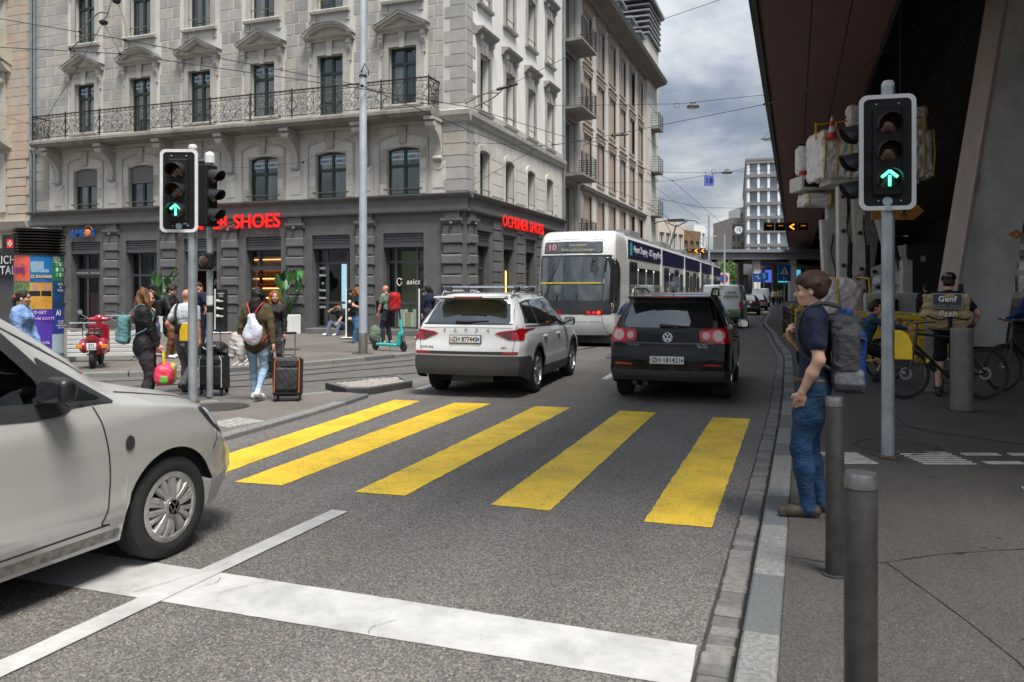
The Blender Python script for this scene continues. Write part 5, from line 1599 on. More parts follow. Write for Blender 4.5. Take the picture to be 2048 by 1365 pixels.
  for yw in wheels:
   for sg in(-1,1):
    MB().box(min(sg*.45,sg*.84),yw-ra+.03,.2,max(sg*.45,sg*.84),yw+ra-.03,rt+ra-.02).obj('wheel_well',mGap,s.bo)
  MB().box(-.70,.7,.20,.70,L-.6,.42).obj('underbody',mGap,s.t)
 def hit(s,ax,sg,a,b):
  if ax=='x':o,d=Vector((sg*3,a,b)),Vector((-sg,0,0))
  elif ax=='y':o,d=Vector((a,-2 if sg<0 else s.L+2,b)),Vector((0,-sg,0))
  else:o,d=Vector((a,b,4)),Vector((0,0,-1))
  loc,n,i,dist=s.bvh.ray_cast(o,d)
  if loc is None:
   loc,n,i,dist=s.bvh.find_nearest(o+d*2.0)
  if n.dot(d)>0:n=-n
  return loc,n
 def rows(s,rows,ax,sg,off):
  out=[]
  for r in rows:
   q=[]
   for a,b in r:
    loc,n=s.hit(ax,sg,a,b)
    q.append(tuple(loc+n*off))
   out.append(q)
  return out
 def decal(s,name,poly,ax,sg,mat,off=.004,r=.0,parent=None,nu=12,nv=9,smooth=True,thick=0.):
  if r:poly=rounded(poly,r)
  g=s.rows(polygrid(poly,nu,nv),ax,sg,off)
  m=MB().grid(g)
  if thick:
   g0=s.rows(polygrid(poly,nu,nv),ax,sg,-.01)
   m.grid([g[0],g0[0]]);m.grid([g[-1],g0[-1]]);m.grid([[x[0]for x in g],[x[0]for x in g0]]);m.grid([[x[-1]for x in g],[x[-1]for x in g0]])
  return m.obj(name,mat,parent or s.bo,smooth,35,fix=bool(thick))
 def strip(s,name,pts,w,ax,sg,mat,off=.003,parent=None,dense=6):
  P=spline([(a,b,0)for a,b in pts],dense)
  A,B=[],[]
  for i,p in enumerate(P):
   d=(P[min(i+1,len(P)-1)]-P[max(i-1,0)]).normalized()
   A.append((p.x-d.y*w/2,p.y+d.x*w/2));B.append((p.x+d.y*w/2,p.y-d.x*w/2))
  return MB().grid(s.rows([A,B],ax,sg,off)).obj(name,mat,parent or s.bo,True)
 def arch(s,yw,w,mat,off=.006):
  ra=s.rt+.045
  for sg in(-1,1):
   A,B=[],[]
   for a in np.linspace(-.12,PI+.12,27):
    A.append((yw+ra*math.cos(a),max(.2,s.rt+ra*math.sin(a))));B.append((yw+(ra+w)*math.cos(a),max(.2,s.rt+(ra+w)*math.sin(a))))
   MB().grid(s.rows([A,B],'x',sg,off)).obj('wheel_arch_trim',mat,s.bo,True)
 def wheel(s,yw,half,style,w=.225,rim=mAlloy,steer=0):
  for sg in(-1,1):
   e=sub('wheel',s.t,(sg*(half-w/2-.012),yw,s.rt),(0,0,steer))
   rt=s.rt;rr=rt*.68
   wheel_parts(e,rt,rr,w,sg,style,rim)
 def plate(s,txt,z,w=.50,h=.11,sg=-1,name='licence_plate',tilt=0,x=0):
  loc,n=s.hit('y',sg,x,z)
  e=sub(name,s.t,(x,loc.y+sg*.02,z),(0,0,0))
  MB().cbox(-w/2-.015,-.008,-h/2-.012,w/2+.015,.01,h/2+.012,.004).obj('plate_holder',mPlastic,e)
  MB().cbox(-w/2,-.016,-h/2,w/2,-.004,h/2,.003).obj('plate',mPlate,e)
  text('lettering',txt,mPlateTxt,e,(0,-.018,-.002),(PI/2,0,0),h*.94,.001,sx=.86,bold=.0015,space=1.0)
  MB().prism([(-w/2+.012,.02),(-w/2+.045,.02),(-w/2+.045,-.012),(-w/2+.0285,-.026),(-w/2+.012,-.012)],-.0185,-.016,'y').obj('red_shield',M('shield_red',(.5,.01,.01),.5,var=0),e,fix=True)
  MB().box(-w/2+.025,-.0195,-.012,-w/2+.032,-.0185,.012).box(-w/2+.017,-.0195,-.003,-w/2+.040,-.0185,.004).obj('white_cross',mPlate,e)
  MB().prism([(w/2-.045,.02),(w/2-.012,.02),(w/2-.012,-.012),(w/2-.0285,-.026),(w/2-.045,-.012)],-.0185,-.016,'y').obj('blue_shield',M('shield_blue',(.02,.14,.5),.5,var=0),e,fix=True)
def wheel_parts(e,rt,rr,w,sg,style,rim):
 m=MB();hw=w/2
 m.lathe([(rr,-hw*.9),(rr+.02,-hw),(rt-.05,-hw),(rt-.012,-hw*.86),(rt,-hw*.6),(rt,hw*.6),(rt-.012,hw*.86),(rt-.05,hw),(rr+.02,hw),(rr,hw*.9),(rr-.01,hw*.3)],40,axis='x',caps=False)
 m.obj('tyre',mTyre,e,True,45)
 o=sg*hw
 m=MB();m.lathe([(rr,o*.92),(rr-.012,o*.96),(rr-.022,o*.6),(rr-.03,-o*.6)],40,axis='x',caps=False)
 m.lathe([(rr-.03,-o*.2),(.02,-o*.2)],24,axis='x')
 ro=m.obj('rim',rim if style!='cover' else mHubGrey,e,True,40)
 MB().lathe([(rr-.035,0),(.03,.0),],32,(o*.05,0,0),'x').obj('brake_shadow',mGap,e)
 sp=MB()
 def blade(a0,a1,r0,r1,x0,x1,t):
  pts=[]
  for r,(aw),x in((r0,a0,x0),(lerp(r0,r1,.5),lerp(a0,a1,.5),lerp(x0,x1,.5)+sg*.012),(r1,a1,x1)):
   pts.append((r,aw,x))
  return pts
 def spoke(ang,wi,wo,r0,r1,xi,xo,twist=0.):
  rows=[]
  for q in np.linspace(0,1,4):
   r=lerp(r0,r1,q);ww=lerp(wi,wo,q);x=lerp(xi,xo,q)+sg*.01*math.sin(PI*q)
   a=ang+twist*q
   c,s_=math.cos(a),math.sin(a)
   rows.append([(x-sg*.025,r*c-ww*s_,r*s_+ww*c),(x,r*c-ww*.55*s_,r*s_+ww*.55*c),(x,r*c+ww*.55*s_,r*s_-ww*.55*c),(x-sg*.025,r*c+ww*s_,r*s_-ww*c)])
  sp.grid(rows)
 if style=='five':
  for k in range(5):
   a=k*2*PI/5+PI/2
   spoke(a-.13,.028,.030,.05,rr-.015,o*.55,o*.86,-.10);spoke(a+.13,.028,.030,.05,rr-.015,o*.55,o*.86,.10)
 elif style=='ten':
  for k in range(10):spoke(k*PI/5,.022,.026,.05,rr-.015,o*.6,o*.86)
 else:
  for k in range(10):
   a=k*PI/5+.2
   spoke(a-.09,.020,.026,.06,rr-.02,o*1.02,o*.93,-.06 if k%2 else.10);spoke(a+.13,.016,.024,.06,rr-.02,o*1.0,o*.90,.06 if k%2 else.02)
  sp.lathe([(rr-.005,o*.93),(rr-.03,o*.99),(rr-.04,o*.9)],40,axis='x',caps=False)
 sp.obj('spokes',rim if style!='cover' else mHubGrey,ro,True,30,fix=True)
 MB().lathe([(.065,o*.5),(.06,o*.82 if style!='cover' else o*1.08),(.001,o*.86 if style!='cover' else o*1.12)],20,axis='x').obj('hub_cap',rim if style!='cover' else mHubGrey,ro,True,40)
def vw_badge(parent,loc,rot,r):
 e=sub('badge',parent,loc,rot)
 MB().lathe([(r*.86,-.002),(r*.9,.006),(r,.006),(r,-.002)],28,axis='y',caps=False).obj('badge_ring',mChrome,e,True)
 MB().lathe([(r*.88,.0),(.001,.0)],28,axis='y').obj('badge_field',M('badge_dark',(.03,.035,.045),.3,.5,var=0),e)
 m=MB();w=r*.16
 for pts in([(-.48,.74),(0,.12),(.48,.74)],[(-.80,.36),(-.36,-.74),(0,-.02),(.36,-.74),(.80,.36)]):
  for a,b in zip(pts,pts[1:]):m.bar((a[0]*r,-.004,a[1]*r),(b[0]*r,-.004,b[1]*r),w,.006,(0,1,0))
 m.obj('badge_letters',mChrome,e)
def mirror(car,y,z,x,mat,sg=1,sc=1.0):
 e=sub('door_mirror',car.t,(sg*x,y,z))
 bd=Body();bd.box((sg*.115*sc,.03*sc,.02),(.105*sc,.055*sc,.075*sc),0,.02,Matrix.Rotation(R(-8)*sg,4,'Z'),.045*sc);bd.ell((sg*.11*sc,.07*sc,.02),(.085*sc,.05*sc,.06*sc),0,.03)
 bd.obj('mirror_shell',mat,.014,e)
 MB().add([(sg*(.115+.085*math.copysign(abs(math.cos(a))**.5,math.cos(a)))*sc,-.034*sc-.01,(.058*math.copysign(abs(math.sin(a))**.5,math.sin(a)))*sc+.02)for a in np.linspace(0,2*PI,25)[:-1]],[tuple(range(24))]).obj('mirror_glass',M('mirror_glass',(.6,.62,.65),.03,1.,var=0),e)
 MB().bar((-sg*.06,.0,-.05),(sg*.08,.0,-.01),.05,.04).obj('mirror_foot',mPlastic,e)
pWhite=paint('white_car_paint',(.66,.675,.68))
sk=Car('white_suv','white SUV with silver roof bars stopped beyond the zebra crossing, plate ZH 877443','car',(-5.02,11.62,0),R(4.0),4.70,top=[(0,1.60),(.12,1.625),(.6,1.65),(1.6,1.665),(2.6,1.62),(3.0,1.50),(3.55,1.19),(3.75,1.12),(4.3,1.02),(4.55,.90),(4.7,.72)],belt=[(0,1.12),(.5,1.13),(1.5,1.09),(3.2,1.03),(3.7,1.01),(4.3,.93),(4.7,.66)],wbelt=[(0,.84),(.5,.88),(2,.895),(3.5,.88),(4.3,.84),(4.7,.76)],wroof=[(0,.55),(.4,.59),(1.5,.62),(2.6,.60),(3.3,.66),(3.9,.70),(4.7,.62)],wmax=[(0,.93),(.6,.94),(2.4,.935),(3.8,.94),(4.7,.88)],zbot=[(0,.36),(.35,.27),(.8,.24),(3.9,.24),(4.7,.28)],zclad=[(0,.665),(.45,.655),(.6,.50),(1.4,.42),(3.4,.40),(4.2,.45),(4.7,.5)],tail=[(.2,.10),(.5,.0),(.7,.0),(.95,.045),(1.12,.06),(1.3,.20),(1.5,.36),(1.62,.40),(1.7,.42)],nose=[(.2,.08),(.6,0),(.8,.04),(1.1,.25)],wheels=[.98,3.77],rt=.365,paintm=pWhite,cladm=mPlasticG,crease=((.975,.018,.25),(.56,.012,.14)))
sk.decal('rear_window',[(-.71,1.17),(.71,1.17),(.60,1.53),(-.60,1.53)],'y',-1,mCarGlass,.006,.06,nu=16)
sk.decal('rear_window_frame',[(-.765,1.15),(.765,1.15),(.65,1.56),(-.65,1.56)],'y',-1,mPlastic,.003,.05,nu=16)
sp_=MB();sp_.prism([(.34,1.61),(.10,1.595),(.09,1.575),(.30,1.54)],-.60,.60,'x');sp_.obj('roof_spoiler',pWhite,sk.t,bevel=.012)
MB().box(-.24,.075,1.572,.24,.10,1.592).obj('brake_light',mTailRed,sk.t)
for sg in(-1,1):
 a=lambda pts:[(sg*x,z)for x,z in pts]
 sk.decal('tail_light',a([(.44,1.03),(.90,1.09),(.885,.91),(.70,.915)]),'y',-1,mTailRed,.014,.02,thick=1)
 sk.decal('tail_light_inner',a([(.56,1.015),(.74,1.02),(.73,.935),(.66,.94)]),'y',-1,mTailDark,.018,.01)
 sk.decal('tail_light_strip',a([(.56,1.045),(.86,1.078),(.865,1.055),(.58,1.03)]),'y',-1,mTailLit if False else mTailRed,.02,.0)
 sk.decal('tail_light',[(.085,1.095),(.22,1.10),(.24,1.06),(.13,.915),(.075,.91)],'x',sg,mTailRed,.013,.02,thick=1)
 sk.decal('reflector',a([(.60,.735),(.86,.735),(.84,.69),(.60,.69)]),'y',-1,mTailRed,.012,.008)
 sk.decal('side_glass',[(.42,1.17),(1.05,1.15),(1.10,1.50),(.72,1.48)],'x',sg,mCarGlass,.006,.05)
 sk.decal('side_glass',[(1.16,1.15),(2.12,1.10),(2.05,1.545),(1.20,1.525)],'x',sg,mCarGlass,.006,.03)
 sk.decal('side_glass',[(2.20,1.10),(3.28,1.06),(2.90,1.42),(2.62,1.525),(2.14,1.545)],'x',sg,mCarGlass,.006,.03)
 sk.decal('window_band',[(.34,1.13),(3.42,1.035),(2.98,1.43),(2.60,1.555),(1.2,1.545),(.64,1.50)],'x',sg,mPlastic,.003,.05,nu=30)
 sk.strip('chrome_strip',[(.36,1.125),(1.6,1.09),(3.4,1.03)],.014,'x',sg,mChrome,.007)
 sk.strip('door_gap',[(2.14,1.08),(2.14,.7),(2.12,.42)],.008,'x',sg,mGap)
 sk.strip('door_gap',[(1.12,1.10),(1.12,.85),(1.30,.62),(1.36,.42)],.008,'x',sg,mGap)
 sk.strip('door_gap',[(3.30,1.05),(3.28,.7),(3.2,.42)],.008,'x',sg,mGap)
 sk.strip('crease_shading',[(.35,.985),(1.5,.965),(3.2,.955),(3.9,.96)],.010,'x',sg,M('crease_shade',(.46,.47,.475),.4,var=0),.002)  # darker strip paints the shade under the side crease
 for y in(1.42,2.45):
  loc,n=sk.hit('x',sg,y,.93)
  MB().cbox(loc.x-.02,y-.10,.905,loc.x+sg*.035+.0,y+.10,.94,.012).obj('door_handle',pWhite,sk.bo)if sg>0 else None
 MB().tube([(sg*.60,.50,1.60),(sg*.60,.58,1.665),(sg*.61,1.0,1.695),(sg*.61,2.1,1.695),(sg*.60,2.45,1.655),(sg*.60,2.52,1.61)],.02,8).obj('roof_rail',mChrome,sk.t,True)
for y in(.82,1.72):
 MB().cbox(-.70,y-.045,1.748,.70,y+.045,1.772,.008).obj('roof_bar',mChrome,sk.t)
 for sg in(-1,1):MB().cbox(sg*.60-.05,y-.06,1.675,sg*.60+.05,y+.06,1.75,.015).obj('bar_foot',mPlastic,sk.t)
sk.decal('trim_strip',[(-.60,.735),(.60,.735),(.60,.69),(-.60,.69)],'y',-1,mPlastic,.010)
sk.strip('tailgate_gap',[(-.80,1.15),(-.79,.95),(-.76,.74),(-.70,.735)],.008,'y',-1,mGap);sk.strip('tailgate_gap',[(.80,1.15),(.79,.95),(.76,.74),(.70,.735)],.008,'y',-1,mGap)
sk.strip('crease_shading',[(-.82,1.10),(0,1.115),(.82,1.10)],.012,'y',-1,MATS['crease_shade'],.003)  # tailgate crease shade, also painted as a darker strip
loc,n=sk.hit('y',-1,0,1.09)
for i,ch in enumerate('SKODA'):
 text('lettering',ch,mChrome,sk.t,(-.36+.18*i,loc.y-.004+.05*((i-2)/4)**2,1.075),(PI/2-.25,0,0),.075,.004,bold=.002)
for s_,x in(('KODIAQ',-.66),('4x4',.62)):
 l2,n=sk.hit('y',-1,x,.80);text('lettering',s_,mChrome,sk.t,(x,l2.y-.006,.80),(PI/2,0,.12 if x>0 else-.12),.055,.003)
sk.plate('ZH 877443',.925)
MB().tube([(-.18,.02,1.205),(.0,.0,1.20),(.36,.05,1.215)],[.022,.016,.008],8).obj('rear_wiper',mPlastic,sk.t,True)
MB().prism([(.95,1.665),(1.09,1.665),(.96,1.73)],-.012,.012,'x').obj('roof_antenna',mPlastic,sk.t)
for yw in(.98,3.77):sk.arch(yw,.055,mPlasticG);sk.wheel(yw,.935,'five',.235,mAlloy)
mirror(sk,3.02,1.10,.90,mPlastic,1);mirror(sk,3.02,1.10,.90,mPlastic,-1)
MB().box(-.35,.3,.22,.35,.8,.34).obj('exhaust_box',mSteelDark,sk.t)
pBlack=M('black_car_paint',(.005,.005,.006),.16,var=0,coat=.25,spec=.22)
tg=Car('black_suv','black SUV with red tail lights in the right lane, plate ZH 181421','car',(-1.93,12.05,0),R(2.2),4.43,top=[(0,1.60),(.1,1.625),(.5,1.66),(1.5,1.67),(2.4,1.63),(2.85,1.50),(3.35,1.22),(3.55,1.14),(4.1,1.03),(4.3,.92),(4.43,.72)],belt=[(0,1.10),(.5,1.12),(1.5,1.06),(3.1,1.02),(3.6,1.0),(4.1,.92),(4.43,.66)],wbelt=[(0,.82),(.5,.86),(2,.87),(3.4,.86),(4.1,.82),(4.43,.74)],wroof=[(0,.56),(.4,.60),(1.5,.62),(2.5,.60),(3.2,.64),(3.8,.68),(4.43,.6)],wmax=[(0,.89),(.6,.905),(2.3,.90),(3.6,.905),(4.43,.85)],zbot=[(0,.34),(.35,.26),(.8,.22),(3.7,.22),(4.43,.26)],zclad=[(0,.50),(.5,.50),(.6,.46),(1.4,.36),(3.2,.36),(4,.42),(4.43,.48)],tail=[(.2,.12),(.45,.0),(.65,.0),(.85,.06),(1.08,.09),(1.3,.22),(1.5,.34),(1.7,.40)],nose=[(.2,.08),(.6,0),(.8,.04),(1.1,.25)],wheels=[.90,3.50],rt=.355,paintm=pBlack,cladm=mPlastic,crease=((.93,.014,.2),(.52,.012,.14)))
tg.decal('rear_window',[(-.68,1.13),(.68,1.13),(.585,1.50),(-.585,1.50)],'y',-1,mCarGlass,.006,.08,nu=16)
tg.decal('rear_window_frame',[(-.74,1.10),(.74,1.10),(.64,1.56),(-.64,1.56)],'y',-1,mPlastic,.003,.05,nu=16)
MB().prism([(.36,1.625),(.13,1.605),(.12,1.58),(.34,1.545)],-.62,.62,'x').obj('roof_spoiler',pBlack,tg.t,bevel=.012)
MB().box(-.26,.105,1.585,.26,.135,1.604).obj('brake_light',mTailRed,tg.t)
for sg in(-1,1):
 a=lambda pts:[(sg*x,z)for x,z in pts]
 tg.decal('tail_light',a([(.46,1.10),(.845,1.135),(.87,.90),(.47,.92)]),'y',-1,mTailRed,.016,.05,thick=1)
 tg.decal('tail_light',[(.15,1.13),(.27,1.12),(.22,.92),(.11,.905)],'x',sg,mTailRed,.013,.03,thick=1)
 for x,r in((.735,.078),(.56,.050)):
  tg.decal('light_ring',[(sg*x+(r+.016)*math.cos(t),1.015+(r+.016)*math.sin(t))for t in np.linspace(0,2*PI,21)[:-1]],'y',-1,M('tail_light_ring',(.55,.02,.02),.15,var=0,coat=.5,emit=.1),.018)
  tg.decal('reverse_lamp',[(sg*x+r*math.cos(t),1.015+r*math.sin(t))for t in np.linspace(0,2*PI,21)[:-1]],'y',-1,mTailClear,.022)
 tg.decal('reflector',a([(.52,.60),(.78,.605),(.78,.575),(.52,.572)]),'y',-1,mTailRed,.012,.006)
 tg.decal('side_glass',[(.36,1.17),(.98,1.12),(1.02,1.49),(.70,1.47)],'x',sg,mCarGlass,.006,.04)
 tg.decal('side_glass',[(1.08,1.115),(1.98,1.07),(1.92,1.535),(1.12,1.51)],'x',sg,mCarGlass,.006,.03)
 tg.decal('side_glass',[(2.06,1.07),(3.10,1.04),(2.72,1.42),(2.46,1.52),(2.0,1.535)],'x',sg,mCarGlass,.006,.03)
 tg.decal('window_band',[(.30,1.14),(3.22,1.02),(2.80,1.43),(2.46,1.545),(1.1,1.535),(.62,1.49)],'x',sg,mPlastic,.003,.05,nu=30)
 tg.strip('chrome_strip',[(.32,1.125),(1.5,1.07),(3.2,1.01)],.012,'x',sg,mChrome,.007)
 tg.strip('door_gap',[(2.02,1.05),(2.02,.7),(2.0,.38)],.008,'x',sg,mGap);tg.strip('door_gap',[(1.04,1.06),(1.04,.8),(1.25,.6),(1.28,.38)],.008,'x',sg,mGap)
 for y in(1.30,2.30):
  loc,n=tg.hit('x',sg,y,.90);MB().cbox(min(loc.x,loc.x+sg*.04),y-.1,.885,max(loc.x,loc.x+sg*.04),y+.1,.915,.01).obj('door_handle',pBlack,tg.bo)
 MB().tube([(sg*.60,.45,1.605),(sg*.61,.56,1.70),(sg*.62,.85,1.725),(sg*.62,2.0,1.72),(sg*.60,2.35,1.66),(sg*.60,2.42,1.61)],.02,8).obj('roof_rail',mChrome,tg.t,True)
 mirror(tg,2.90,1.08,.88,pBlack,sg)
 tg.strip('tailgate_gap',a([(.70,1.10),(.69,.92),(.68,.74),(.60,.72)]),.008,'y',-1,mGap)
 MB().cyl((sg*.08-.42,.06,.30),(sg*.08-.42,.3,.30),.04,n=14).obj('exhaust_pipe',mSteelDark,tg.t,True)
tg.strip('tailgate_gap',[(-.60,.72),(0,.715),(.60,.72)],.008,'y',-1,mGap)
tg.strip('crease_shading',[(-.68,.905),(0,.90),(.68,.905)],.02,'y',-1,M('crease_sheen',(.025,.027,.03),.15,var=0,coat=1.),.003)  # paler strip paints a sheen along the tailgate crease
loc,n=tg.hit('y',-1,0,.99);vw_badge(tg.t,(0,loc.y-.008,.99),(-.15,0,0),.072)
for s_,x,z in(('TIGUAN',-.52,.87),('2.0 TSI',.50,.875),('4MOTION',.52,.845)):
 l2,n=tg.hit('y',-1,x,z);text('lettering',s_,mChrome,tg.t,(x,l2.y-.007,z),(PI/2,0,.1 if x>0 else-.1),.048 if z>.86 else.03,.003,bold=.001)
tg.plate('ZH 181421',.655)
MB().tube([(-.12,.03,1.165),(.1,.0,1.16),(.36,.06,1.15)],[.024,.016,.008],8).obj('rear_wiper',mPlastic,tg.t,True)
MB().lathe([(.03,0),(.025,.03),(.008,.035),(.006,.09)],8,(0,.75,1.665)).obj('roof_antenna',mPlastic,tg.t)
for yw in(.90,3.50):tg.arch(yw,.05,mPlastic);tg.wheel(yw,.90,'five',.235,mAlloy)
pSilver=paint('pearl_white_paint',(.45,.44,.42),.22,.2,1.)
cd=Car('white_van_car','white high-roofed family van entering from the left edge, front wheel over the stop line','car',(-4.66,.40,0),0,4.38,top=[(0,1.74),(.15,1.80),(.9,1.83),(1.7,1.81),(2.05,1.78),(2.4,1.69),(2.65,1.56),(3.0,1.32),(3.2,1.165),(3.4,1.115),(3.85,1.02),(4.12,.94),(4.30,.84),(4.38,.68)],belt=[(0,1.06),(1,1.05),(2.4,1.04),(3.1,1.01),(3.6,.97),(4.0,.91),(4.38,.62)],wbelt=[(0,.86),(1,.895),(2.6,.90),(3.4,.89),(4.0,.85),(4.38,.76)],wroof=[(0,.70),(1,.73),(2.0,.70),(2.7,.70),(3.2,.73),(4.0,.72),(4.38,.62)],wmax=[(0,.90),(.8,.925),(2.4,.928),(3.62,.935),(4.1,.90),(4.38,.85)],zbot=[(0,.34),(.4,.26),(2.4,.22),(3.9,.22),(4.2,.26),(4.38,.30)],zclad=[(0,.30),(.4,.29),(2.4,.26),(3.9,.26),(4.2,.29),(4.38,.33)],tail=[(.2,.05),(.6,0),(1.1,.03),(1.8,.15)],nose=[(.2,.10),(.45,0),(.65,.02),(.9,.16),(1.1,.3)],wheels=[.86,3.60],rt=.322,paintm=pSilver,cladm=pSilver,nbulge=.13,archgap=.055,crease=((.93,.016,.22),(.44,.014,.16)))
gCaddy=glass_mat('van_side_glass',(.50,.72,.74),.3,.55)
sg=1
wpoly=[(1.55,1.10),(2.78,1.07),(2.70,1.22),(2.44,1.50),(2.22,1.65),(1.62,1.70)]
qpoly=[(2.85,1.075),(3.10,1.06),(2.84,1.21)]
def cut(car,polys):
 me=car.bo.data;bm=bmesh.new();bm.from_mesh(me)
 dele=[]
 for f in bm.faces:
  c=f.calc_center_median()
  if abs(c.x)>.5 and any(inside((c.y,c.z),p)for p in polys):dele.append(f)
 bmesh.ops.delete(bm,geom=dele,context='FACES');bm.to_mesh(me);bm.free()
def shrink(p,k):
 c=(sum(q[0]for q in p)/len(p),sum(q[1]for q in p)/len(p));return[(lerp(c[0],q[0],k),lerp(c[1],q[1],k))for q in p]
cut(cd,[shrink(wpoly,.99)])
for sg in(-1,1):
 cd.decal('side_glass',wpoly,'x',sg,gCaddy,.004,.05,nu=16,nv=12)
 cd.strip('window_seal',[(1.55,1.085),(2.2,1.08),(2.82,1.055),(2.72,1.235),(2.45,1.525),(2.22,1.675),(1.6,1.72)],.085,'x',sg,mPlastic,.007,dense=8)
 cd.strip('window_seal',[(1.52,1.08),(1.56,1.70)],.10,'x',sg,mPlastic,.007)
 cd.decal('pillar_trim',[(2.77,1.06),(2.87,1.055),(2.68,1.34),(2.54,1.46)],'x',sg,mPlastic,.005)
 cd.decal('quarter_glass',qpoly,'x',sg,mCarGlass,.009,.03)
 cd.decal('quarter_frame',[(2.79,1.04),(3.20,1.03),(3.14,1.075),(2.84,1.265),(2.73,1.335)],'x',sg,mPlastic,.006,.03)
 cd.decal('side_glass',[(.3,1.11),(1.45,1.10),(1.48,1.66),(.4,1.66)],'x',sg,mCarGlass,.006,.06)
 cd.strip('door_gap',[(3.02,1.03),(3.06,.90),(3.10,.7),(3.10,.5),(3.06,.36),(3.0,.34),(1.6,.33)],.009,'x',sg,mGap)
 cd.strip('door_gap',[(1.50,1.06),(1.50,.36)],.009,'x',sg,mGap)
 cd.strip('bumper_gap',[(3.97,.62),(4.03,.70),(4.08,.80)],.008,'x',sg,mGap)
 cd.decal('side_badge',[(3.24+.035*math.cos(t),.79+.045*math.sin(t))for t in np.linspace(0,2*PI,13)[:-1]],'x',sg,mPlastic,.008)
 cd.decal('sill_dirt',[(.6,.30),(3.2,.30),(3.2,.245),(.6,.245)],'x',sg,M('dirty_sill',(.20,.185,.165),.7,var=.5,vs=22),.004,nu=24)
 cd.decal('lamp_bezel',[(3.86,.915),(4.20,.86),(4.29,.71),(4.18,.665),(4.00,.765)],'x',sg,mPlastic,.006,.02)
 cd.decal('head_lamp',[(3.92,.90),(4.18,.84),(4.26,.72),(4.18,.69),(4.02,.78)],'x',sg,mHeadlamp,.010,.02,thick=1)
 cd.decal('head_lamp',[(sg*.52,.82),(sg*.78,.86),(sg*.80,.72),(sg*.56,.70)],'y',1,mHeadlamp,.010,.03,thick=1)
 mirror(cd,2.68,1.14,.90,mBlackP,sg,.92)
cd.strip('bonnet_gap',[(.80,3.25),(.78,3.7),(.72,4.05),(.5,4.25)],.008,'z',1,mGap);cd.strip('bonnet_gap',[(-.80,3.25),(-.78,3.7),(-.72,4.05),(-.5,4.25)],.008,'z',1,mGap)
cd.decal('windscreen',[(-.70,2.1),(.70,2.1),(.76,3.1),(-.76,3.1)],'z',1,mCarGlass,.005,.05,nu=16)
cd.decal('grille',[(-.5,.58),(.5,.58),(.45,.45),(-.45,.45)],'y',1,mPlastic,.006,.02)
for yw in(.86,3.60):cd.wheel(yw,.925,'cover',.205,mHubGrey)
inte=MB();inte.cbox(-.25-.5,1.5,.45,-.22+.0,2.05,1.35,.06);inte.cbox(.22,1.5,.45,.72,2.05,1.35,.06);inte.cbox(-.7,2.75,.5,.7,3.2,1.05,.08)
inte.obj('seats_and_dashboard',M('van_interior',(.05,.05,.052),.8,var=.2,vs=9),cd.t)
wv_=sub('steering_wheel',cd.t,(-.38,2.62,1.0),(R(65),0,0));MB().tube([(.18*math.cos(a),.18*math.sin(a),0)for a in np.linspace(0,2*PI,21)[:-1]],.016,6,closed=True).obj('rim',mPlastic,wv_)
for ob in list(cd.t.children):
 if ob.name.startswith('wheel')and ob.location.x>0:
  vw_badge(ob,(.12,0,0),(0,0,PI/2),.048)
def van(name,label,loc,rz,body,low,L=5.0,H=1.98,tailm=mTailRed,gcol=None,wz=.95):
 v=Car(name,label,'van',loc,rz,L,top=[(0,H-.05),(.1,H),(1,H),(3.0,H),(3.5,H-.15),(4.2,1.35),(4.4,1.25),(4.8,1.1),(L,.8)],belt=[(0,1.12),(3.5,1.12),(4.3,1.08),(L,.7)],wbelt=[(0,.90),(.5,.93),(3.6,.93),(L,.8)],wroof=[(0,.80),(1,.84),(3.2,.82),(4,.78),(L,.65)],wmax=[(0,wz-.02),(1,wz),(4,wz),(L,.86)],zbot=[(0,.34),(1,.28),(L,.28)],zclad=[(0,gcol or.45),(1,gcol or.45),(L,gcol or.45)],tail=[(.2,.08),(.5,0),(1.1,.02),(2.0,.10)],nose=[(.2,.1),(.5,0),(.9,.1)],wheels=[.95,3.95],rt=.33,paintm=body,cladm=low,edge=.06,bulge=.03,sq=.35)
 for yw in(.95,3.95):v.wheel(yw,wz-.01,'five',.21)
 for sg in(-1,1):
  v.decal('tail_light',[(sg*.76,1.22),(sg*.885,1.22),(sg*.90,.86),(sg*.78,.86)],'y',-1,tailm,.012,.02,thick=1)
  v.decal('side_glass',[(2.9,1.15),(3.75,1.15),(3.45,1.68),(2.95,1.70)],'x',sg,mCarGlass,.006,.05)
  mirror(v,3.7,1.15,.95,mPlastic,sg,1.2)
 v.strip('door_gap',[(0,1.92),(0,.5)],.012,'y',-1,mGap)
 v.decal('rear_bumper',[(-.9,.52),(.9,.52),(.86,.36),(-.86,.36)],'y',-1,mPlastic,.03,.03,thick=1)
 return v
pVanWhite=paint('van_white',(.62,.645,.65))
pVanGreen=paint('van_green',(.075,.15,.045))
dv=van('delivery_van','white and green delivery van with LIEFER SERVICE lettering ahead of the black SUV',(-3.55,37.2,0),R(1),pVanWhite,pVanGreen,gcol=.86)
text('lettering','LIEFER\nSERVICE',M('letter_green',(.05,.09,.03),.5,var=0),dv.t,(.42,-.035,1.52),(PI/2,0,0),.17,.003,bold=.004)
text('lettering','CK online',M('letter_dark',(.06,.06,.06),.5,var=0),dv.t,(-.42,-.035,1.50),(PI/2,0,0),.19,.003)
MB().lathe([(.11,-.03),(.11,-.02)],18,(-.30,0,1.68),'y').obj('round_emblem',pVanGreen,dv.t)
for x in(.30,.58):
 MB().lathe([(.10,-.06),(.10,-.055),(.08,-.055),(.08,-.06)],18,(x,0,.93),'y',caps=False).obj('ring_emblem',pVanWhite,dv.t)
MB().box(-.12,-.01,1.90,.12,.03,1.93).obj('brake_light',mTailRed,dv.t)
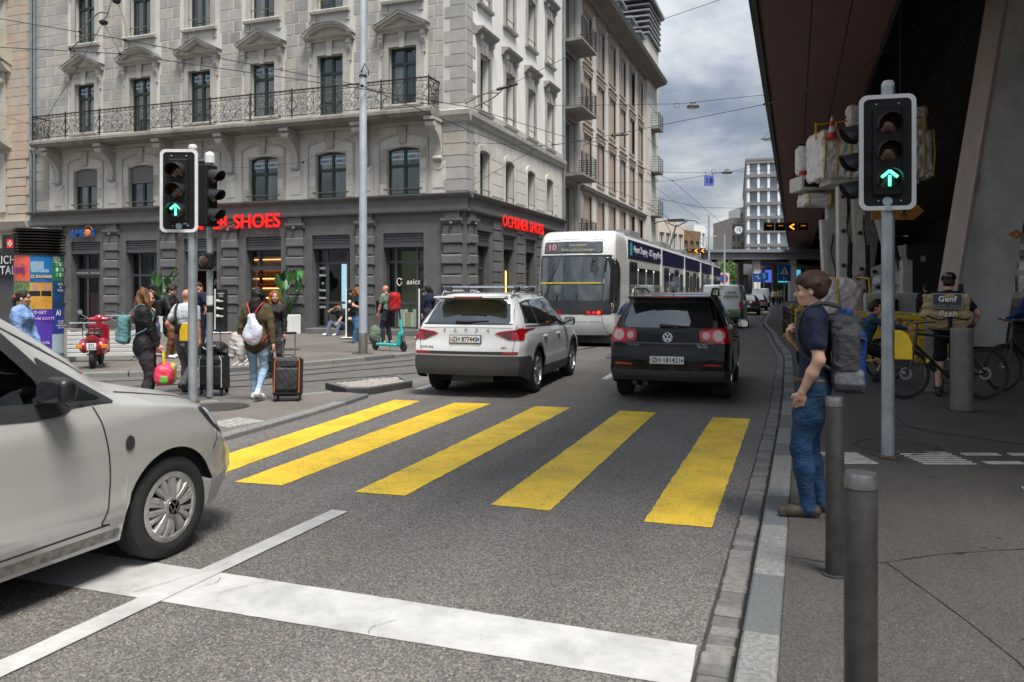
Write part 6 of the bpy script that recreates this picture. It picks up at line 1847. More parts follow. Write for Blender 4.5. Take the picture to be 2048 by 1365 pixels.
MB().box(-.06,-.05,1.0,.02,.0,1.04).obj('door_handle',mPlastic,dv.t)
dv.plate('',.45)
van('parked_white_van','plain white van far down the street beyond the dark car',(-4.35,88,0),R(2),pVanWhite,mPlastic)
pGrey=paint('anthracite_paint',(.045,.047,.052),.3,.5)
def saloon(name,label,loc,rz,pm):
 c=Car(name,label,'car',loc,rz,4.6,top=[(0,1.0),(.1,1.04),(.5,1.25),(1.1,1.44),(2.0,1.46),(2.6,1.38),(3.3,1.06),(3.6,.99),(4.3,.86),(4.6,.62)],belt=[(0,.92),(2,.95),(3.3,.92),(4.2,.80),(4.6,.56)],wbelt=[(0,.80),(.6,.86),(3.4,.86),(4.6,.74)],wroof=[(0,.6),(1,.56),(2.4,.56),(3.2,.62),(4.6,.6)],wmax=[(0,.88),(.8,.91),(3.6,.91),(4.6,.84)],zbot=[(0,.34),(.5,.24),(4.6,.24)],zclad=[(0,.42),(1,.34),(4.6,.36)],tail=[(.2,.1),(.5,0),(.9,.05),(1.4,.15)],nose=[(.2,.08),(.6,0),(.9,.1)],wheels=[.85,3.65],rt=.325,paintm=pm,cladm=mPlastic)
 c.decal('rear_window',[(-.58,1.06),(.58,1.06),(.48,1.36),(-.48,1.36)],'y',-1,mCarGlass,.006,.05)
 for sg in(-1,1):
  c.decal('tail_light',[(sg*.50,.90),(sg*.84,.92),(sg*.86,.78),(sg*.52,.79)],'y',-1,mTailRed,.012,.02,thick=1)
  c.decal('side_glass',[(.9,.99),(3.05,.97),(2.5,1.33),(1.3,1.37)],'x',sg,mCarGlass,.006,.05)
  mirror(c,2.75,.98,.86,pm,sg)
 for yw in(.85,3.65):c.wheel(yw,.905,'five',.22)
 c.plate('',.62)
 return c
saloon('dark_estate_car','dark grey car with red lights beside the delivery van',(-3.85,58.5,0),R(2),pGrey)
saloon('silver_car','silver car half hidden beyond the dark grey car',(-3.9,72,0),R(2),paint('silver_paint',(.4,.41,.42),.3,.7))
# ================================================================ TRAM
pTram=paint('tram_white',(.66,.66,.64),.3)
pTramBlue=paint('tram_blue',(.015,.07,.30),.3)
pTramNavy=M('tram_navy_banner',(.010,.010,.055),.35,var=.1,vs=2)
mTramDark=M('tram_dark_panel',(.035,.036,.04),.3,var=.1)
mTramGlass=M('tram_glass',(.02,.024,.026),.03,var=.3,vs=.7,spec=.9,ior=1.8,coat=.4)
mDoorGlass=M('tram_door_glass',(.025,.025,.024),.06,var=.5,vs=2.5,spec=.8)
tr=thing('tram','white and blue articulated tram with navy roof banner seen from behind','tram',(-6.55,23.35,0),R(.6))
TH=3.55;TW=1.2
tailp=pchip([(.35,.16),(.6,.03),(1.2,.0),(1.6,.02),(2.7,.16),(3.1,.24),(3.3,.34),(3.5,.56),(3.56,.85)])
zs=[.36,.5,.8,1.1,1.35,1.6,1.9,2.2,2.5,2.75,2.85,3.0,3.15,3.3,3.42,3.5,3.55]
CL=2.2
rows_=[]
for z in zs:
 tw=TW*(1-.035*max(0,(z-2.2)/1.3)**2)-(.0 if z<3.3 else(z-3.3)**2*1.6)
 y0=tailp(z);r=[]
 n=9
 cr=.55;ex=.30
 for i in range(3):r.append((tw,lerp(CL,y0+ex+.0,i/3),z))
 for i in range(n+1):
  t=i/n*PI/2
  r.append((tw-cr+cr*math.cos(t)**.8,y0+ex-ex*math.sin(t)**.8 if True else 0,z))
 k=6
 for i in range(1,k):
  u=lerp(tw-cr,-(tw-cr),i/k);r.append((u,y0-.10*(1-(u/(tw-cr))**2),z))
 for i in range(n+1):
  t=(1-i/n)*PI/2
  r.append((-(tw-cr+cr*math.cos(t)**.8),y0+ex-ex*math.sin(t)**.8,z))
 for i in range(1,4):r.append((-tw,lerp(y0+ex,CL,i/3),z))
 rows_.append(r)
cab=MB().grid(rows_)
top=rows_[-1];cab.add(top,[tuple(range(len(top)))])
class Shell:pass
sh_=Shell();sh_.L=CL;sh_.bvh=BVHTree.FromPolygons(cab.v,cab.f)
sh_.bo=cab.obj('rear_cab',pTram,tr,True,50,fix=True)
sh_.t=tr
for fn in('hit','rows','decal','strip'):setattr(sh_,fn,getattr(Car,fn).__get__(sh_))
sh_.decal('windscreen',[(-1.10,1.40),(.86,1.40),(.90,2.72),(-1.12,2.72)],'y',-1,mTramGlass,.010,.10,nu=24,nv=14)
sh_.decal('corner_glass',[(.89,1.38),(1.17,1.32),(1.17,2.66),(.93,2.70)],'y',-1,mTramGlass,.008,.02,nu=10,nv=12)
sh_.decal('corner_glass',[(.12,1.32),(.95,1.40),(1.0,2.4),(.35,2.66),(.12,2.68)],'x',1,mTramGlass,.007,.06,nu=12,nv=12)
sh_.decal('glass_band',[(-1.19,1.36),(1.19,1.36),(1.17,2.78),(-1.17,2.78)],'y',-1,mTramDark,.004,.06,nu=30,nv=14)
sh_.decal('glass_band',[(.05,1.15),(1.02,1.36),(1.08,2.45),(.35,2.74),(.05,2.78)],'x',1,mTramDark,.003,.06,nu=14,nv=12)
sh_.decal('destination_display',[(-.98,2.86),(.82,2.86),(.80,3.16),(-.96,3.16)],'y',-1,mTramGlass,.010,.05,nu=16)
sh_.decal('display_frame',[(-1.01,2.83),(.85,2.83),(.83,3.19),(-.99,3.19)],'y',-1,mTramDark,.006,.05,nu=16)
sh_.decal('route_number_field',[(-.88,2.89),(-.60,2.89),(-.60,3.13),(-.88,3.13)],'y',-1,M('route_pink',(.20,.035,.07),.3,var=.1,emit=.03),.014)
l_,n_=sh_.hit('y',-1,-.74,3.0);text('lettering','10',M('route_white',(.5,.45,.46),.5,var=0),tr,(-.74,l_.y-.03,3.01),(PI/2-.1,0,-.05),.26,.002,bold=.004)
mAmber=M('amber_display',(.45,.42,.22),.5,var=0,emit=.1)
l_,n_=sh_.hit('y',-1,.1,3.0)
text('lettering','Dienstfahrt',mAmber,tr,(.1,l_.y-.03,3.08),(PI/2-.1,0,0),.11,.002);text('lettering','Bitte nicht einsteigen',mAmber,tr,(.1,l_.y-.035,2.94),(PI/2-.1,0,0),.11,.002)
sh_.decal('dark_apron',[(-1.17,.98),(1.19,.98),(1.19,1.36),(-1.17,1.36)],'y',-1,mTramDark,.006,.02,nu=26)
sh_.decal('dark_apron',[(.0,.98),(.55,1.02),(1.05,1.36),(.0,1.36)],'x',1,mTramDark,.005,.02)
sh_.decal('tail_light',[(.30,.98),(.88,.98),(.86,1.12),(.42,1.10)],'y',-1,mTailRed,.012,.03,thick=1)
for x in(.46,.61,.76):sh_.decal('tail_lamp',[(x+.055*math.cos(t),1.045+.045*math.sin(t))for t in np.linspace(0,2*PI,13)[:-1]],'y',-1,mTailLit if x>.7 else M('lamp_red',(.5,.03,.03),.15,var=0,emit=.3),.018)
sh_.decal('tail_light',[(-.30,.98),(-.88,.98),(-.86,1.12),(-.42,1.10)],'y',-1,mTailRed,.012,.03,thick=1)
sh_.strip('panel_gap',[(-1.19,.76),(0,.76),(.86,.76)],.012,'y',-1,mGap);sh_.strip('panel_gap',[(.86,1.0),(.88,.7),(1.0,.4)],.012,'y',-1,mGap)
sh_.strip('panel_gap',[(-.95,3.24),(0,3.27),(.88,3.25)],.010,'y',-1,mGap)
sh_.decal('blue_sweep',[(.55,.98),(2.19,.98),(2.19,1.36),(1.1,1.20)],'x',1,pTramBlue,.008,.0,nu=14)
MB().cyl((-1.02,-.10,1.92),(.86,-.10,1.92),.018,n=8).obj('yellow_rail',M('yellow_rail',(.65,.45,.02),.4,var=.05),tr)
MB().tube([(.90,.10,1.45),(.90,.08,1.95),(.92,.22,2.65)],.02,6).obj('grab_pole',mPlate,tr)
for x in(-.2,.62):MB().cyl((x,.45,1.4),(x,.45,2.7),.016,n=6).obj('inner_pole',MATS['yellow_rail'],tr)
MB().tube([(-.9,.02,1.4),(-.75,-.01,2.1),(-.5,.05,2.7)],.012,5).obj('wiper',mPlastic,tr)
MB().box(-1.1,.2,.12,1.1,CL,.40).obj('skirt',mGap,tr)
mods=[(CL,9.0),(9.35,16.1),(16.45,23.2),(23.55,30.3),(30.65,37.4)]
bend=[0,0,-.02,-.05,-.10]
for k,(a,b)in enumerate(mods):
 m=MB();r_=.22
 prof=[(-TW,.36)]+[(-TW+r_-r_*math.cos(t),3.35-r_+.2+r_*math.sin(t)-.03)for t in np.linspace(0,PI/2,6)]+[(TW-r_+r_*math.sin(t),3.35-r_+.2+r_*math.cos(t)-.03)for t in np.linspace(0,PI/2,6)]+[(TW,.36)]
 m.prism(prof,a,b,'y')
 bo=m.obj('carriage',pTram,tr,True,40,fix=True,loc=(bend[k],0,0))
 def side(name,y0,z0,y1,z1,mat,d=.012,x=TW,rr=.05,parent=bo):
  return MB().prism([(p[0],p[1])for p in rrect(y0,z0,y1,z1,rr)],x-.01,x+d,'x').obj(name,mat,parent)
 side('roof_banner',a+.05,2.78,b-.12,3.36,pTramNavy,.02,rr=.01)
 MB().box(-.9,a+1.0,3.40,.9,b-1.2,3.66).obj('roof_equipment',mZinc,bo)
 MB().box(-.7,a+2.4,3.66,.8,a+4.2,3.86).obj('roof_unit',M('roof_unit_grey',(.30,.31,.33),.5,.3,var=.1),bo)
 MB().box(TW-.005,a,.62,TW+.008,b,1.16).obj('blue_band',pTramBlue,bo)if k==0 else MB().box(TW-.005,a,.80,TW+.008,b,1.16).obj('blue_band',pTramBlue,bo)
 def door(y):
  o=side('door',y,.42,y+1.36,2.66,mTramDark,.018,rr=.04)
  for q in(0,1):side('door_pane',y+.06+.66*q,.55,y+.64+.66*q,2.58,mDoorGlass,.024,rr=.04,parent=o)
  MB().box(TW+.024,y+.06,1.08,TW+.027,y+1.30,1.24).obj('door_band',mPlate,o)
  MB().lathe([(.10,TW+.03),(.10,TW+.026)],14,(0,y+.98,1.75),'x').obj('door_sticker',M('sticker_yellow',(.6,.55,.03),.5,var=0),o)
 def win(y,w):side('window',y,1.2,y+w,2.48,mTramGlass,.015,rr=.14)
 if k==0:
  door(a+.25);win(a+1.85,1.35);win(a+3.45,1.35);win(a+5.05,1.35)
 elif k==4:
  win(a+.5,1.3);door(a+2.0);win(a+3.6,1.3);win(a+5.1,1.3)
 else:
  door(a+.4);win(a+2.0,1.25);door(a+3.45);win(a+5.05,1.3)
 MB().box(-1.1,a,.10,1.1,b,.37).obj('skirt',mGap,bo)
 for y in(a+1.2,b-1.2):MB().cyl((-1.0,y,.30),(1.0,y,.30),.29,n=20).obj('wheelset',mSteelDark,bo)
 if k<4:
  m=MB()
  for q in range(5):m.box(-TW+.04+.02*(q%2),b+q*.07,.4,TW-.04-.02*(q%2),b+q*.07+.075,3.3)
  m.obj('bellows',M('bellows_grey',(.09,.09,.095),.8,var=.15),tr)
  MB().box(TW-.05,b+.02,1.9,TW+.04,b+.14,3.3).obj('gangway_trim',pTram,tr);MB().box(TW,b-.10,.9,TW+.03,b-.02,1.1).obj('side_marker',M('marker_orange',(.6,.13,.01),.4,var=0),tr)
mLet=M('banner_letter',(.60,.62,.68),.5,var=0)
text('lettering','Airport Shopping \u2013 365 Tage ge\u00f6ffnet',mLet,tr,(TW+.025,5.95,3.08),(PI/2,0,PI/2),.34,.003,bold=.003)
text('lettering','Das Einkaufszentrum am Flughafen',mLet,tr,(TW+.005,12.7,3.08),(PI/2,0,PI/2),.30,.003)
text('lettering','Airport Center',mLet,tr,(TW-.02,19.8,3.08),(PI/2,0,PI/2),.34,.003)
MB().prism([(2.5,2.86),(2.85,2.86),(2.85,3.2),(2.68,3.3),(2.5,3.2)],TW+.01,TW+.026,'x').obj('banner_emblem',M('emblem_cyan',(.05,.33,.38),.5,var=.1),tr,fix=True)
text('lettering','2016',mLet,sh_.bo,(TW+.01,1.9,.55),(PI/2,0,PI/2),.14,.002)
pg=MB();py=22.0
pg.tube([(-.1,py-2.0,3.9),(0,py-.1,5.35)],.05,6);pg.tube([(-.5,py-1.6,3.85),(-.25,py-.4,5.0),(-.6,py,5.55)],.02,5)
pg.tube([(0,py,5.3),(-.65,py,5.62)],.03,5);pg.tube([(0,py,5.3),(.65,py,5.62)],.03,5)
pg.box(-.45,py-.3,5.60,.45,py+.35,5.72)
pg.tube([(-1.25,py,5.45),(-1.05,py,5.60),(-.6,py,5.66),(.6,py,5.66),(1.05,py,5.60),(1.25,py,5.45)],.03,6)
pg.obj('pantograph',mSteelDark,tr)
# ================================================================ STREET FURNITURE
mGalv=M('galvanised_steel',(.36,.40,.43),.45,.55,var=.22,vs=5,grime=.35)
mGalvL=M('painted_mast',(.42,.46,.51),.45,.2,var=.10,vs=3,grime=.25)
mSigBlack=M('signal_black',(.010,.010,.011),.6,var=.2,vs=6,spec=.25)
mSigVisor=M('signal_visor',(.02,.02,.022),.45,var=.15)
mSigWhite=M('signal_border',(.66,.67,.67),.4,var=.08,vs=6)
mSigGreen=M('signal_green_arrow',(.10,1.,.55),.4,var=0,emit=1.6)
mLensRed=M('lens_red',(.05,.003,.004),.08,var=.2,vs=40,coat=1.)
mLensAmber=M('lens_amber',(.06,.022,.006),.08,var=.2,vs=40,coat=1.)
mLensGreen=M('lens_green',(.003,.035,.025),.08,var=.2,vs=40,coat=1.)
mLensRedLit=M('lens_red_lit',(.9,.02,.01),.2,var=0,emit=1.2)
def lens(mb_parent,z,mat,r=.1):
 m=MB();rows=[]
 for j in range(5):
  t=j/4*1.1
  rows.append([(r*math.sin(t)/math.sin(1.1)*math.cos(a),-.01-.035*(math.cos(t)-math.cos(1.1))/(1-math.cos(1.1)),z+r*math.sin(t)/math.sin(1.1)*math.sin(a))for a in np.linspace(0,2*PI,25)[:-1]])
 m.grid(rows,cu=True)
 return m.obj('lens',mat,mb_parent,True)
def visor(parent,z,r=.112,L=.20):
 m=MB();A,B=[],[]
 for a in np.linspace(-.55,PI+.55,20):
  k=.25+.75*max(0,math.sin((a+.55)/(PI+1.1)*PI))**.5
  A.append((r*math.cos(a),0,z+r*math.sin(a)));B.append((r*.98*math.cos(a),-L*k,z+r*.98*math.sin(a)-.03*k))
 m.grid([A,B]);A2=[(x*.96,y,z+(zz-z)*.96)for x,y,zz in A];B2=[(x*.96,y,z+(zz-z)*.96)for x,y,zz in B]
 m.grid([B2,A2]);m.grid([B,B2])
 return m.obj('visor',mSigVisor,parent,True,60)
def green_arrow(parent,z,y=-.055,s=.075):
 m=MB()
 m.bar((-s*.95,y,z+s*.15),(0,y,z+s*.95),.026,.008,(0,1,0));m.bar((s*.95,y,z+s*.15),(0,y,z+s*.95),.026,.008,(0,1,0));m.bar((0,y,z-s),(0,y,z+s*.35),.024,.008,(0,1,0))
 m.obj('green_arrow',mSigGreen,parent)
def signal_head(name,parent,loc,rot,border=True,lit='green',w=.26,pitch=.265):
 h=sub(name,parent,loc,rot)
 H=pitch*3+.06
 MB().cbox(-w/2,0,-H/2,w/2,.17,H/2,.02).obj('housing',mSigBlack,h)
 if border:
  out=rrect(-.255,-.56,.255,.56,.075,6);inn=rrect(-.215,-.52,.215,.52,.05,6);n=len(out)
  MB().prism(inn,.055,.06,'y').obj('backboard',mSigBlack,h,fix=True)
  m=MB();m.grid([[(x,.045,z)for x,z in out],[(x,.045,z)for x,z in inn],[(x,.062,z)for x,z in inn],[(x,.062,z)for x,z in out],[(x,.045,z)for x,z in out]],cu=True)
  m.obj('white_border',mSigWhite,h,fix=True)
  for x,z in((-.1,.47),(.1,.47),(-.08,-.47),(.12,-.47)):MB().sphere((x,.05,z),.008,8,5).obj('screw',mSigWhite,h)
  MB().lathe([(.045,.048),(.045,.056)],16,(0,0,-.475),'y').obj('round_sticker',M('sticker_bluegrey',(.35,.45,.5),.5,var=.1),h)
 for k,(mat,z)in enumerate(((mLensRed if lit!='red' else mLensRed,pitch),(mLensAmber,0),(mLensGreen,-pitch))):
  lens(h,z,mat,.098);visor(h,z)
  MB().box(-w/2+.005,-.006,z-pitch/2+.005,w/2-.005,-.001,z-pitch/2+.012).obj('door_joint',mGap,h)
 if lit=='green':green_arrow(h,-pitch)
 if lit=='red':MB().sphere((0,-.02,pitch-.03),(.05,.012,.04),10,6).obj('lit_lamp',mLensRedLit,h)
 return h
def pole(parent,h,r,mat=mGalv,name='pole',flange=True):
 MB().cyl((0,0,0),(0,0,h),r,n=22).obj(name,mat,parent,True,40)
 MB().lathe([(r,h-.001),(r*.98,h+r*.45),(r*.7,h+r*.9),(.001,h+r*1.05)],22).obj('pole_cap',M('pole_cap_grey',(.50,.50,.49),.5,var=.1),parent,True)
 if flange:MB().lathe([(r*1.5,0),(r*1.5,.02),(r,.035)],22).obj('base_collar',M('rusty_collar',(.10,.06,.04),.8,.3,var=.5,vs=20),parent)
tl=thing('traffic_light','traffic light on a grey pole on the station pavement, green straight arrow lit, white border','traffic light',(.73,8.22,.12))
pole(tl,3.47,.058)
d_=YAW+R(2)
signal_head('signal_head',tl,(-.01,-.16,2.84),(0,0,.10)).scale=(.95,.95,.95)
signal_head('side_signal_head',tl,(-.22,.10,2.78),(0,0,-R(80)),border=False,lit=None)
MB().box(-.02,-.14,2.3,.02,.0,2.34).box(-.02,-.14,3.1,.02,0,3.14).obj('bracket',mGalv,tl)
yb=MB().prism([(x,z)for x,z in[(0,0),(.24,0),(.24,.26),(.18,.42),(.10,.48),(0,.48)]],-.07,.07,'y').obj('yellow_request_box',M('yellow_box',(.70,.45,.015),.4,var=.1,vs=8),tl,fix=True,loc=(.05,.0,.93),bevel=.015)
yb.scale=(.62,1,.56)
tl2=thing('traffic_light','traffic light on the left corner with white border and lit green arrow','traffic light',(-8.42,9.40,.05))
pole(tl2,3.72,.065)
signal_head('signal_head',tl2,(-.10,-.20,3.09),(0,0,R(20))).scale=(1.08,1.08,1.08)
MB().box(-.05,-.14,3.3,.0,0,3.36).box(-.05,-.14,2.6,0,0,2.66).obj('bracket',mGalv,tl2)
MB().prism([(x,z)for x,z in[(0,0),(-.22,0),(-.22,.26),(-.17,.40),(-.10,.46),(0,.46)]],-.07,.07,'y').obj('yellow_request_box',MATS['yellow_box'],tl2,fix=True,loc=(-.05,0,.90),bevel=.015).scale=(.62,1,.58)
tl3=thing('traffic_light','black traffic light without border on a thin pole, seen side-on behind the bordered one','traffic light',(-8.76,10.15,.03))
pole(tl3,3.65,.048,flange=False)
MB().lathe([(.075,0),(.075,.12),(.06,.16),(.01,.18)],14,(0,0,3.66)).obj('detector',mSigWhite,tl3)
signal_head('signal_head',tl3,(.10,-.06,3.14),(0,0,R(92)),border=False,lit='red',pitch=.30,w=.28)
h=sub('repeater_lamp',tl3,(0,-.14,2.12));MB().cbox(-.12,0,-.13,.12,.12,.13,.03).obj('housing',mSigBlack,h);lens(h,0,mLensAmber,.085)
MB().lathe([(.05,0),(.05,.10)],14,(0,0,1.32)).obj('black_band',mSigBlack,tl3);MB().lathe([(.051,0),(.051,.14)],14,(0,0,1.44)).obj('white_band',mSigWhite,tl3)
ms=thing('catenary_mast','tall pale grey mast carrying tram wires in front of the shop','mast',(-10.5,17.72,.10))
MB().lathe([(.115,0),(.115,.52),(.112,.53)],24).obj('base_sleeve',M('bare_steel',(.22,.20,.18),.5,.7,var=.25,vs=9),ms,True)
MB().lathe([(.108,.5),(.10,3.0),(.093,6.2),(.085,6.25),(.08,13.5)],24).obj('shaft',mGalvL,ms,True,50)
MB().lathe([(.27,-.005),(.27,.012)],24).obj('base_plate',mPave,ms)
MB().tube([(0,-.1,7.1),(.12,-.12,7.3),(.22,-.1,7.12),(.22,-.1,7.0)],.015,6).obj('wire_clamp',mSteelDark,ms)
MB().lathe([(.10,0),(.10,.05)],16,(0,0,7.0)).obj('clamp_ring',mSteelDark,ms)
mBoll=M('bollard_grey',(.040,.038,.036),.5,.35,var=.3,vs=10,bump=.2,bs=50)
mBollCap=M('bollard_cap',(.22,.22,.22),.3,.8,var=.2,vs=20)
def bollard(name,label,loc,r,h,cap=True,mat=mBoll):
 t=thing(name,label,'bollard',loc)
 MB().lathe([(r,0),(r,h-.06),(r*.96,h-.055),(r*.96,h-.05)],28).obj('post',mat,t,True,40)
 if cap:MB().lathe([(r,h-.05),(r,h-.012),(r*.93,h),(.001,h+.003)],28).obj('cap',mBollCap,t,True,40)
 else:MB().lathe([(r,h-.06),(r*.995,h-.02),(r*.95,h),(.001,h)],28).obj('cap',mat,t,True,40)
 MB().lathe([(r*1.35,.0),(r*1.35,.008),(r,.012)],28).obj('foot_ring',mSteelDark,t)
bollard('steel_bollard','nearest dark steel bollard with shiny cap, cut off by the bottom edge',(.18,2.98,.12),.054,.94)
bollard('steel_bollard','dark steel bollard with shiny cap directly behind the man with the backpack',(.155,4.74,.12),.049,.98)
mBollG=M('bollard_plain_grey',(.15,.145,.14),.55,.2,var=.12,vs=8)
bollard('grey_bollard','thick grey bollard in front of the courier',(1.93,11.85,.12),.135,1.08,False,mBollG)
bollard('grey_bollard','thick grey bollard behind the courier bicycle',(1.88,13.9,.12),.135,1.08,False,mBollG)
fe=thing('pedestrian_fence','row of dark posts with rails along the far kerb beside the man','fence',(0,0,.12))
ps=[(KT(y)+.42,y)for y in(18.7,20.8,22.9,25.0,27.1,29.2,31.3)]
for x,y in ps:MB().lathe([(.045,0),(.045,1.0),(.001,1.02)],12,(x,y,0)).obj('post',mBoll,fe,True,40)
for(a,b),(c,d)in zip(ps,ps[1:]):
 for z in(.5,.9):MB().cyl((a,b,z),(c,d,z),.02,n=8).obj('rail',mBoll,fe)
mWire=M('wire',(.03,.03,.032),.5,.3,var=0)
def P3(px,py,d):
 p=at(px,d);return Vector((p.x,p.y,zpx(py,d)))
def wire(name,label,pts,r=.012,sag=0.,parts=()):
 t=thing(name,label,'wire',(0,0,0))
 q=[]
 for a,b in zip(pts,pts[1:]):
  for i in range(10):
   p=a.lerp(b,i/10);p.z-=sag*4*(i/10)*(1-i/10);q.append(p)
 q.append(pts[-1])
 MB().tube(q,r,5).obj('cable',mWire,t)
 for k in parts:
  MB().sphere(tuple(k),.045,8,6).obj('insulator',mWire,t)
 return t
wire('contact_wire','upper tram wire crossing the facade from the left edge to the mast',[P3(0,38,22),P3(250,80,20.5),P3(724,172,20),P3(1300,410,34),P3(1420,500,60)],.011,0,[P3(160,63,21),P3(250,80,20.5),P3(724,172,20)])
wire('contact_wire','lower tram wire crossing the facade from the left edge past the mast',[P3(0,95,22),P3(240,108,20.5),P3(724,178,20),P3(940,215,24),P3(1090,262,28),P3(1200,295,34),P3(1400,440,60)],.011,0,[P3(140,98,21),P3(240,108,20.5)])
wire('span_wire','steep span wire from the iron balcony up to the frame top',[P3(60,290,31),P3(155,135,27),P3(215,30,23),P3(232,-30,22)],.009,0,[P3(155,135,27),P3(207,45,23.2),P3(232,2,22.2)])
wire('span_wire','thin wire running from the side facade up to the top right of the sky',[P3(930,200,28),P3(1010,175,27),P3(1200,82,26),P3(1440,0,24),P3(1530,-40,23)],.009,.0,[P3(1000,177,27),P3(1025,170,27)])
wire('span_wire','wire from the side facade to the canopy carrying the first round lamp',[P3(945,213,34),P3(1110,212,37),P3(1360,208,38),P3(1500,193,38),P3(1545,189,37)],.012,0)
wire('span_wire','wire across the street to the canopy above the first round lamp',[P3(1100,292,30),P3(1225,270,32),P3(1300,255,33),P3(1535,208,30),P3(1700,150,24),P3(1935,0,20)],.012,0,[P3(1225,270,32),P3(1245,268,32),P3(1528,209,30)])
wire('span_wire','wire holding the number 18 board above the street',[P3(1108,365,40),P3(1240,366,44),P3(1345,362,46),P3(1450,345,46),P3(1575,322,44)],.012,0,[P3(1345,362,46)])
wire('span_wire','long sloping wire from the side facade down to the tram roof',[P3(1185,290,36),P3(1345,362,46),P3(1470,470,100)],.014,0)
wire('span_wire','far level wire over the street near the horizon',[P3(1305,395,55),P3(1400,415,60),P3(1480,417,62),P3(1580,416,60)],.014,0)
wire('span_wire','faint low wire crossing behind the number 18 board',[P3(1305,345,50),P3(1420,346,52),P3(1560,340,50)],.012,0)
wire('span_wire','wire from the facade bracket to the black stay on the side wall',[P3(930,285,28),P3(1040,290,32),P3(1085,292,33),P3(1180,281,36)],.010,0,[P3(1082,292,33)])
wire('stay_wire','short stay running down from the facade bracket to the side wall',[P3(945,370,28.3),P3(1080,293,33)],.010,0)
wire('span_wire','thin wire behind the left traffic light crossing the first-floor windows',[P3(0,230,30),P3(300,325,30),P3(480,336,30.5),P3(606,325,30),P3(724,262,28),P3(880,215,28)],.007,0,[P3(606,325,30)])
wire('span_wire','far crossing wire above the station roof with round board',[P3(1410,455,110),P3(1475,445,110),P3(1600,440,105)],.03,0)
po=thing('wire_hanger','pair of curved pull-off arms on the tram wires above the left windows','wire hanger',(0,0,0))
for a,b,c in((P3(160,63,21),P3(195,28,21),P3(215,27,21)),(P3(142,98,21),P3(172,72,21),P3(190,70,21)),(P3(236,8,22),P3(248,40,21.5),P3(254,80,21)),(P3(207,48,22),P3(226,80,21.5),P3(240,108,21))):
 MB().tube(spline([a,b,c],6),.018,6).obj('arm',mBrass,po)
for p in(P3(207,45,22),P3(233,2,22)):MB().lathe([(.02,-.09),(.10,-.05),(.12,.02),(.05,.06),(.02,.10)],12,tuple(p)).obj('insulator',mWire,po)
po2=thing('wire_hanger','curved pull-off arms on the wires beside the corner of the building','wire hanger',(0,0,0))
for a,b,c in((P3(930,208,27),P3(970,188,27),P3(1000,187,27)),(P3(948,215,27),P3(985,197,27),P3(1005,180,27)),(P3(1165,292,35),P3(1190,283,35),P3(1225,282,35))):
 MB().tube(spline([a,b,c],6),.02,6).obj('arm',mBrass,po2)
for a,b in((P3(993,180,27),P3(1035,168,27)),(P3(1222,272,35),P3(1256,269,35))):
 MB().cyl(tuple(a),tuple(b),.05,n=8).obj('insulator',mWire,po2)
def street_lamp(label,px,py,d):
 c=P3(px,py,d);t=thing('hanging_lamp',label,'lamp',c,0,'round lamps hung over the street')
 MB().lathe([(.02,.18),(.05,.14),(.12,.11),(.25,.07),(.30,.02),(.30,-.03),(.26,-.05),(.001,-.05)],20).obj('shade',M('lamp_grey',(.12,.12,.12),.4,.5,var=.1),t,True,40)
 MB().lathe([(.24,-.052),(.24,-.06),(.001,-.065)],20).obj('diffuser',M('lamp_glass',(.25,.25,.24),.2,var=0),t)
 MB().box(-.14,-.02,.16,.14,.02,.20).obj('hook',mSteelDark,t)
 MB().tube([(-.75+.13*math.cos(a),0,.12+.13*math.sin(a))for a in np.linspace(0,2*PI,15)[:-1]],.01,4,closed=True).obj('cable_loop',mWire,t)
street_lamp('larger hanging street lamp on the wire above the tram',1386,214,38)
street_lamp('smaller hanging street lamp beside the number 18 board',1454,346,46)
nb=thing('number_board','blue square board with number 18 hanging over the street','sign',P3(1418,362,46),YAW)
MB().box(-.28,-.012,-.30,.28,.012,.30).obj('board',M('board_blue',(.10,.15,.50),.5,var=.08),nb);text('lettering','18',mBlackP,nb,(0,-.016,0),(PI/2,0,0),.42,.002,bold=.008)
for x in(-.2,.2):MB().cyl((x,0,.3),(x,0,.55),.012,n=5).obj('hanger',mWire,nb)
n12=thing('number_board','round white board with number 12 far above the street','sign',P3(1477,460,110),YAW)
MB().lathe([(.55,-.02),(.55,.02)],24,axis='y').obj('disc',mSigWhite,n12);text('lettering','12',mBlackP,n12,(0,-.03,0),(PI/2,0,0),.62,.002,bold=.01)
MB().box(-.75,-.03,.45,.75,.03,.75).obj('hood',mSteelDark,n12)
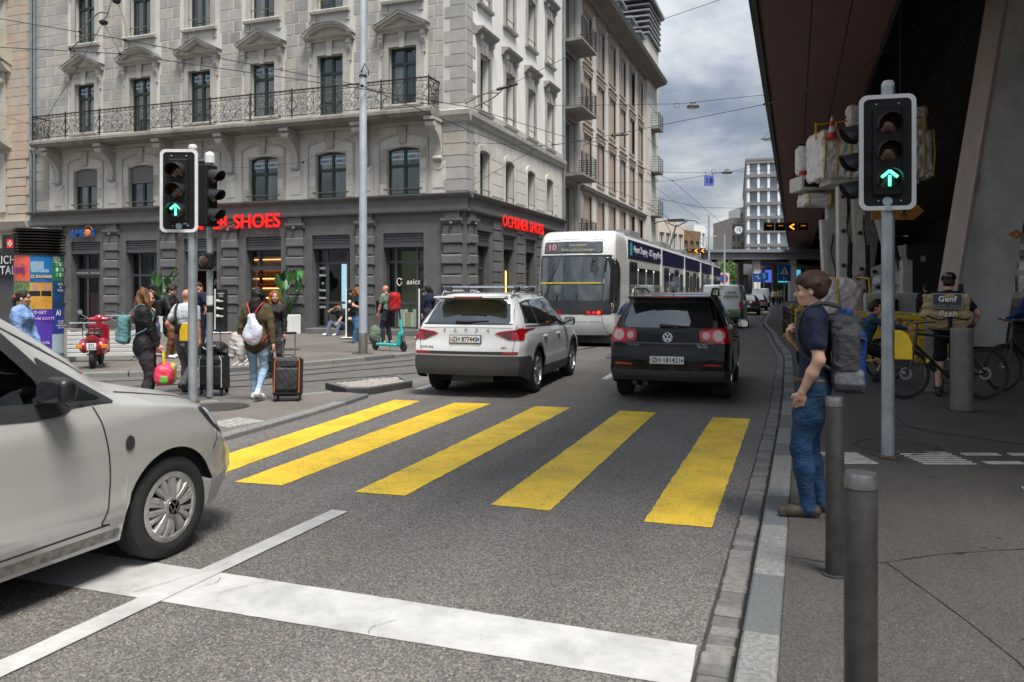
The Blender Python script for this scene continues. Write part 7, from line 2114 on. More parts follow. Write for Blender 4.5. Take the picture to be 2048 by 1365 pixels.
def lane_signal(label,px,py,d,n,lit):
 t=thing('lane_signal',label,'signal',P3(px,py,d),YAW)
 for i in range(n):
  x=(i-(n-1)/2)*.62
  b=MB().cbox(x-.28,-.05,-.22,x+.28,.1,.22,.02).obj('lamp_box',mSigBlack,t)
  for k in range(8):
   MB().prism([(x-.28+.07*k,-.24),(x-.25+.07*k,-.24),(x-.22+.07*k,-.20),(x-.25+.07*k,-.20)],-.06,-.052,'y').obj('hazard_stripe',M('hazard_yellow',(.65,.42,.02),.5,var=0)if i!=2 else mTailRed,b)
   MB().prism([(x-.28+.07*k,.20),(x-.25+.07*k,.20),(x-.22+.07*k,.24),(x-.25+.07*k,.24)],-.06,-.052,'y').obj('hazard_stripe',MATS['hazard_yellow']if i!=2 else mTailRed,b)
  if i in lit:
   MB().bar((x+.12,-.06,.14),(x-.12,-.06,0),.07,.01,(0,1,0)).bar((x+.12,-.06,-.14),(x-.12,-.06,0),.07,.01,(0,1,0)).obj('orange_arrow',M('orange_lamp',(1,.28,.02),.4,var=0,emit=1.3),b)
  else:
   MB().box(x-.13,-.06,.03,x+.13,-.055,.08).obj('orange_bar',M('orange_dim',(.8,.25,.03),.4,var=0,emit=.25),b)
 MB().cyl((-n*.31,0,.26),(n*.31,0,.26),.02,n=6).obj('carrier',mSteelDark,t)
lane_signal('row of four striped lane signals with an orange arrow under the canopy edge',1572,454,44,4,{2})
lane_signal('pair of striped lane signals with orange arrows above the tram roof',1392,502,75,3,{1,2})
def blue_sign(label,px,py,d,w,h,kind):
 p=P3(px,py,d);t=thing('road_sign',label,'sign',p,YAW)
 MB().cbox(-w/2,-.02,-h/2,w/2,.02,h/2,.008).obj('plate',M('sign_plate_blue',(.01,.10,.36),.4,var=.05),t)
 if kind=='ped':
  MB().prism([(-w*.36,-h*.10),(w*.36,-h*.10),(0,h*.38)],-.026,-.021,'y').obj('triangle',mSigWhite,t)
  MB().bar((0,-.03,h*.2),(-.02,-.03,0),.06,.006,(0,1,0)).bar((-.02,-.03,0),(.08,-.03,-h*.08),.05,.006,(0,1,0)).obj('walking_figure',mBlackP,t)
  text('lettering','2x',mSigWhite,t,(0,-.025,-h*.32),(PI/2,0,0),h*.26,.002,bold=.004)
 else:
  MB().bar((0,-.026,-h*.3),(0,-.026,h*.3),.05,.006,(0,1,0)).bar((-w*.25,-.026,h*.05),(0,-.026,h*.3),.05,.006,(0,1,0)).bar((0,-.026,-h*.1),(w*.3,-.026,0),.05,.006,(0,1,0)).obj('arrow',mSigWhite,t)
 MB().cyl((0,.04,-p.z),(0,.04,h/2),.035,n=8).obj('post',mGalv,t)
blue_sign('blue pedestrian crossing sign above the head of the man with the backpack',1569,546,60,.95,1.25,'ped')
blue_sign('small blue arrow sign beyond the delivery van',1516,556,84,1.0,.9,'a');blue_sign('second small blue arrow sign right of the first beyond the van',1528,553,92,1.0,.9,'a')
rs=thing('no_parking_sign','small round red and blue sign on the lamp pole beyond the tram','sign',P3(1447,558,70),YAW)
MB().lathe([(.42,-.02),(.42,.02)],20,axis='y').obj('disc',M('sign_red_ring',(.5,.03,.08),.4,var=0),rs);MB().lathe([(.30,-.03),(.30,-.021)],20,axis='y').obj('blue_field',MATS['sign_plate_blue'],rs)
MB().box(-.5,-.018,-.52,.5,.018,.52).obj('white_plate',mSigWhite,rs)
for px,d,pyt,lab in((1449,70,470,'pale grey lamp pole with round sign beyond the tram'),(1418,66,430,'pale grey wire mast at the far end of the tram'),(1400,80,480,'grey bracket pole behind the pantograph')):
 b=at(px,d);t=thing('lamp_pole',lab,'pole',b);hh=zpx(pyt,d)
 MB().lathe([(.11,0),(.07,hh)],12).obj('shaft',mGalvL,t,True);MB().lathe([(.16,0),(.16,.3)],12).obj('base',mGalv,t)
 if px==1400:MB().tube([(0,0,hh),(.6,.2,hh+.3),(1.6,.5,hh+.35)],.04,6).obj('arm',mGalvL,t)
# ================================================================ PEOPLE
V3=lambda*a:np.array(a,float)
def ik(a,b,l1,l2,hint):
 d=b-a;L=np.linalg.norm(d);d=d/max(L,1e-6)
 L=min(L,(l1+l2)*.999)
 x=(l1*l1-l2*l2+L*L)/(2*L);y=math.sqrt(max(l1*l1-x*x,0))
 h=np.array(hint,float);h=h-d*(h@d);h/=max(np.linalg.norm(h),1e-6)
 return a+d*x+h*y
def skin(n,c):return M('skin_'+n,c,.5,var=.10,vs=18,spec=.4)
sLight=skin('light',(.52,.30,.21));sTan=skin('tan',(.44,.24,.16));sPink=skin('pink',(.56,.26,.18))
def cloth(n,c,rough=.85,var=.14,vs=9,bs=220):
 new='cloth_'+n not in MATS
 m=M('cloth_'+n,c,rough,var=var,vs=vs,bump=.25,bs=bs,spec=.25)
 if new:
  nt=m.node_tree;L=nt.links
  w=nt.nodes.new('ShaderNodeTexNoise');w.inputs['Scale'].default_value=8;w.inputs['Detail'].default_value=3;w.inputs['Distortion'].default_value=1.6
  mp=nt.nodes.new('ShaderNodeMapping');mp.inputs['Scale'].default_value=(1,1,1.9);mp.inputs['Rotation'].default_value=(.5,.4,0)
  L.new(nt.nodes['Geometry'].outputs['Position'],mp.inputs[0]);L.new(mp.outputs[0],w.inputs['Vector'])
  b2=nt.nodes.new('ShaderNodeBump');b2.inputs['Strength'].default_value=.5;b2.inputs['Distance'].default_value=.035
  L.new(w.outputs['Fac'],b2.inputs['Height'])
  b1=nt.nodes['Bump'];L.new(b2.outputs[0],b1.inputs['Normal'])
 return m
def hairm(n,c):return M('hair_'+n,c,.62,var=.6,vs=70,bump=1.,bs=80,stretch=(1,1,.15),spec=.3)
hBrown=hairm('brown',(.045,.022,.011));hBlack=hairm('black',(.008,.007,.007));hAuburn=hairm('auburn',(.13,.052,.018));hGinger=hairm('ginger',(.20,.075,.025));hDark=hairm('dark_brown',(.022,.013,.009));hGrey=hairm('grey',(.05,.047,.045))
mSole=M('shoe_sole',(.05,.045,.04),.8,var=.2)
mEye=M('eye_dark',(.012,.010,.010),.2,var=0)
def hand(B,w,fwd,palm,size=1.0,curl=.3,m=0,sg=1,k=.006):
 f=np.array(fwd,float);f/=np.linalg.norm(f);n=np.array(palm,float);n=n-f*(n@f);n/=max(np.linalg.norm(n),1e-6)
 s_=np.cross(f,n)*sg
 w=np.array(w,float)
 B.cone(w,w+f*.045*size,.024*size,.027*size,m,.012)
 B.cone(w+f*.04*size-s_*.020*size,w+f*.085*size-s_*.026*size,.017*size,.014*size,m,.012)
 B.cone(w+f*.04*size+s_*.020*size,w+f*.085*size+s_*.026*size,.017*size,.014*size,m,.012)
 for i,(o,l)in enumerate(((-.028,.060),(-.0095,.074),(.0095,.078),(.028,.068))):
  b=w+f*.088*size+s_*o*size
  c=curl*(1.25 if i==0 else 1)
  d1=f*math.cos(c)+n*math.sin(c);d2=f*math.cos(2.1*c)+n*math.sin(2.1*c);d3=f*math.cos(3.0*c)+n*math.sin(3.0*c)
  p1=b+d1*l*.45*size;p2=p1+d2*l*.32*size;p3=p2+d3*l*.25*size
  B.chain([b,p1,p2,p3],[.0092*size,.0086*size,.0078*size,.0066*size],m,k)
 t0=w+f*.028*size+s_*.024*size
 t1=t0+(f*.6+s_*.7+n*.25)*.036*size;t2=t1+(f*.85+s_*.15+n*.45)*.034*size
 B.chain([t0,t1,t2],[.014*size,.011*size,.009*size],m,.010)
def head(B,c,yaw,pitch,H=1.0,m=0,nose=True,face_m=None):
 Rm=Matrix.Rotation(yaw,4,'Z')@Matrix.Rotation(-pitch,4,'X')
 g=lambda x,y,z:np.array(c,float)+np.array(Rm@Vector((x*H,y*H,z*H)))
 B.ell(g(0,-.012,.030),(.074*H,.094*H,.085*H),m,.03,Rm)
 B.ell(g(0,.020,-.035),(.058*H,.072*H,.078*H),m,.03,Rm)
 B.ell(g(0,.045,-.088),(.032*H,.032*H,.026*H),m,.03,Rm)
 B.ell(g(0,.070,.022),(.050*H,.018*H,.014*H),m,.02,Rm)
 for s_ in(-1,1):
  B.ell(g(s_*.031,.090,.002),(.017*H,.016*H,.012*H),m,.012,Rm,sub=True)
  B.ell(g(s_*.040,.062,-.030),(.024*H,.022*H,.022*H),m,.02,Rm)
  B.ell(g(s_*.076,-.004,-.008),(.010*H,.020*H,.032*H),m,.008,Rm)
 B.cone(g(0,.084,.008),g(0,.104,-.030),.009*H,.013*H,m,.012)
 B.ell(g(0,.082,-.058),(.024*H,.012*H,.007*H),m,.006,Rm);B.ell(g(0,.080,-.072),(.020*H,.012*H,.008*H),m,.006,Rm)
 B.ell(g(0,.094,-.0645),(.024*H,.006*H,.0022*H),m,.004,Rm,sub=True)
 return g,Rm
def person(label,loc,rz,H=1.75,pose=None,skinm=sLight,top=None,legs=None,shoes=None,hair=None,hm=None,sleeve='long',female=False,h=.011,look=(0,0),jacket=None,group=None,bulk=1.0,trouser='long',seed=1,hair_style='short',neck_lean=0.,curlL=.5,curlR=.5,cat='person',extra=None,shoe_sole=None,hem=.0,eyes=True,seat=False):
 t=thing('person',label,cat,loc,rz,group)
 k=H/1.75
 P=dict(hip=(0,0,.968),lean=(0,0),handL=(-.24,.03,.80),handR=(.24,.03,.80),footL=(-.10,0,0),footR=(.10,0,0),toeL=(-.12,.9),toeR=(.12,.9),elbL=(-.6,-1,0),elbR=(.6,-1,0),kneeL=(0,1,0),kneeR=(0,1,0),heelL=0,heelR=0,palmL=(1,0,0),palmR=(-1,0,0),fL=None,fR=None,twist=0)
 P.update(pose or{})
 hip=V3(*P['hip'])*k;lx,ly=P['lean']
 up=V3(lx,ly,1);up/=np.linalg.norm(up)
 B=Body()
 sw=(.185 if not female else.165)*k*(1+.3*(bulk-1));hw=(.092 if not female else.098)*k
 tw=P['twist'];rx=V3(math.cos(tw),math.sin(tw),0)
 waist=hip+up*.14*k;chest=hip+up*.36*k;sh=hip+up*.475*k;neck=hip+up*.53*k+V3(0,.012,0)
 hd=hip+up*.54*k+V3(0,.035+neck_lean,.135)*k
 b=bulk
 fl=(1.0,.72,1.0)
 B.cone(hip+V3(0,0,-.02)*k,waist,.150*k*b,.132*k*b*(.93 if female else 1),1,.05,fl)
 B.cone(waist,chest,.132*k*b*(.93 if female else 1),.158*k*b,1,.05,fl)
 B.cone(sh-rx*sw*.72,sh+rx*sw*.72,.078*k*b,.078*k*b,1,.06)
 B.cone(chest-rx*.07*k,chest+rx*.07*k,.125*k*b,.125*k*b,1,.05,(1,.85,1))
 B.cone(sh,neck,.075*k,.060*k,1,.03)
 if female:
  for s_ in(-1,1):B.ell(chest+rx*s_*.075*k+V3(0,.085,.0)*k*b,(.07*k,.065*k,.07*k),1,.05)
 if hem:B.cone(hip+V3(0,0,-.02)*k,hip-V3(0,0,hem)*k,.165*k*b,.175*k*b,1,.03,(1,.8,1))
 B.cone(hip-rx*.06*k+V3(0,-.01,-.03)*k,hip+rx*.06*k+V3(0,-.01,-.03)*k,.115*k,.115*k,2,.05,(1,.95,1))
 for s_,f,ke,he,toe in((-1,'footL','kneeL','heelL','toeL'),(1,'footR','kneeR','heelR','toeR')):
  hj=hip+rx*s_*hw+V3(0,0,-.045)*k
  fo=V3(*P[f])*k;an=fo+V3(0,0,.085+P[he])*k
  kn=ik(hj,an,.435*k,.42*k,P[ke])
  lr=1.0 if trouser=='slim' else(1.22 if trouser=='long' else 1.28)
  if trouser=='shorts':
   mid=hj+(kn-hj)*.80
   B.chain([hj,mid],[.098*k,.088*k],2,.02);B.chain([hj,kn],[.075*k,.056*k],0,.01)
   B.chain([kn,kn+(an-kn)*.35,an],[.054*k,.058*k,.036*k],0,.02)
  elif trouser=='skirt':
   B.chain([hj,kn,an+V3(0,0,.02)],[.115*k,.13*k,.14*k],2,.08)
  else:
   cuff=an+(kn-an)*(.0 if trouser!='slim' else.12)+V3(0,0,-.02 if trouser!='slim' else 0)*k
   wide=1.0 if trouser!='wide' else 1.35
   B.chain([hj,hj+(kn-hj)*.45,kn],[.094*k,.083*k*lr,.060*k*lr],2,.03)
   B.chain([kn,kn+(an-kn)*.35,cuff],[.060*k*lr,.058*k*lr,.045*k*lr*wide],2,.02)
   if trouser=='slim':B.cone(an+(kn-an)*.1,an,.036*k,.034*k,0,.01)
  td=V3(P[toe][0],P[toe][1],0);td/=np.linalg.norm(td)
  heel=fo+V3(0,0,.045+P[he])*k-td*.045*k;ball=fo+td*.12*k+V3(0,0,.036+P[he]*.25)*k;tip=fo+td*.185*k+V3(0,0,.030)*k
  sd=V3(-td[1],td[0],0)
  B.chain([heel,ball,tip],[.042*k,.043*k,.032*k],3,.02);B.cone(an,heel+td*.05*k,.043*k,.045*k,3,.02)
  for e_ in(-.02,.02):B.cone(fo-td*.05*k+sd*e_+V3(0,0,.014+P[he])*k,fo+td*.19*k+sd*e_+V3(0,0,.014)*k,.016*k,.016*k,4,.004)
 for s_,hn,el,pl,ff,cu in((-1,'handL','elbL','palmL','fL',curlL),(1,'handR','elbR','palmR','fR',curlR)):
  sj=sh+rx*s_*sw+V3(0,0,-.012)*k
  wr=V3(*P[hn])*k
  ej=ik(sj,wr,.29*k,.262*k,P[el])
  d=ej-sj
  if(wr-ej)@(wr-ej)>(.262*k*1.02)**2:wr=ej+(wr-ej)/np.linalg.norm(wr-ej)*.262*k
  ab=.5+.5*b
  if sleeve=='long':
   B.chain([sj,sj+d*.5,ej],[.064*k*ab,.058*k*ab,.050*k*ab],1,.03);B.chain([ej,ej+(wr-ej)*.9],[.050*k*ab,.040*k*ab],1,.02)
   B.cone(ej+(wr-ej)*.85,wr,.028*k,.024*k,0,.004)
  else:
   B.chain([sj,sj+d*.62],[.066*k*ab,.060*k*ab],1,.03)
   B.chain([sj+d*.3,ej],[.046*k,.041*k],0,.006);B.chain([ej,ej+(wr-ej)*.4,wr],[.041*k,.042*k,.026*k],0,.02)
  fd=P[ff]if P[ff]is not None else(wr-ej)
  hand(B,wr,fd,P[pl],k*1.02,cu,0,s_)
 B.cone(neck-V3(0,.0,.03)*k,hd+V3(0,-.02,-.05)*k,.052*k,.050*k,0,.012)
 g,Rm=head(B,hd,look[0],look[1],k*1.02,0)
 if extra:extra(B,dict(hip=hip,chest=chest,sh=sh,neck=neck,hd=hd,g=g,Rm=Rm,k=k))
 mats=[skinm,top,legs,shoes,shoe_sole or mSole]
 B.obj('body',mats,h,t,{1:.0035,2:.0030},seed)
 if hm is not None:
  Hh=Body()
  if hair_style in('short','crop'):
   th=.012 if hair_style=='short' else.004
   Hh.ell(g(0,-.022,.045),(.081+th,.096+th,.082+th),0,.02,Rm);Hh.ell(g(0,-.055,-.010),(.074+th*.6,.058+th*.6,.070),0,.03,Rm)
   Hh.ell(g(0,.060,-.045),(.072,.075,.088),0,.012,Rm,sub=True);Hh.ell(g(0,.105,.012),(.070,.050,.048),0,.012,Rm,sub=True)
   for s_ in(-1,1):Hh.ell(g(s_*.085,.012,-.018),(.022,.030,.038),0,.01,Rm,sub=True)
   if hair_style=='short':
    rg=random.Random(seed)
    for _ in range(70):
     a_,e_=rg.uniform(-PI,PI),rg.uniform(.1,1.5);dv=(math.sin(a_)*math.cos(e_),math.cos(a_)*math.cos(e_),math.sin(e_))
     if dv[1]>.55 and dv[2]<.55:continue
     p0=(dv[0]*.078,dv[1]*.095-.02,dv[2]*.082+.045);p1=(p0[0]*1.16+rg.uniform(-.02,.02),p0[1]*1.1+rg.uniform(-.02,.02),p0[2]+.006-.03*(1-dv[2]))
     Hh.cone(g(*p0),g(*p1),.015,.006,0,.008)
    Hh.cone(g(-.05,.062,.092),g(.05,.070,.085),.026,.026,0,.03);Hh.cone(g(-.058,.075,.062),g(.03,.090,.062),.018,.016,0,.02)
  elif hair_style in('long','wavy'):
   Hh.ell(g(0,-.015,.045),(.090,.104,.090),0,.02,Rm);Hh.ell(g(0,.080,-.030),(.058,.075,.098),0,.015,Rm,sub=True)
   for s_ in(-1,1):
    pts=[g(s_*.072,.005,.04),g(s_*.088,.012,-.06),g(s_*.095,.020,-.15),g(s_*.088,.040,-.26),g(s_*.075,.055,-.34)]
    Hh.chain(pts,[.038,.036,.04,.042,.022]if hair_style=='wavy' else[.034,.03,.026,.02,.012],0,.03)
   Hh.chain([g(0,-.075,.03),g(0,-.10,-.10),g(0,-.105,-.24),g(0,-.10,-.36 if hair_style=='wavy' else-.40)],[.07,.082,.082,.04],0,.04,(1,.75,1))
  elif hair_style in('bun','pony'):
   Hh.ell(g(0,-.018,.042),(.086,.100,.086),0,.02,Rm);Hh.ell(g(0,-.055,-.01),(.074,.06,.06),0,.03,Rm)
   Hh.ell(g(0,.075,-.03),(.064,.082,.098),0,.015,Rm,sub=True)
   if hair_style=='bun':Hh.ell(g(0,-.085,.10),(.045,.045,.045),0,.02,Rm)
   else:Hh.chain([g(0,-.10,.0),g(0,-.135,-.05),g(0,-.12,-.14)],[.035,.04,.02],0,.02)
  Hh.obj('hair',hm,min(h,.009),t,{0:.0055 if hair_style!='wavy' else.014},seed+3)
 if eyes:
  for s_ in(-1,1):MB().sphere(tuple(g(s_*.031,.080,.003)),.0095,8,6).obj('eye',mEye,t)
  for s_ in(-1,1):MB().tube([tuple(g(s_*.018,.0935,.020)),tuple(g(s_*.032,.0925,.026)),tuple(g(s_*.046,.080,.020))],.0035,5).obj('eyebrow',hm or hDark,t)
 return t,dict(hip=hip,chest=chest,sh=sh,neck=neck,hd=hd,g=g,Rm=Rm,k=k,up=up,rx=rx)
cNavy=cloth('navy_tshirt',(.014,.020,.045));cJean=cloth('blue_jeans',(.016,.045,.10),var=.45,vs=5);mBoot=M('leather_boot',(.045,.032,.022),.7,var=.4,vs=25,bump=.3,bs=80)
def man_extra(B,J):
 pass
man,J=person('young man in navy T-shirt and blue jeans with glasses standing at the kerb, looking left',(.06,5.98,.12),R(90)-R(3),1.665,dict(hip=(0,0,.972),lean=(0,-.02),handL=(-.20,.07,.92),handR=(.10,.17,1.29),elbL=(-.6,-1,.1),elbR=(1,-.5,-.8),footL=(-.09,.03,0),footR=(.10,-.05,0),toeL=(-.15,1),toeR=(.18,1),palmL=(1,0,0),palmR=(-.3,-1,0),fL=(.25,.25,-.9),fR=(-.5,.1,.8)),sLight,cNavy,cJean,mBoot,True,hBrown,'short',h=.0072,look=(R(4),R(2)),trouser='long',seed=4,bulk=1.02,hair_style='short',curlL=.35,curlR=1.0)
g=J['g']
gl=sub('glasses',man)
for s_ in(-1,1):
 MB().tube([tuple(g(s_*.034+.026*math.cos(a),.100-.004*abs(math.cos(a)),.000+.020*math.sin(a)))for a in np.linspace(0,2*PI,17)[:-1]],.0018,5,closed=True).obj('rim',mBrass,gl)
 MB().tube([tuple(g(s_*.060,.098,.004)),tuple(g(s_*.080,.05,.008)),tuple(g(s_*.082,-.005,.004))],.0018,5).obj('temple',mBrass,gl)
MB().tube([tuple(g(-.010,.103,.004)),tuple(g(.010,.103,.004))],.0018,5).obj('bridge',mBrass,gl)
MB().tube([tuple(J['hip']+np.array([.155*math.cos(a),.118*math.sin(a),.02]))for a in np.linspace(0,2*PI,25)[:-1]],.017,6,closed=True).obj('belt',M('leather_belt',(.06,.03,.016),.6,var=.2),man)
pk=Body()
pk.box((0,-.29,1.17),(.16,.11,.27),0,.03,None,.07);pk.box((0,-.385,1.14),(.13,.04,.23),3,.02,None,.04);pk.box((-.15,-.30,1.20),(.045,.085,.17),0,.02,None,.04);pk.ell((0,-.27,1.44),(.16,.14,.07),2,.03);pk.cone((-.07,-.30,1.51),(.09,-.25,1.50),.04,.045,3,.02)
pk.box((-.15,-.22,1.18),(.03,.035,.24),2,.01,None,.02);pk.box((-.14,-.31,.99),(.05,.10,.07),4,.02,None,.04);pk.box((0,-.31,.92),(.15,.11,.04),2,.02,None,.03);pk.cone((-.19,-.22,1.10),(-.16,-.40,1.0),.012,.012,2,.01);pk.cone((-.17,-.20,1.36),(-.14,-.42,1.30),.012,.012,2,.01)
mPackGrey=cloth('pack_grey',(.052,.054,.060),.7);mPackDark=cloth('pack_charcoal',(.035,.038,.043),.7);mPackBlue=cloth('pack_blue',(.008,.038,.17),.6)
bp=thing('backpack','grey and blue hiking backpack worn by the man at the kerb','backpack',man.location,man.rotation_euler.z)
pk.obj('bag',[mPackGrey,mPackGrey,mPackDark,mPackBlue,cloth('grey_patch',(.14,.15,.16))],.0075,bp,{0:.004,1:.005,2:.004,3:.003},2,(0,.05,.13)).scale=(.96,.90,.85)
for s_ in(-1,1):
 MB().tube(spline([(s_*.10,-.18,1.45),(s_*.11,-.05,1.475),(s_*.115,.06,1.42),(s_*.12,.105,1.30),(s_*.145,.07,1.14),(s_*.155,-.06,1.06),(s_*.13,-.19,1.0)],6),.014,8).obj('shoulder_strap',mPackDark,bp,True)
 MB().tube([(s_*.13,-.27,1.0),(s_*.13,-.30,.93),(s_*.14,-.29,.88)],.008,5).obj('loose_strap',mPackDark,bp)
cBlack=cloth('black_jersey',(.010,.010,.011));cShort=cloth('black_shorts',(.009,.009,.010));mShoeBlk=M('black_shoe',(.012,.012,.013),.6,var=.2);mShoeWht=M('white_shoe',(.62,.62,.62),.6,var=.12,vs=20)
cour,J=person('cycle courier in black jersey and shorts with helmet, back to the camera',(2.0,13.35,.12),R(-8),1.80,dict(hip=(0,0,.965),lean=(0,.10),handL=(-.18,.34,1.05),handR=(.30,.18,.98),footL=(-.13,-.02,0),footR=(.10,.12,0),toeL=(-.1,1),toeR=(.1,1),elbL=(-1,-.4,0),elbR=(1,-.5,0)),sLight,cBlack,cShort,mShoeBlk,True,hDark,'short',h=.011,look=(R(6),R(18)),trouser='shorts',seed=9,bulk=1.03,hair_style='crop',curlR=.9)
g=J['g'];hb_=Body();hb_.ell(g(0,-.01,.075),(.105,.132,.085),0,.02,J['Rm']);hb_.ell(g(0,.02,-.05),(.11,.14,.075),0,.01,J['Rm'],sub=True)
for s_ in(-.05,0,.05):
 for y in(-.09,-.03,.04):hb_.ell(g(s_,y,.15),(.010,.026,.05),0,.01,J['Rm'],sub=True)
he=tag(hb_.obj('bike_helmet',M('helmet_black',(.012,.012,.014),.3,var=.3,vs=30,coat=.4),.008),'black vented cycle helmet on the courier','helmet');he.location=cour.location;he.rotation_euler=cour.rotation_euler
cbg=thing('courier_bag','large tan courier bag with a dark GENF panel on the courier back','bag',cour.location,cour.rotation_euler.z)
cb=Body();Rl=Matrix.Rotation(R(10),4,'X')
cb.box((-.02,-.30,1.30),(.27,.13,.19),0,.03,Rl,.06);cb.box((-.04,-.40,1.34),(.30,.035,.17),0,.02,Rl,.03);cb.box((-.02,-.30,1.10),(.25,.12,.09),1,.02,Rl,.05);cb.cone((-.33,-.38,1.22),(-.2,-.38,1.3),.03,.05,0,.04);cb.box((0,-.28,1.03),(.24,.11,.03),2,.01,Rl,.02)
cTan=cloth('courier_tan',(.36,.27,.14),.8)
cb.obj('bag',[cTan,cloth('courier_tan_dark',(.30,.22,.11)),cBlack],.010,cbg,{0:.010,1:.012},5)
pn=sub('panel',cbg,(-.02,-.462,1.42),(R(-10),0,0));MB().cbox(-.20,-.006,-.115,.20,.006,.115,.006).obj('panel_edge',M('panel_grey',(.20,.20,.21),.6,var=.1),pn);MB().box(-.18,-.009,-.095,.18,-.005,.095).obj('panel_face',mBlackP,pn)
text('lettering','Genf',mWhiteP,pn,(0,-.011,.025),(PI/2,0,0),.11,.001,bold=.002);text('lettering','044 272 72 72     velokurier.ch',M('letter_grey'),pn,(0,-.011,-.07),(PI/2,0,0),.028,.001)
text('lettering','flash',mPlate,cbg,(-.02,-.452,1.235),(R(80),0,0),.12,.002,shear=.3)
for x in(.02,):MB().box(x-.025,-.452,1.03,x+.025,-.43,1.18).obj('buckle_strap',cBlack,cbg)
MB().tube(spline([(-.28,-.43,1.21),(-.12,-.46,1.15),(.02,-.46,1.19),(.2,-.45,1.16),(.27,-.42,1.18)],5),.010,5).obj('flap_edge',cBlack,cbg)
MB().tube(spline([(-.2,-.2,1.42),(-.12,-.02,1.52),(.05,.14,1.38),(.2,.05,1.15),(.24,-.15,1.08)],6),.022,6).obj('strap',cBlack,cbg)
cBlkJ=cloth('black_jacket',(.013,.012,.013),.6);cDkTr=cloth('dark_trousers',(.035,.033,.038));cWht=cloth('white_shirt',(.60,.61,.63));cGrey=cloth('grey_jeans',(.115,.112,.115));cOlive=cloth('olive_jacket',(.075,.055,.028));cLtJean=cloth('light_jeans',(.27,.39,.53),var=.3,vs=4);cBlueCard=cloth('blue_cardigan',(.20,.32,.58));cNavyS=cloth('navy_suit',(.012,.016,.035));cBrownTr=cloth('brown_trousers',(.16,.07,.035));cSage=cloth('sage_tshirt',(.20,.25,.19));cDkNavyTr=cloth('slate_trousers',(.028,.030,.042));cBlueJ=cloth('wide_blue_jeans',(.075,.16,.30),var=.3,vs=5);cBlackT=cloth('black_tshirt',(.012,.012,.013));cSlate=cloth('slate_jeans',(.10,.12,.18))
hw_,J=person('woman in black jacket with long wavy auburn hair and headphones, holding a colourful bag',(-9.08,9.15,.0),R(-52),1.68,dict(handL=(-.06,.24,.78),handR=(.06,.24,.78),elbL=(-1,-.3,0),elbR=(1,-.3,0),footL=(-.1,.02,0),footR=(.1,0,0)),sLight,cBlkJ,cDkTr,mShoeBlk,True,hAuburn,female=True,bulk=1.22,h=.0105,look=(R(2),R(4)),trouser='wide',seed=12,hair_style='wavy',hem=.06)
g=J['g'];hp=thing('headphones','black over-ear headphones on the woman with wavy hair','headphones',hw_.location,hw_.rotation_euler.z)
MB().tube(spline([tuple(g(-.100,.0,.0)),tuple(g(-.088,-.01,.10)),tuple(g(0,-.015,.148)),tuple(g(.088,-.01,.10)),tuple(g(.100,.0,.0))],6),.012,8).obj('band',mBlackP,hp,True)
for s_ in(-1,1):MB().sphere(tuple(g(s_*.102,.0,-.02)),(.026,.042,.050),12,8).obj('ear_cup',mBlackP,hp,True)
tb=thing('teal_backpack','small teal backpack on the back of the woman with headphones','backpack',hw_.location,hw_.rotation_euler.z)
b_=Body();b_.box((0,-.27,1.12),(.15,.075,.21),0,.02,None,.06);b_.box((0,-.345,1.04),(.12,.03,.10),0,.02,None,.03);b_.obj('bag',cloth('teal_canvas',(.10,.22,.235)),.010,tb,{0:.004},3)
MB().tube([(-.05,-.27,1.32),(-.04,-.28,1.37),(.04,-.28,1.37),(.05,-.27,1.32)],.008,5).obj('handle',MATS['cloth_teal_canvas'],tb)
for s_ in(-1,1):MB().tube(spline([(s_*.09,-.2,1.34),(s_*.11,-.03,1.49),(s_*.12,.13,1.34),(s_*.185,.05,1.14),(s_*.12,-.19,1.02)],6),.010,6).obj('strap',MATS['cloth_teal_canvas'],tb)
kb=thing('colourful_bag','bright pink yellow and green patterned bag held by the woman with headphones','bag',hw_.location,hw_.rotation_euler.z)
b_=Body();b_.box((0,.28,.46),(.25,.13,.15),1,.03,None,.10);b_.box((-.16,.29,.46),(.10,.135,.145),2,.02,None,.08);b_.box((-.03,.30,.45),(.05,.125,.14),0,.02,None,.05);b_.box((.235,.28,.40),(.02,.06,.06),3,.02,None,.03);b_.box((.12,.31,.54),(.04,.115,.06),0,.02,None,.04)
b_.obj('bag',[M('bag_cyan',(.08,.45,.48),.6,var=.6,vs=14,col2=(.5,.45,.02)),M('bag_pink',(.70,.05,.10),.5,var=.15),M('bag_yellow',(.66,.45,.02),.6,var=.3,vs=20),M('bag_green',(.12,.4,.05),.6,var=.2)],.010,kb,{0:.008,1:.005,2:.006},3)
MB().tube(spline([(-.06,.27,.58),(-.05,.26,.72),(0,.25,.78),(.05,.26,.72),(.06,.27,.58)],5),.016,6).obj('handle',MATS['bag_yellow'],kb)
cw_,J=person('woman in light blue cardigan with brown hair in a ponytail at the left edge',(-11.05,8.75,.0),R(-62),1.68,dict(handL=(-.16,.22,.82),handR=(.20,.12,.80),footL=(-.08,.1,0),footR=(.1,-.1,0)),sTan,cBlueCard,cDkTr,mShoeBlk,True,hDark,female=True,bulk=1.12,h=.011,look=(R(2),R(0)),trouser='wide',seed=21,hair_style='pony',hem=.03)
g=J['g'];MB().tube([tuple(g(.03*math.cos(a),-.115+.03*math.sin(a),.02))for a in np.linspace(0,2*PI,11)[:-1]],.022,6,closed=True).obj('hair_tie',M('scrunchie',(.22,.06,.02),.8,var=.5,vs=30),cw_)
MB().sphere(tuple(g(.085,.0,-.015)),.012,8,6).obj('ear_bud',mWhiteP,cw_)
MB().tube([(.03,.05,1.42),(.12,.09,1.25),(.17,.02,1.0)],.008,5).obj('bag_strap',cloth('cream_strap',(.5,.45,.36)),cw_)
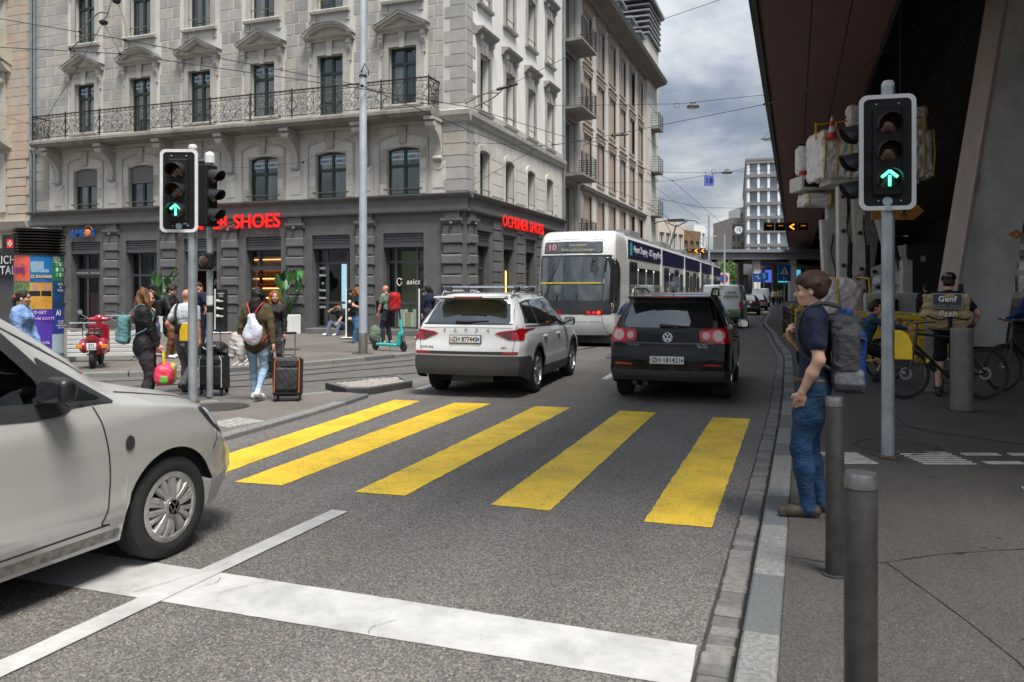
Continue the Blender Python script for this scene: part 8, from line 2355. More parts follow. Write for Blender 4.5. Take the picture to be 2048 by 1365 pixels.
bm_,J=person('bald man in white T-shirt and grey jeans walking away, pulling a suitcase',(-9.55,10.5,.0),R(6),1.70,dict(handL=(-.22,.10,.98),handR=(.36,-.12,.84),elbL=(-1,-.8,0),elbR=(.4,-1,0),footL=(-.1,.14,0),footR=(.1,-.22,.02),heelR=.10,kneeR=(0,1,0),lean=(0,.03)),sPink,cWht,cGrey,mShoeBlk,sleeve='short',h=.011,seed=31,look=(0,R(3)),bulk=1.06)
xb=thing('crossbody_bag','black crossbody bag on the back of the bald man in white','bag',bm_.location,bm_.rotation_euler.z)
b_=Body();b_.box((.05,-.165,1.06),(.12,.045,.085),0,.02,Matrix.Rotation(R(12),4,'Y'),.03);b_.obj('bag',cloth('black_nylon',(.012,.012,.013),.6),.010,xb,{0:.003},2)
MB().tube(spline([(-.03,-.15,1.11),(-.10,-.13,1.28),(-.12,-.05,1.46),(-.06,.08,1.44),(.10,.15,1.15),(.20,.02,1.0),(.15,-.12,1.02)],6),.020,6).obj('strap',MATS['cloth_black_nylon'],xb)
wb_,J=person('woman with long black hair in olive jacket and light jeans walking away with a suitcase',(-7.72,9.95,.05),R(16),1.66,dict(handL=(-.30,.02,.86),handR=(.30,-.06,.86),elbL=(-1,-.6,0),elbR=(1,-.6,0),footL=(-.09,.12,0),footR=(.10,-.2,.02),heelR=.06,lean=(0,.03)),sTan,cOlive,cLtJean,mShoeWht,True,hBlack,female=True,bulk=1.18,h=.0105,look=(0,R(2)),trouser='slim',seed=41,hair_style='long',shoe_sole=mShoeWht,hem=.03)
ds=thing('drawstring_bag','white drawstring bag with red cords on the woman with black hair','bag',wb_.location,wb_.rotation_euler.z)
b_=Body();b_.ell((.03,-.22,1.02),(.14,.075,.18),0,.03);b_.cone((.03,-.22,1.10),(.0,-.20,1.24),.11,.05,0,.04,(1,.6,1));b_.obj('bag',cloth('white_nylon',(.52,.55,.64),.6),.010,ds,{0:.009},8)
MB().tube(spline([(0,-.2,1.25),(-.09,-.12,1.42),(-.12,.02,1.46),(-.13,.13,1.25),(-.16,.0,1.0),(-.1,-.2,.9)],5),.008,5).obj('cord',M('red_cord',(.5,.02,.03),.6,var=0),ds);MB().tube(spline([(.02,-.2,1.25),(.10,-.12,1.42),(.13,.02,1.46),(.14,.13,1.25),(.18,.0,1.0),(.15,-.2,.9)],5),.008,5).obj('cord',MATS['red_cord'],ds)
text('lettering','COLORS',MATS['red_cord'],ds,(.03,-.301,.92),(PI/2,0,0),.05,.001)
fj=thing('folded_jacket','light beige jacket carried over the arm of the woman with black hair','jacket',wb_.location,wb_.rotation_euler.z)
b_=Body();b_.chain([(-.31,.02,.95),(-.33,0,.82),(-.37,-.03,.68)],[.07,.10,.06],0,.05,(1,.6,1));b_.chain([(-.28,-.02,.92),(-.22,-.06,.78),(-.18,-.08,.62)],[.07,.08,.05],0,.05,(1,.6,1));b_.obj('cloth',cloth('beige_jacket',(.42,.38,.37)),.010,fj,{0:.012},6)
def suitcase(label,loc,rz,w,hh,d,mat,trim,tilt):
 t=thing('suitcase',label,'suitcase',loc,rz);t.rotation_euler.x=tilt
 b_=Body();b_.box((0,0,.07+hh/2),(w/2,d/2,hh/2),0,.01,None,.05);b_.box((0,-d/2,.07+hh*.42),(w*.40,.03,hh*.30),0,.01,None,.03);b_.box((0,-d/2-.005,.07+hh*.82),(w*.38,.02,hh*.10),0,.01,None,.02)
 b_.obj('case',mat,.011,t,{0:.0025},4)
 for sx in(-1,1):
  MB().tube([(sx*w*.42,-d/2-.004,.12),(sx*w*.42,-d/2-.008,.07+hh-.08),(sx*w*.34,-d/2-.004,.07+hh-.01)],.007,5).obj('piping',trim,t)
  MB().cyl((sx*.09,d*.1,.07+hh-.02),(sx*.09,d*.1,1.02),.011,n=8).obj('handle_tube',M('alu_tube',(.30,.29,.28),.3,.9,var=.1),t)
  for sy in(-1,1):
   MB().cyl((sx*w*.38-.015,sy*d*.35,.035),(sx*w*.38+.015,sy*d*.35,.035),.035,n=14).obj('castor',mBlackP,t)
   MB().box(sx*w*.38-.025,sy*d*.35-.02,.03,sx*w*.38+.025,sy*d*.35+.02,.08).obj('castor_fork',mBlackP,t)
 MB().cbox(-.11,d*.1-.016,1.0,.11,d*.1+.016,1.035,.01).obj('handle_grip',mBlackP,t)
 MB().tube(spline([(-.08,-d*.2,.07+hh),(-.05,-d*.2,.10+hh),(.05,-d*.2,.10+hh),(.08,-d*.2,.07+hh)],4),.010,6).obj('carry_handle',mBlackP,t)
 return t
mCase=M('suitcase_black',(.011,.011,.012),.6,var=.2,vs=8,bump=.2,bs=150)
suitcase('black suitcase with orange piping pulled by the woman with black hair',(-7.22,10.02,.05),R(28),.42,.58,.26,mCase,M('orange_piping',(.6,.12,.03),.6,var=0),R(-9))
suitcase('black suitcase with white piping pulled by the bald man',(-8.93,10.45,.03),R(14),.44,.56,.26,mCase,M('white_piping',(.55,.55,.56),.5,var=0),R(0))
db=thing('duffel_bag','black sports bag with white swoosh lying on the bald man suitcase','bag',(-8.93,10.45,.70),R(14))
b_=Body();b_.ell((0,0,.06),(.22,.15,.11),0,.03);b_.cone((-.18,0,.04),(.2,0,.02),.07,.06,0,.03);b_.obj('bag',cloth('duffel_black',(.012,.012,.012),.5),.010,db,{0:.010},9)
MB().tube(spline([(-.12,-.145,.09),(-.06,-.158,.06),(0,-.160,.075),(.09,-.145,.12)],5),[.010]*6+[.012]*5+[.007]*5,5).obj('swoosh',mWhiteP,db)
person('ginger woman in black jacket facing the camera behind the woman with white bag',(-9.72,13.1,.0),R(208),1.68,dict(handL=(-.2,.12,.85),handR=(.2,.1,.82)),sLight,cBlkJ,cDkTr,mShoeBlk,True,hGinger,female=True,bulk=1.08,h=.012,look=(R(6),R(3)),seed=51,hair_style='long')
person('man in dark shirt drinking from a bottle by the shop, half hidden by the pole',(-20.4,23.2,.10),R(190),1.78,dict(handR=(.10,.22,1.42),handL=(-.22,.05,.85),elbR=(.6,.3,-1)),sPink,cloth('charcoal_shirt',(.03,.03,.035)),cDkTr,mShoeBlk,True,hDark,'short',h=.014,hair_style='crop',seed=52)
person('man in navy suit jacket by the left planter, back turned',(-14.1,15.9,.10),R(-20),1.78,dict(handL=(-.1,.25,1.1),handR=(.1,.25,1.1),elbL=(-1,-.3,0),elbR=(1,-.3,0)),sPink,cNavyS,cNavyS,mShoeBlk,True,hDark,h=.013,look=(R(-30),R(15)),bulk=1.12,hair_style='crop',seed=53)
p1,J=person('man in black T-shirt and cap bowing his head beside the red scooter',(-14.85,15.2,.10),R(-85),1.72,dict(handL=(-.12,.28,1.1),handR=(.14,.28,1.12),elbL=(-1,-.3,-.3),elbR=(1,-.3,-.3)),sLight,cBlackT,cSlate,mShoeWht,True,hDark,'short',h=.013,look=(0,R(22)),hair_style='crop',seed=54)
g=J['g'];c_=Body();c_.ell(g(0,-.01,.055),(.092,.108,.075),0,.01,J['Rm']);c_.ell(g(0,.10,.045),(.075,.075,.012),0,.02,J['Rm']);cp=tag(c_.obj('cap',cloth('black_cap',(.010,.010,.011)),.010),'black baseball cap on the man beside the red scooter','cap');cp.location=p1.location;cp.rotation_euler=p1.rotation_euler
p2,J=person('woman with hair bun in long black coat reading her phone behind the red scooter',(-14.1,15.0,.10),R(-78),1.70,dict(handL=(-.08,.32,1.12),handR=(.08,.32,1.14),elbL=(-1,-.3,-.3),elbR=(1,-.3,-.3)),sLight,cBlkJ,cBrownTr,mShoeWht,True,hDark,female=True,bulk=1.15,h=.013,look=(0,R(20)),hair_style='bun',seed=55,hem=.28)
ph=tag(MB().cbox(-.036,-.006,-.07,.036,.006,.07,.004).obj('mobile_phone',M('phone_blue',(.05,.25,.42),.3,var=0)),'blue phone held by the woman with the hair bun','phone');ph.location=tuple(p2.matrix_world@Vector((0,0,0)))if False else(-14.1+.42*math.cos(R(12)),15.0+.42*math.sin(R(12))-.02,1.32);ph.rotation_euler=(R(-40),0,R(-78))
bk2=thing('black_backpack','small black backpack on the woman with the hair bun','backpack',p2.location,p2.rotation_euler.z);b_=Body();b_.box((0,-.24,1.18),(.14,.08,.19),0,.02,None,.06);b_.obj('bag',MATS['cloth_black_nylon'],.012,bk2,{0:.004},3)
person('man in black shirt and blue jeans sitting on the shop window step',(-15.75,25.0,.10),R(172),1.75,dict(hip=(0,-.08,.34),lean=(0,.18),handL=(-.20,.42,.42),handR=(.10,.22,.98),elbL=(-1,.2,-.3),elbR=(1,.3,-.6),footL=(-.22,.50,0),footR=(.18,.52,0),kneeL=(-.3,.5,1),kneeR=(.25,.5,1)),sTan,cBlackT,cSlate,mShoeWht,True,hDark,'short',h=.013,look=(R(-12),R(20)),hair_style='crop',seed=61)
p3,J=person('woman in black top and wide blue jeans half hidden behind the tall mast',(-12.85,21.3,.10),R(-100),1.68,dict(handL=(-.10,.28,1.12),handR=(.10,.28,1.12),elbL=(-1,-.3,-.3),elbR=(1,-.3,-.3)),sLight,cBlackT,cBlueJ,mShoeBlk,True,hGinger,'short',female=True,h=.013,look=(0,R(15)),trouser='wide',hair_style='long',seed=62,shoe_sole=mShoeWht)
sbg=thing('shoulder_bag','black shoulder bag of the woman behind the mast','bag',p3.location,p3.rotation_euler.z);b_=Body();b_.ell((.20,.02,.95),(.06,.15,.12),0,.02);b_.obj('bag',MATS['cloth_black_nylon'],.012,sbg,{0:.004},3)
p4,J=person('bald man in sage T-shirt with a bag in front and a red rucksack behind',(-11.85,21.4,.10),R(82),1.74,dict(handL=(-.20,.20,.86),handR=(.24,.10,.86),lean=(0,.06),footL=(-.1,.06,0),footR=(.1,-.06,0)),sPink,cSage,cDkNavyTr,M('beige_shoe',(.38,.33,.24),.7,var=.2),sleeve='short',h=.012,look=(0,R(14)),seed=63)
rp=thing('red_rucksack','large red rucksack on the bald man in sage','backpack',p4.location,p4.rotation_euler.z);b_=Body();b_.box((0,-.30,1.25),(.17,.12,.26),0,.03,None,.08);b_.ell((0,-.28,1.50),(.16,.13,.06),0,.03);b_.box((0,-.20,1.2),(.16,.03,.26),1,.01,None,.02)
b_.obj('bag',[cloth('red_nylon',(.42,.018,.02),.6),cBlackT],.011,rp,{0:.006},3)
for s_ in(-1,1):MB().tube(spline([(s_*.09,-.2,1.42),(s_*.12,.0,1.50),(s_*.14,.14,1.35),(s_*.19,.05,1.10),(s_*.14,-.18,1.0)],6),.018,6).obj('strap',cBlackT,rp)
fpk=thing('front_pack','black and white day pack worn on the chest of the bald man in sage','backpack',p4.location,p4.rotation_euler.z);b_=Body();b_.box((0,.24,1.12),(.15,.09,.20),0,.03,Matrix.Rotation(R(-8),4,'X'),.06);b_.box((0,.33,1.08),(.10,.03,.08),1,.02,None,.03);b_.obj('bag',[cloth('pack_black',(.012,.012,.013)),cloth('pack_white',(.45,.45,.46))],.012,fpk,{0:.005},3)
gr_=thing('green_rucksack','sage green rucksack standing on the ground at the feet of the bald man','backpack',(-12.15,21.2,.10),0);b_=Body();b_.ell((0,0,.28),(.20,.16,.28),0,.03);b_.ell((0,-.1,.22),(.14,.10,.14),0,.03);b_.obj('bag',cloth('sage_nylon',(.115,.15,.115)),.012,gr_,{0:.008},3)
person('person in dark clothes behind the bald man with the red rucksack',(-11.35,23.2,.10),R(60),1.72,None,sLight,cNavyS,cDkTr,mShoeBlk,True,hBlack,h=.015,hair_style='short',seed=66)
person('man in dark brown suit walking away in the shade under the canopy',(3.1,24.2,.12),R(10),1.76,dict(footL=(-.1,.12,0),footR=(.1,-.14,0)),sTan,cloth('brown_suit',(.022,.016,.013)),cloth('brown_suit_trousers',(.018,.014,.012)),mShoeBlk,True,hBlack,h=.014,hair_style='crop',seed=71)
pc,J=person('cyclist in denim jacket and shorts crouching behind the traffic light pole',(1.05,15.0,.12),R(-88),1.70,dict(hip=(0,-.1,.66),lean=(0,.30),handL=(-.16,.62,.92),handR=(.16,.60,.95),footL=(-.12,.12,0),footR=(.14,.10,.1),kneeL=(-.1,1,.3),kneeR=(.2,1,.3),elbL=(-1,-.2,-.4),elbR=(1,-.2,-.4)),sPink,cloth('denim_jacket',(.022,.055,.10)),cShort,mShoeBlk,True,hDark,h=.012,trouser='shorts',look=(0,R(6)),hair_style='crop',seed=72)
for i,(px,d,c)in enumerate(((1547,88,cWht),(1557,92,cloth('yellow_top',(.5,.33,.03))),(1563,96,cBlueCard))):
 p=at(px,d);person(('far pedestrian in white walking in the street','far pedestrian in a yellow top','far pedestrian in pale blue behind the one in yellow')[i],(p.x,p.y,.12),R(160+20*i),1.75,dict(footL=(-.1,.15,0),footR=(.1,-.15,0)),sLight,c,cDkTr,mShoeBlk,True,hDark,h=.022,hair_style='crop',seed=80+i,eyes=False)
p=at(2052,14.5);person('cyclist at the right edge in blue jacket, only partly in the frame',(p.x+.15,p.y,.12),R(60),1.75,dict(handL=(-.2,.4,1.05),handR=(.2,.4,1.05),lean=(0,.15)),sLight,cloth('royal_blue',(.012,.03,.12)),cDkTr,mShoeBlk,True,hBlack,h=.014,hair_style='crop',seed=90)
# ================================================================ SMALL VEHICLES AND PROPS
def bike(label,loc,rz,fm,name='bicycle',r=.34,sc=1.0,lime=False,bags=False):
 t=thing(name,label,'bicycle',loc,rz);t.scale=(sc,sc,sc);wb=.52
 for y,s_ in((-wb,0),(wb,1)):
  e=sub('wheel',t,(0,y,r))
  MB().tube([(0,(r-.018)*math.cos(a),(r-.018)*math.sin(a))for a in np.linspace(0,2*PI,41)[:-1]],.018,8,closed=True).obj('tyre',mTyre,e,True)
  MB().tube([(0,(r-.045)*math.cos(a),(r-.045)*math.sin(a))for a in np.linspace(0,2*PI,33)[:-1]],.010,6,closed=True).obj('rim',mPlastic,e,True)
  m=MB()
  for k in range(14):
   a=k*2*PI/14;m.cyl((.02*(-1)**k,0,0),(0,(r-.05)*math.cos(a+.15),(r-.05)*math.sin(a+.15)),.0022,n=4,caps=False)
  m.obj('spokes',mAlloyDark,e);MB().cyl((-.04,0,0),(.04,0,0),.022,n=10).obj('hub',mAlloy,e)
  MB().lathe([(.085,-.03),(.085,-.027),(.05,-.027),(.05,-.03)],20,axis='x',caps=False).obj('brake_disc',mAlloy,e)
 bb=(0,-.06,.29);st=(0,-.20,.80);ht=(0,.36,.90);hb2=(0,.39,.72);rw=(0,-wb,r)
 m=MB();w=.018 if not lime else.024
 m.tube([bb,st],w,8);m.tube([ht,hb2],.022,8);m.tube([bb,hb2],.024 if not lime else.055,10)
 if not lime:m.tube([st,(0,.37,.86)],w,8)
 for s_ in(-1,1):m.tube([(s_*.02,-.06,.29),(s_*.05,-wb,r)],.011,6);m.tube([(s_*.02,-.19,.76),(s_*.05,-wb,r)],.009,6)
 m.obj('frame',fm,t,True)
 m=MB()
 for s_ in(-1,1):m.tube([(s_*.03,.40,.70),(s_*.055,.45,.5),(s_*.05,wb,r)],[.018,.015,.011],6)
 m.tube([(0,.37,.86),(0,.35,1.0)],.015,6);m.obj('fork',mPlastic if not lime else fm,t,True)
 MB().tube(spline([(-.30,.26,1.02),(-.22,.36,1.02),(0,.37,1.0),(.22,.36,1.02),(.30,.26,1.02)],5),.013,6).obj('handlebar',mPlastic,t,True)
 MB().tube([(0,-.20,.80),(0,-.22,.94)],.013,6).obj('seat_post',mPlastic,t);b_=Body();b_.cone((0,-.34,.965),(0,-.08,.965),.06,.022,0,.01,(1,1,.45));b_.obj('saddle',mPlastic,.01,t)
 m=MB();m.lathe([(.09,.03),(.09,.036),(.075,.036),(.075,.03)],20,bb,'x',caps=False);m.tube([(.05,-.06,.29),(.06,.03,.15)],.01,5);m.tube([(-.05,-.06,.29),(-.06,-.15,.43)],.01,5);m.box(.04,.0,.13,.14,.08,.155);m.box(-.14,-.19,.42,-.04,-.11,.445);m.obj('crankset',mAlloyDark,t)
 if lime:
  MB().prism([(.42,.74),(.72,.80),(.74,1.02),(.44,1.0)],-.17,.17,'x').obj('basket',M('lime_green',(.10,.62,.03),.4,var=.05),t,bevel=.02)
  MB().prism([(-.10,.27),(.02,.24),(.42,.66),(.38,.80)],-.045,.045,'x').obj('downtube_cover',mWhiteP,t,bevel=.015)
  for s_ in(-1,1):text('lettering','Lime',MATS['lime_green'],t,(s_*.05,.16,.49),(PI/2,R(47)*s_,PI/2*s_),.17,.002,bold=.004)
 return t
c_=at(1885,11.7)
bike('black gravel bicycle under the courier with yellow bottle',(c_.x,c_.y-.15,.12),R(110),M('bike_black',(.012,.012,.012),.35,var=.1,coat=.4),sc=1.1)
bt=thing('water_bottle','black and yellow bottle on the courier bicycle frame','bottle',(c_.x-.12,c_.y-.19,.53),R(110));bt.rotation_euler.x=R(-40);MB().cyl((0,0,0),(0,0,.17),.036,n=14).obj('flask',mBlackP,bt,True,40);MB().lathe([(.036,.17),(.034,.20),(.015,.22),(.012,.25),(.001,.25)],14).obj('cap',M('bottle_yellow',(.6,.62,.02),.5,var=0),bt,True)
p=at(1700,14.2);bike('hire bicycle with lime green basket and white frame beside the yellow barriers',(p.x,p.y,.12),R(70),M('hire_white',(.6,.62,.6),.4,var=.05),'hire_bicycle',lime=True,sc=1.12)
p=at(2065,12.6);bike('black city bicycle at the right edge behind the courier',(p.x,p.y,.12),R(125),MATS['bike_black'],sc=1.1)
p=at(1840,15.2);bike('dark bicycle held by the crouching cyclist in denim',(p.x,p.y,.12),R(96),M('bike_green',(.02,.03,.012),.4,var=.1),sc=1.0)
vs_=thing('motor_scooter','red motor scooter parked by the poster column, plate ZH 14697','scooter',(-13.95,12.75,.10),R(40))
mVR=paint('scooter_red',(.36,.012,.03),.25)
b_=Body()
for s_ in(-1,1):b_.ell((s_*.17,-.30,.46),(.105,.30,.155),0,.03)
b_.box((0,-.28,.50),(.14,.30,.14),0,.05,None,.06);b_.ell((0,-.55,.60),(.10,.08,.09),0,.04);b_.box((0,.18,.26),(.17,.26,.02),0,.03,None,.015);b_.box((0,.47,.58),(.20,.028,.32),0,.04,Matrix.Rotation(R(12),4,'X'),.025);b_.ell((0,.62,.36),(.075,.20,.12),0,.03);b_.cone((0,.42,.80),(0,.38,.98),.06,.05,0,.03);b_.cone((-.16,.38,.98),(.16,.38,.98),.045,.045,0,.03);b_.ell((0,.40,1.02),(.09,.07,.06),0,.03)
b_.obj('body',mVR,.012,vs_)
b_=Body();b_.box((0,-.22,.70),(.13,.28,.05),0,.02,None,.04);b_.obj('seat',mBlackP,.012,vs_)
for y in(-.42,.66):
 MB().lathe([(.10,-.05),(.17,-.055),(.215,-.03),(.22,0),(.215,.03),(.17,.055),(.10,.05)],24,(0,y,.22),'x').obj('wheel',mTyre,vs_,True,40)
MB().cbox(-.09,-.66,.60,.09,-.62,.68,.01).obj('tail_lamp',mTailRed,vs_)
for s_ in(-1,1):
 MB().cbox(s_*.23-.06,-.60,.42,s_*.23+.06,-.56,.50,.01).obj('indicator',M('indicator_orange',(.7,.20,.01),.2,var=0,coat=.5),vs_)
 MB().tube([(s_*.18,.38,.98),(s_*.34,.33,1.0)],.017,8).obj('grip',mBlackP,vs_);MB().tube([(s_*.22,.36,1.0),(s_*.34,.30,.94)],.008,5).obj('lever',mChrome,vs_)
 MB().lathe([(.05,0),(.05,.012),(.001,.014)],16,(s_*.36,.40,1.14),'y').obj('mirror',mChrome,vs_);MB().tube([(s_*.20,.38,1.0),(s_*.36,.41,1.10)],.006,5).obj('mirror_stalk',mChrome,vs_)
m=MB();
for z in(.72,.82):m.tube([(-.16,-.62,z),(.16,-.62,z)],.008,5)
for x in(-.16,-.05,.05,.16):m.tube([(x,-.62,.66),(x,-.63,.86),(x,-.40,.80)],.008,5)
m.obj('luggage_rack',mBlackP,vs_)
e=sub('licence_plate',vs_,(0,-.66,.46));MB().cbox(-.09,0,-.07,.09,.012,.07,.004).obj('plate',mPlate,e)
for z,s_ in((.03,'ZH'),(-.035,'14697')):text('lettering',s_,mPlateTxt,e,(.0,-.002,z),(PI/2,0,0),.075,.001,bold=.001)
MB().tube([(.12,-.2,.18),(.2,-.3,.02)],.012,5).obj('stand',mSteelDark,vs_)
es=thing('electric_scooter','turquoise electric kick scooter parked beside the tall mast','scooter',(-10.35,18.8,.10),R(-105))
mTl=M('turquoise',(.015,.46,.42),.4,var=.05)
MB().cbox(-.09,-.42,.13,.09,.30,.20,.02).obj('deck',mTl,es)
b_=Body();b_.cone((0,.34,.18),(0,.40,.46),.065,.055,0,.03);b_.cone((0,.40,.40),(0,.46,.50),.05,.04,0,.03);b_.obj('battery_box',mTl,.012,es)
MB().tube([(0,.47,.42),(0,.40,.84)],.030,10).obj('lower_column',mTl,es,True);MB().tube([(0,.40,.84),(0,.36,1.10)],.024,10).obj('upper_column',mBlackP,es,True)
MB().tube(spline([(-.27,.30,1.10),(-.12,.36,1.12),(.12,.36,1.12),(.27,.30,1.10)],5),.016,8).obj('handlebar',mBlackP,es,True)
for y in(-.50,.52):MB().lathe([(.06,-.03),(.105,-.03),(.125,0),(.105,.03),(.06,.03)],22,(0,y,.125),'x').obj('wheel',mTyre,es,True,50)
b_=Body();b_.cone((0,-.42,.22),(0,-.56,.25),.05,.03,0,.02);b_.cone((0,.50,.26),(0,.55,.24),.05,.04,0,.02);b_.obj('mudguard',mBlackP,.012,es)
MB().tube([(.05,.1,.13),(.12,.12,0)],.009,5).obj('kick_stand',mBlackP,es);MB().tube([(-.03,.49,.44),(-.045,.52,.125)],.014,6).tube([(.03,.49,.44),(.045,.52,.125)],.014,6).obj('fork',mBlackP,es)
lf=thing('poster_column','round advertising column with colourful posters and ribbed black top','advertising column',(-16.6,13.6,.10));lf.scale=(.86,.86,.98)
AC=math.atan2(-13.6,16.6)
MB().lathe([(.56,0),(.58,.02),(.58,2.46),(.50,2.5)],40).obj('drum',M('column_drum',(.10,.16,.20),.6,var=.2),lf,True,40)
for k in range(9):MB().lathe([(.48,2.46+k*.066),(.625,2.475+k*.066),(.625,2.49+k*.066),(.48,2.515+k*.066)],40).obj('cap_rib',M('column_cap',(.022,.018,.014),.5,.4,var=.3,vs=6),lf,True,30)
MB().lathe([(.62,3.05),(.60,3.08),(.001,3.10)],40).obj('cap_lid',MATS['column_cap'],lf)
def poster(a0,a1,z0,z1,mat,parent=lf,r=.584,name='poster'):
 n=8;return MB().grid([[(r*math.cos(AC+R(lerp(a0,a1,i/n))),r*math.sin(AC+R(lerp(a0,a1,i/n))),z)for i in range(n+1)]for z in(z0,z1)]).obj(name,mat,parent,True)
def ptext(s_,a,z,size,mat,**k):
 a=AC+R(a);text('lettering',s_,mat,lf,(.592*math.cos(a),.592*math.sin(a),z),(PI/2,0,a+PI/2),size,.001,**k)
pm=lambda n,c,c2=None,vs=2,var=.2:M('poster_'+n,c,.45,var=var,vs=vs,col2=c2)
cols=[pm('orange',(.62,.10,.06)),pm('sea',(.01,.20,.46),(.01,.09,.3),3),pm('green',(.03,.22,.08),(.02,.12,.05),9),pm('peacock',(.05,.25,.15),(.20,.3,.1),14,.8),pm('gold',(.55,.26,.03),(.6,.36,.05),4),pm('night',(.012,.02,.05),(.01,.08,.25),3),pm('violet',(.07,.03,.30)),pm('royal',(.025,.04,.24)),pm('pale',(.35,.45,.5))]
for a0,a1,z0,z1,k in((-88,-22,1.85,2.44,0),(-22,30,1.82,2.44,1),(30,86,1.85,2.44,2),(-88,-22,1.25,1.84,3),(-22,30,1.2,1.81,4),(30,86,1.22,1.84,5),(-88,-22,.3,1.24,8),(-22,30,.3,1.19,6),(30,86,.62,1.21,7),(30,86,.15,.61,8)):poster(a0,a1,z0,z1,cols[k])
yl=pm('yellow',(.68,.46,.02));wh=mPlate
ptext('22 BAHNEN',4,1.95,.085,yl,bold=.003);ptext('hoods',-52,2.12,.28,pm('plum',(.16,.03,.2)),sx=.6,bold=.01);ptext('ZURICH\nDESIGN\nWEEKS',42,2.34,.055,wh);ptext('BACK\nTO\nSPACE',55,1.70,.075,wh);ptext('BUDGET',-4,1.12,.10,wh);ptext('CALUM SCOTT',4,.98,.085,M('poster_pink',(.6,.4,.6),.5,var=0),bold=.002);ptext('A!',48,1.10,.17,wh,bold=.006);ptext('A GLOBAL\nFESTIVAL\nOF INNOVATION\nAND TECH',57,.83,.052,wh);ptext('MARON',4,.42,.10,wh)
for a0,a1,z0,z1 in((-20,10,2.1,2.3),(-18,22,2.05,2.12)):poster(a0,a1,z0,z1,pm('foam',(.55,.62,.66),(.1,.3,.5),12,.4),r=.586,name='poster_print')
for k,(a,z)in enumerate((a,z)for z in(2.0,2.12,2.24)for a in(44,56,68)):poster(a-4,a+4,z-.045,z+.045,pm('mint%d'%(k%2),((.05,.42,.2),(.6,.65,.6))[k%2]),r=.587,name='poster_print')
for a in(-10,16):poster(a-8,a+8,1.62,1.76,pm('portrait',(.4,.22,.15),None,20,.4),r=.587,name='poster_print');poster(a-12,a+12,1.5,1.62,mBlackP,r=.586,name='poster_print')
bn=thing('slatted_bench','white slatted metal bench beside the red scooter','bench',(-15.3,13.5,.10),R(34))
for k in range(6):MB().cbox(-.2,-.1,.12+k*.095,1.2,-.07,.195+k*.095,.005).obj('slat',M('bench_white',(.62,.62,.60),.4,.3,var=.1),bn)
for x in(-.18,1.18):MB().cbox(x-.03,-.07,0,x+.03,.45,.70,.008).obj('leg',mGalv,bn)
MB().tube([(-.2,.1,.86),(.5,.1,.86),(.55,.1,1.02),(1.2,.1,1.02)],.02,8).tube([(.1,.1,.7),(.1,.1,.86)],.02,6).tube([(1.0,.1,.7),(1.0,.1,1.02)],.02,6).obj('hand_rail',mGalv,bn,True)
def planter(label,loc,seed):
 rng=random.Random(seed);t=thing('planter',label,'plant',loc,rng.uniform(-.3,.3))
 MB().cbox(-.42,-.3,0,.42,.3,.72,.015).obj('pot',mWhiteP,t);MB().box(-.38,-.26,.70,.38,.26,.725).obj('soil',M('soil',(.03,.02,.014),.9,var=.3),t)
 for k in range(13):
  a=rng.uniform(0,2*PI);r=rng.uniform(.05,.35);H_=rng.uniform(1.2,2.0);tip=Vector((r*1.6*math.cos(a),r*1.1*math.sin(a),H_))
  MB().tube(spline([(rng.uniform(-.15,.15),rng.uniform(-.1,.1),.7),tuple(tip*.7+Vector((0,0,.2))),tuple(tip)],4),[.014]*4+[.008]*5,5).obj('stem',mFoliage,t)
  d=Vector((math.cos(a)*.35,math.sin(a)*.35,1)).normalized();sd=d.orthogonal().normalized();sd=(Matrix.Rotation(rng.uniform(0,6),3,d)@sd);L_=rng.uniform(.38,.6);W_=rng.uniform(.12,.19);nn=d.cross(sd)
  rows=[[tuple(tip+d*(L_*q)+sd*(W_*math.sin(PI*min(1,q*.96+.03))**.7*u)+nn*(.05*abs(u)-.25*L_*q*q))for u in(-1,-.5,0,.5,1)]for q in np.linspace(0,1,8)]
  MB().grid(rows).obj('leaf',(mFoliage,mFoliage2,M('leaf_bright',(.07,.26,.06),.4,var=.25,vs=10))[k%3],t,True)
 for k in range(14):
  a=rng.uniform(0,2*PI);m=MB();pr=None
  for q in range(12):
   f=q/11;p_=Vector((.55*f*math.cos(a),.42*f*math.sin(a),.75+.75*f-.55*f*f+.2*(k%3)*f))
   for s_ in(-1,1):
    w=Vector((-math.sin(a)*s_,math.cos(a)*s_,-.3));l_=.20*math.sin(PI*min(1,f+.12))+.02
    m.add([tuple(p_),tuple(p_+w*l_*.5+Vector((.02,0,.02))),tuple(p_+w*l_),tuple(p_+w*l_*.5-Vector((.012,0,.0)))],[(0,1,2,3)])
  m.obj('frond',mFoliage if k%2 else mFoliage2,t)
planter('white planter with large paddle leaves between the shop entrance and window',(-18.05,25.0,.10),3)
planter('white planter with tall leaves behind the woman with headphones',(-23.4,24.6,.10),8)
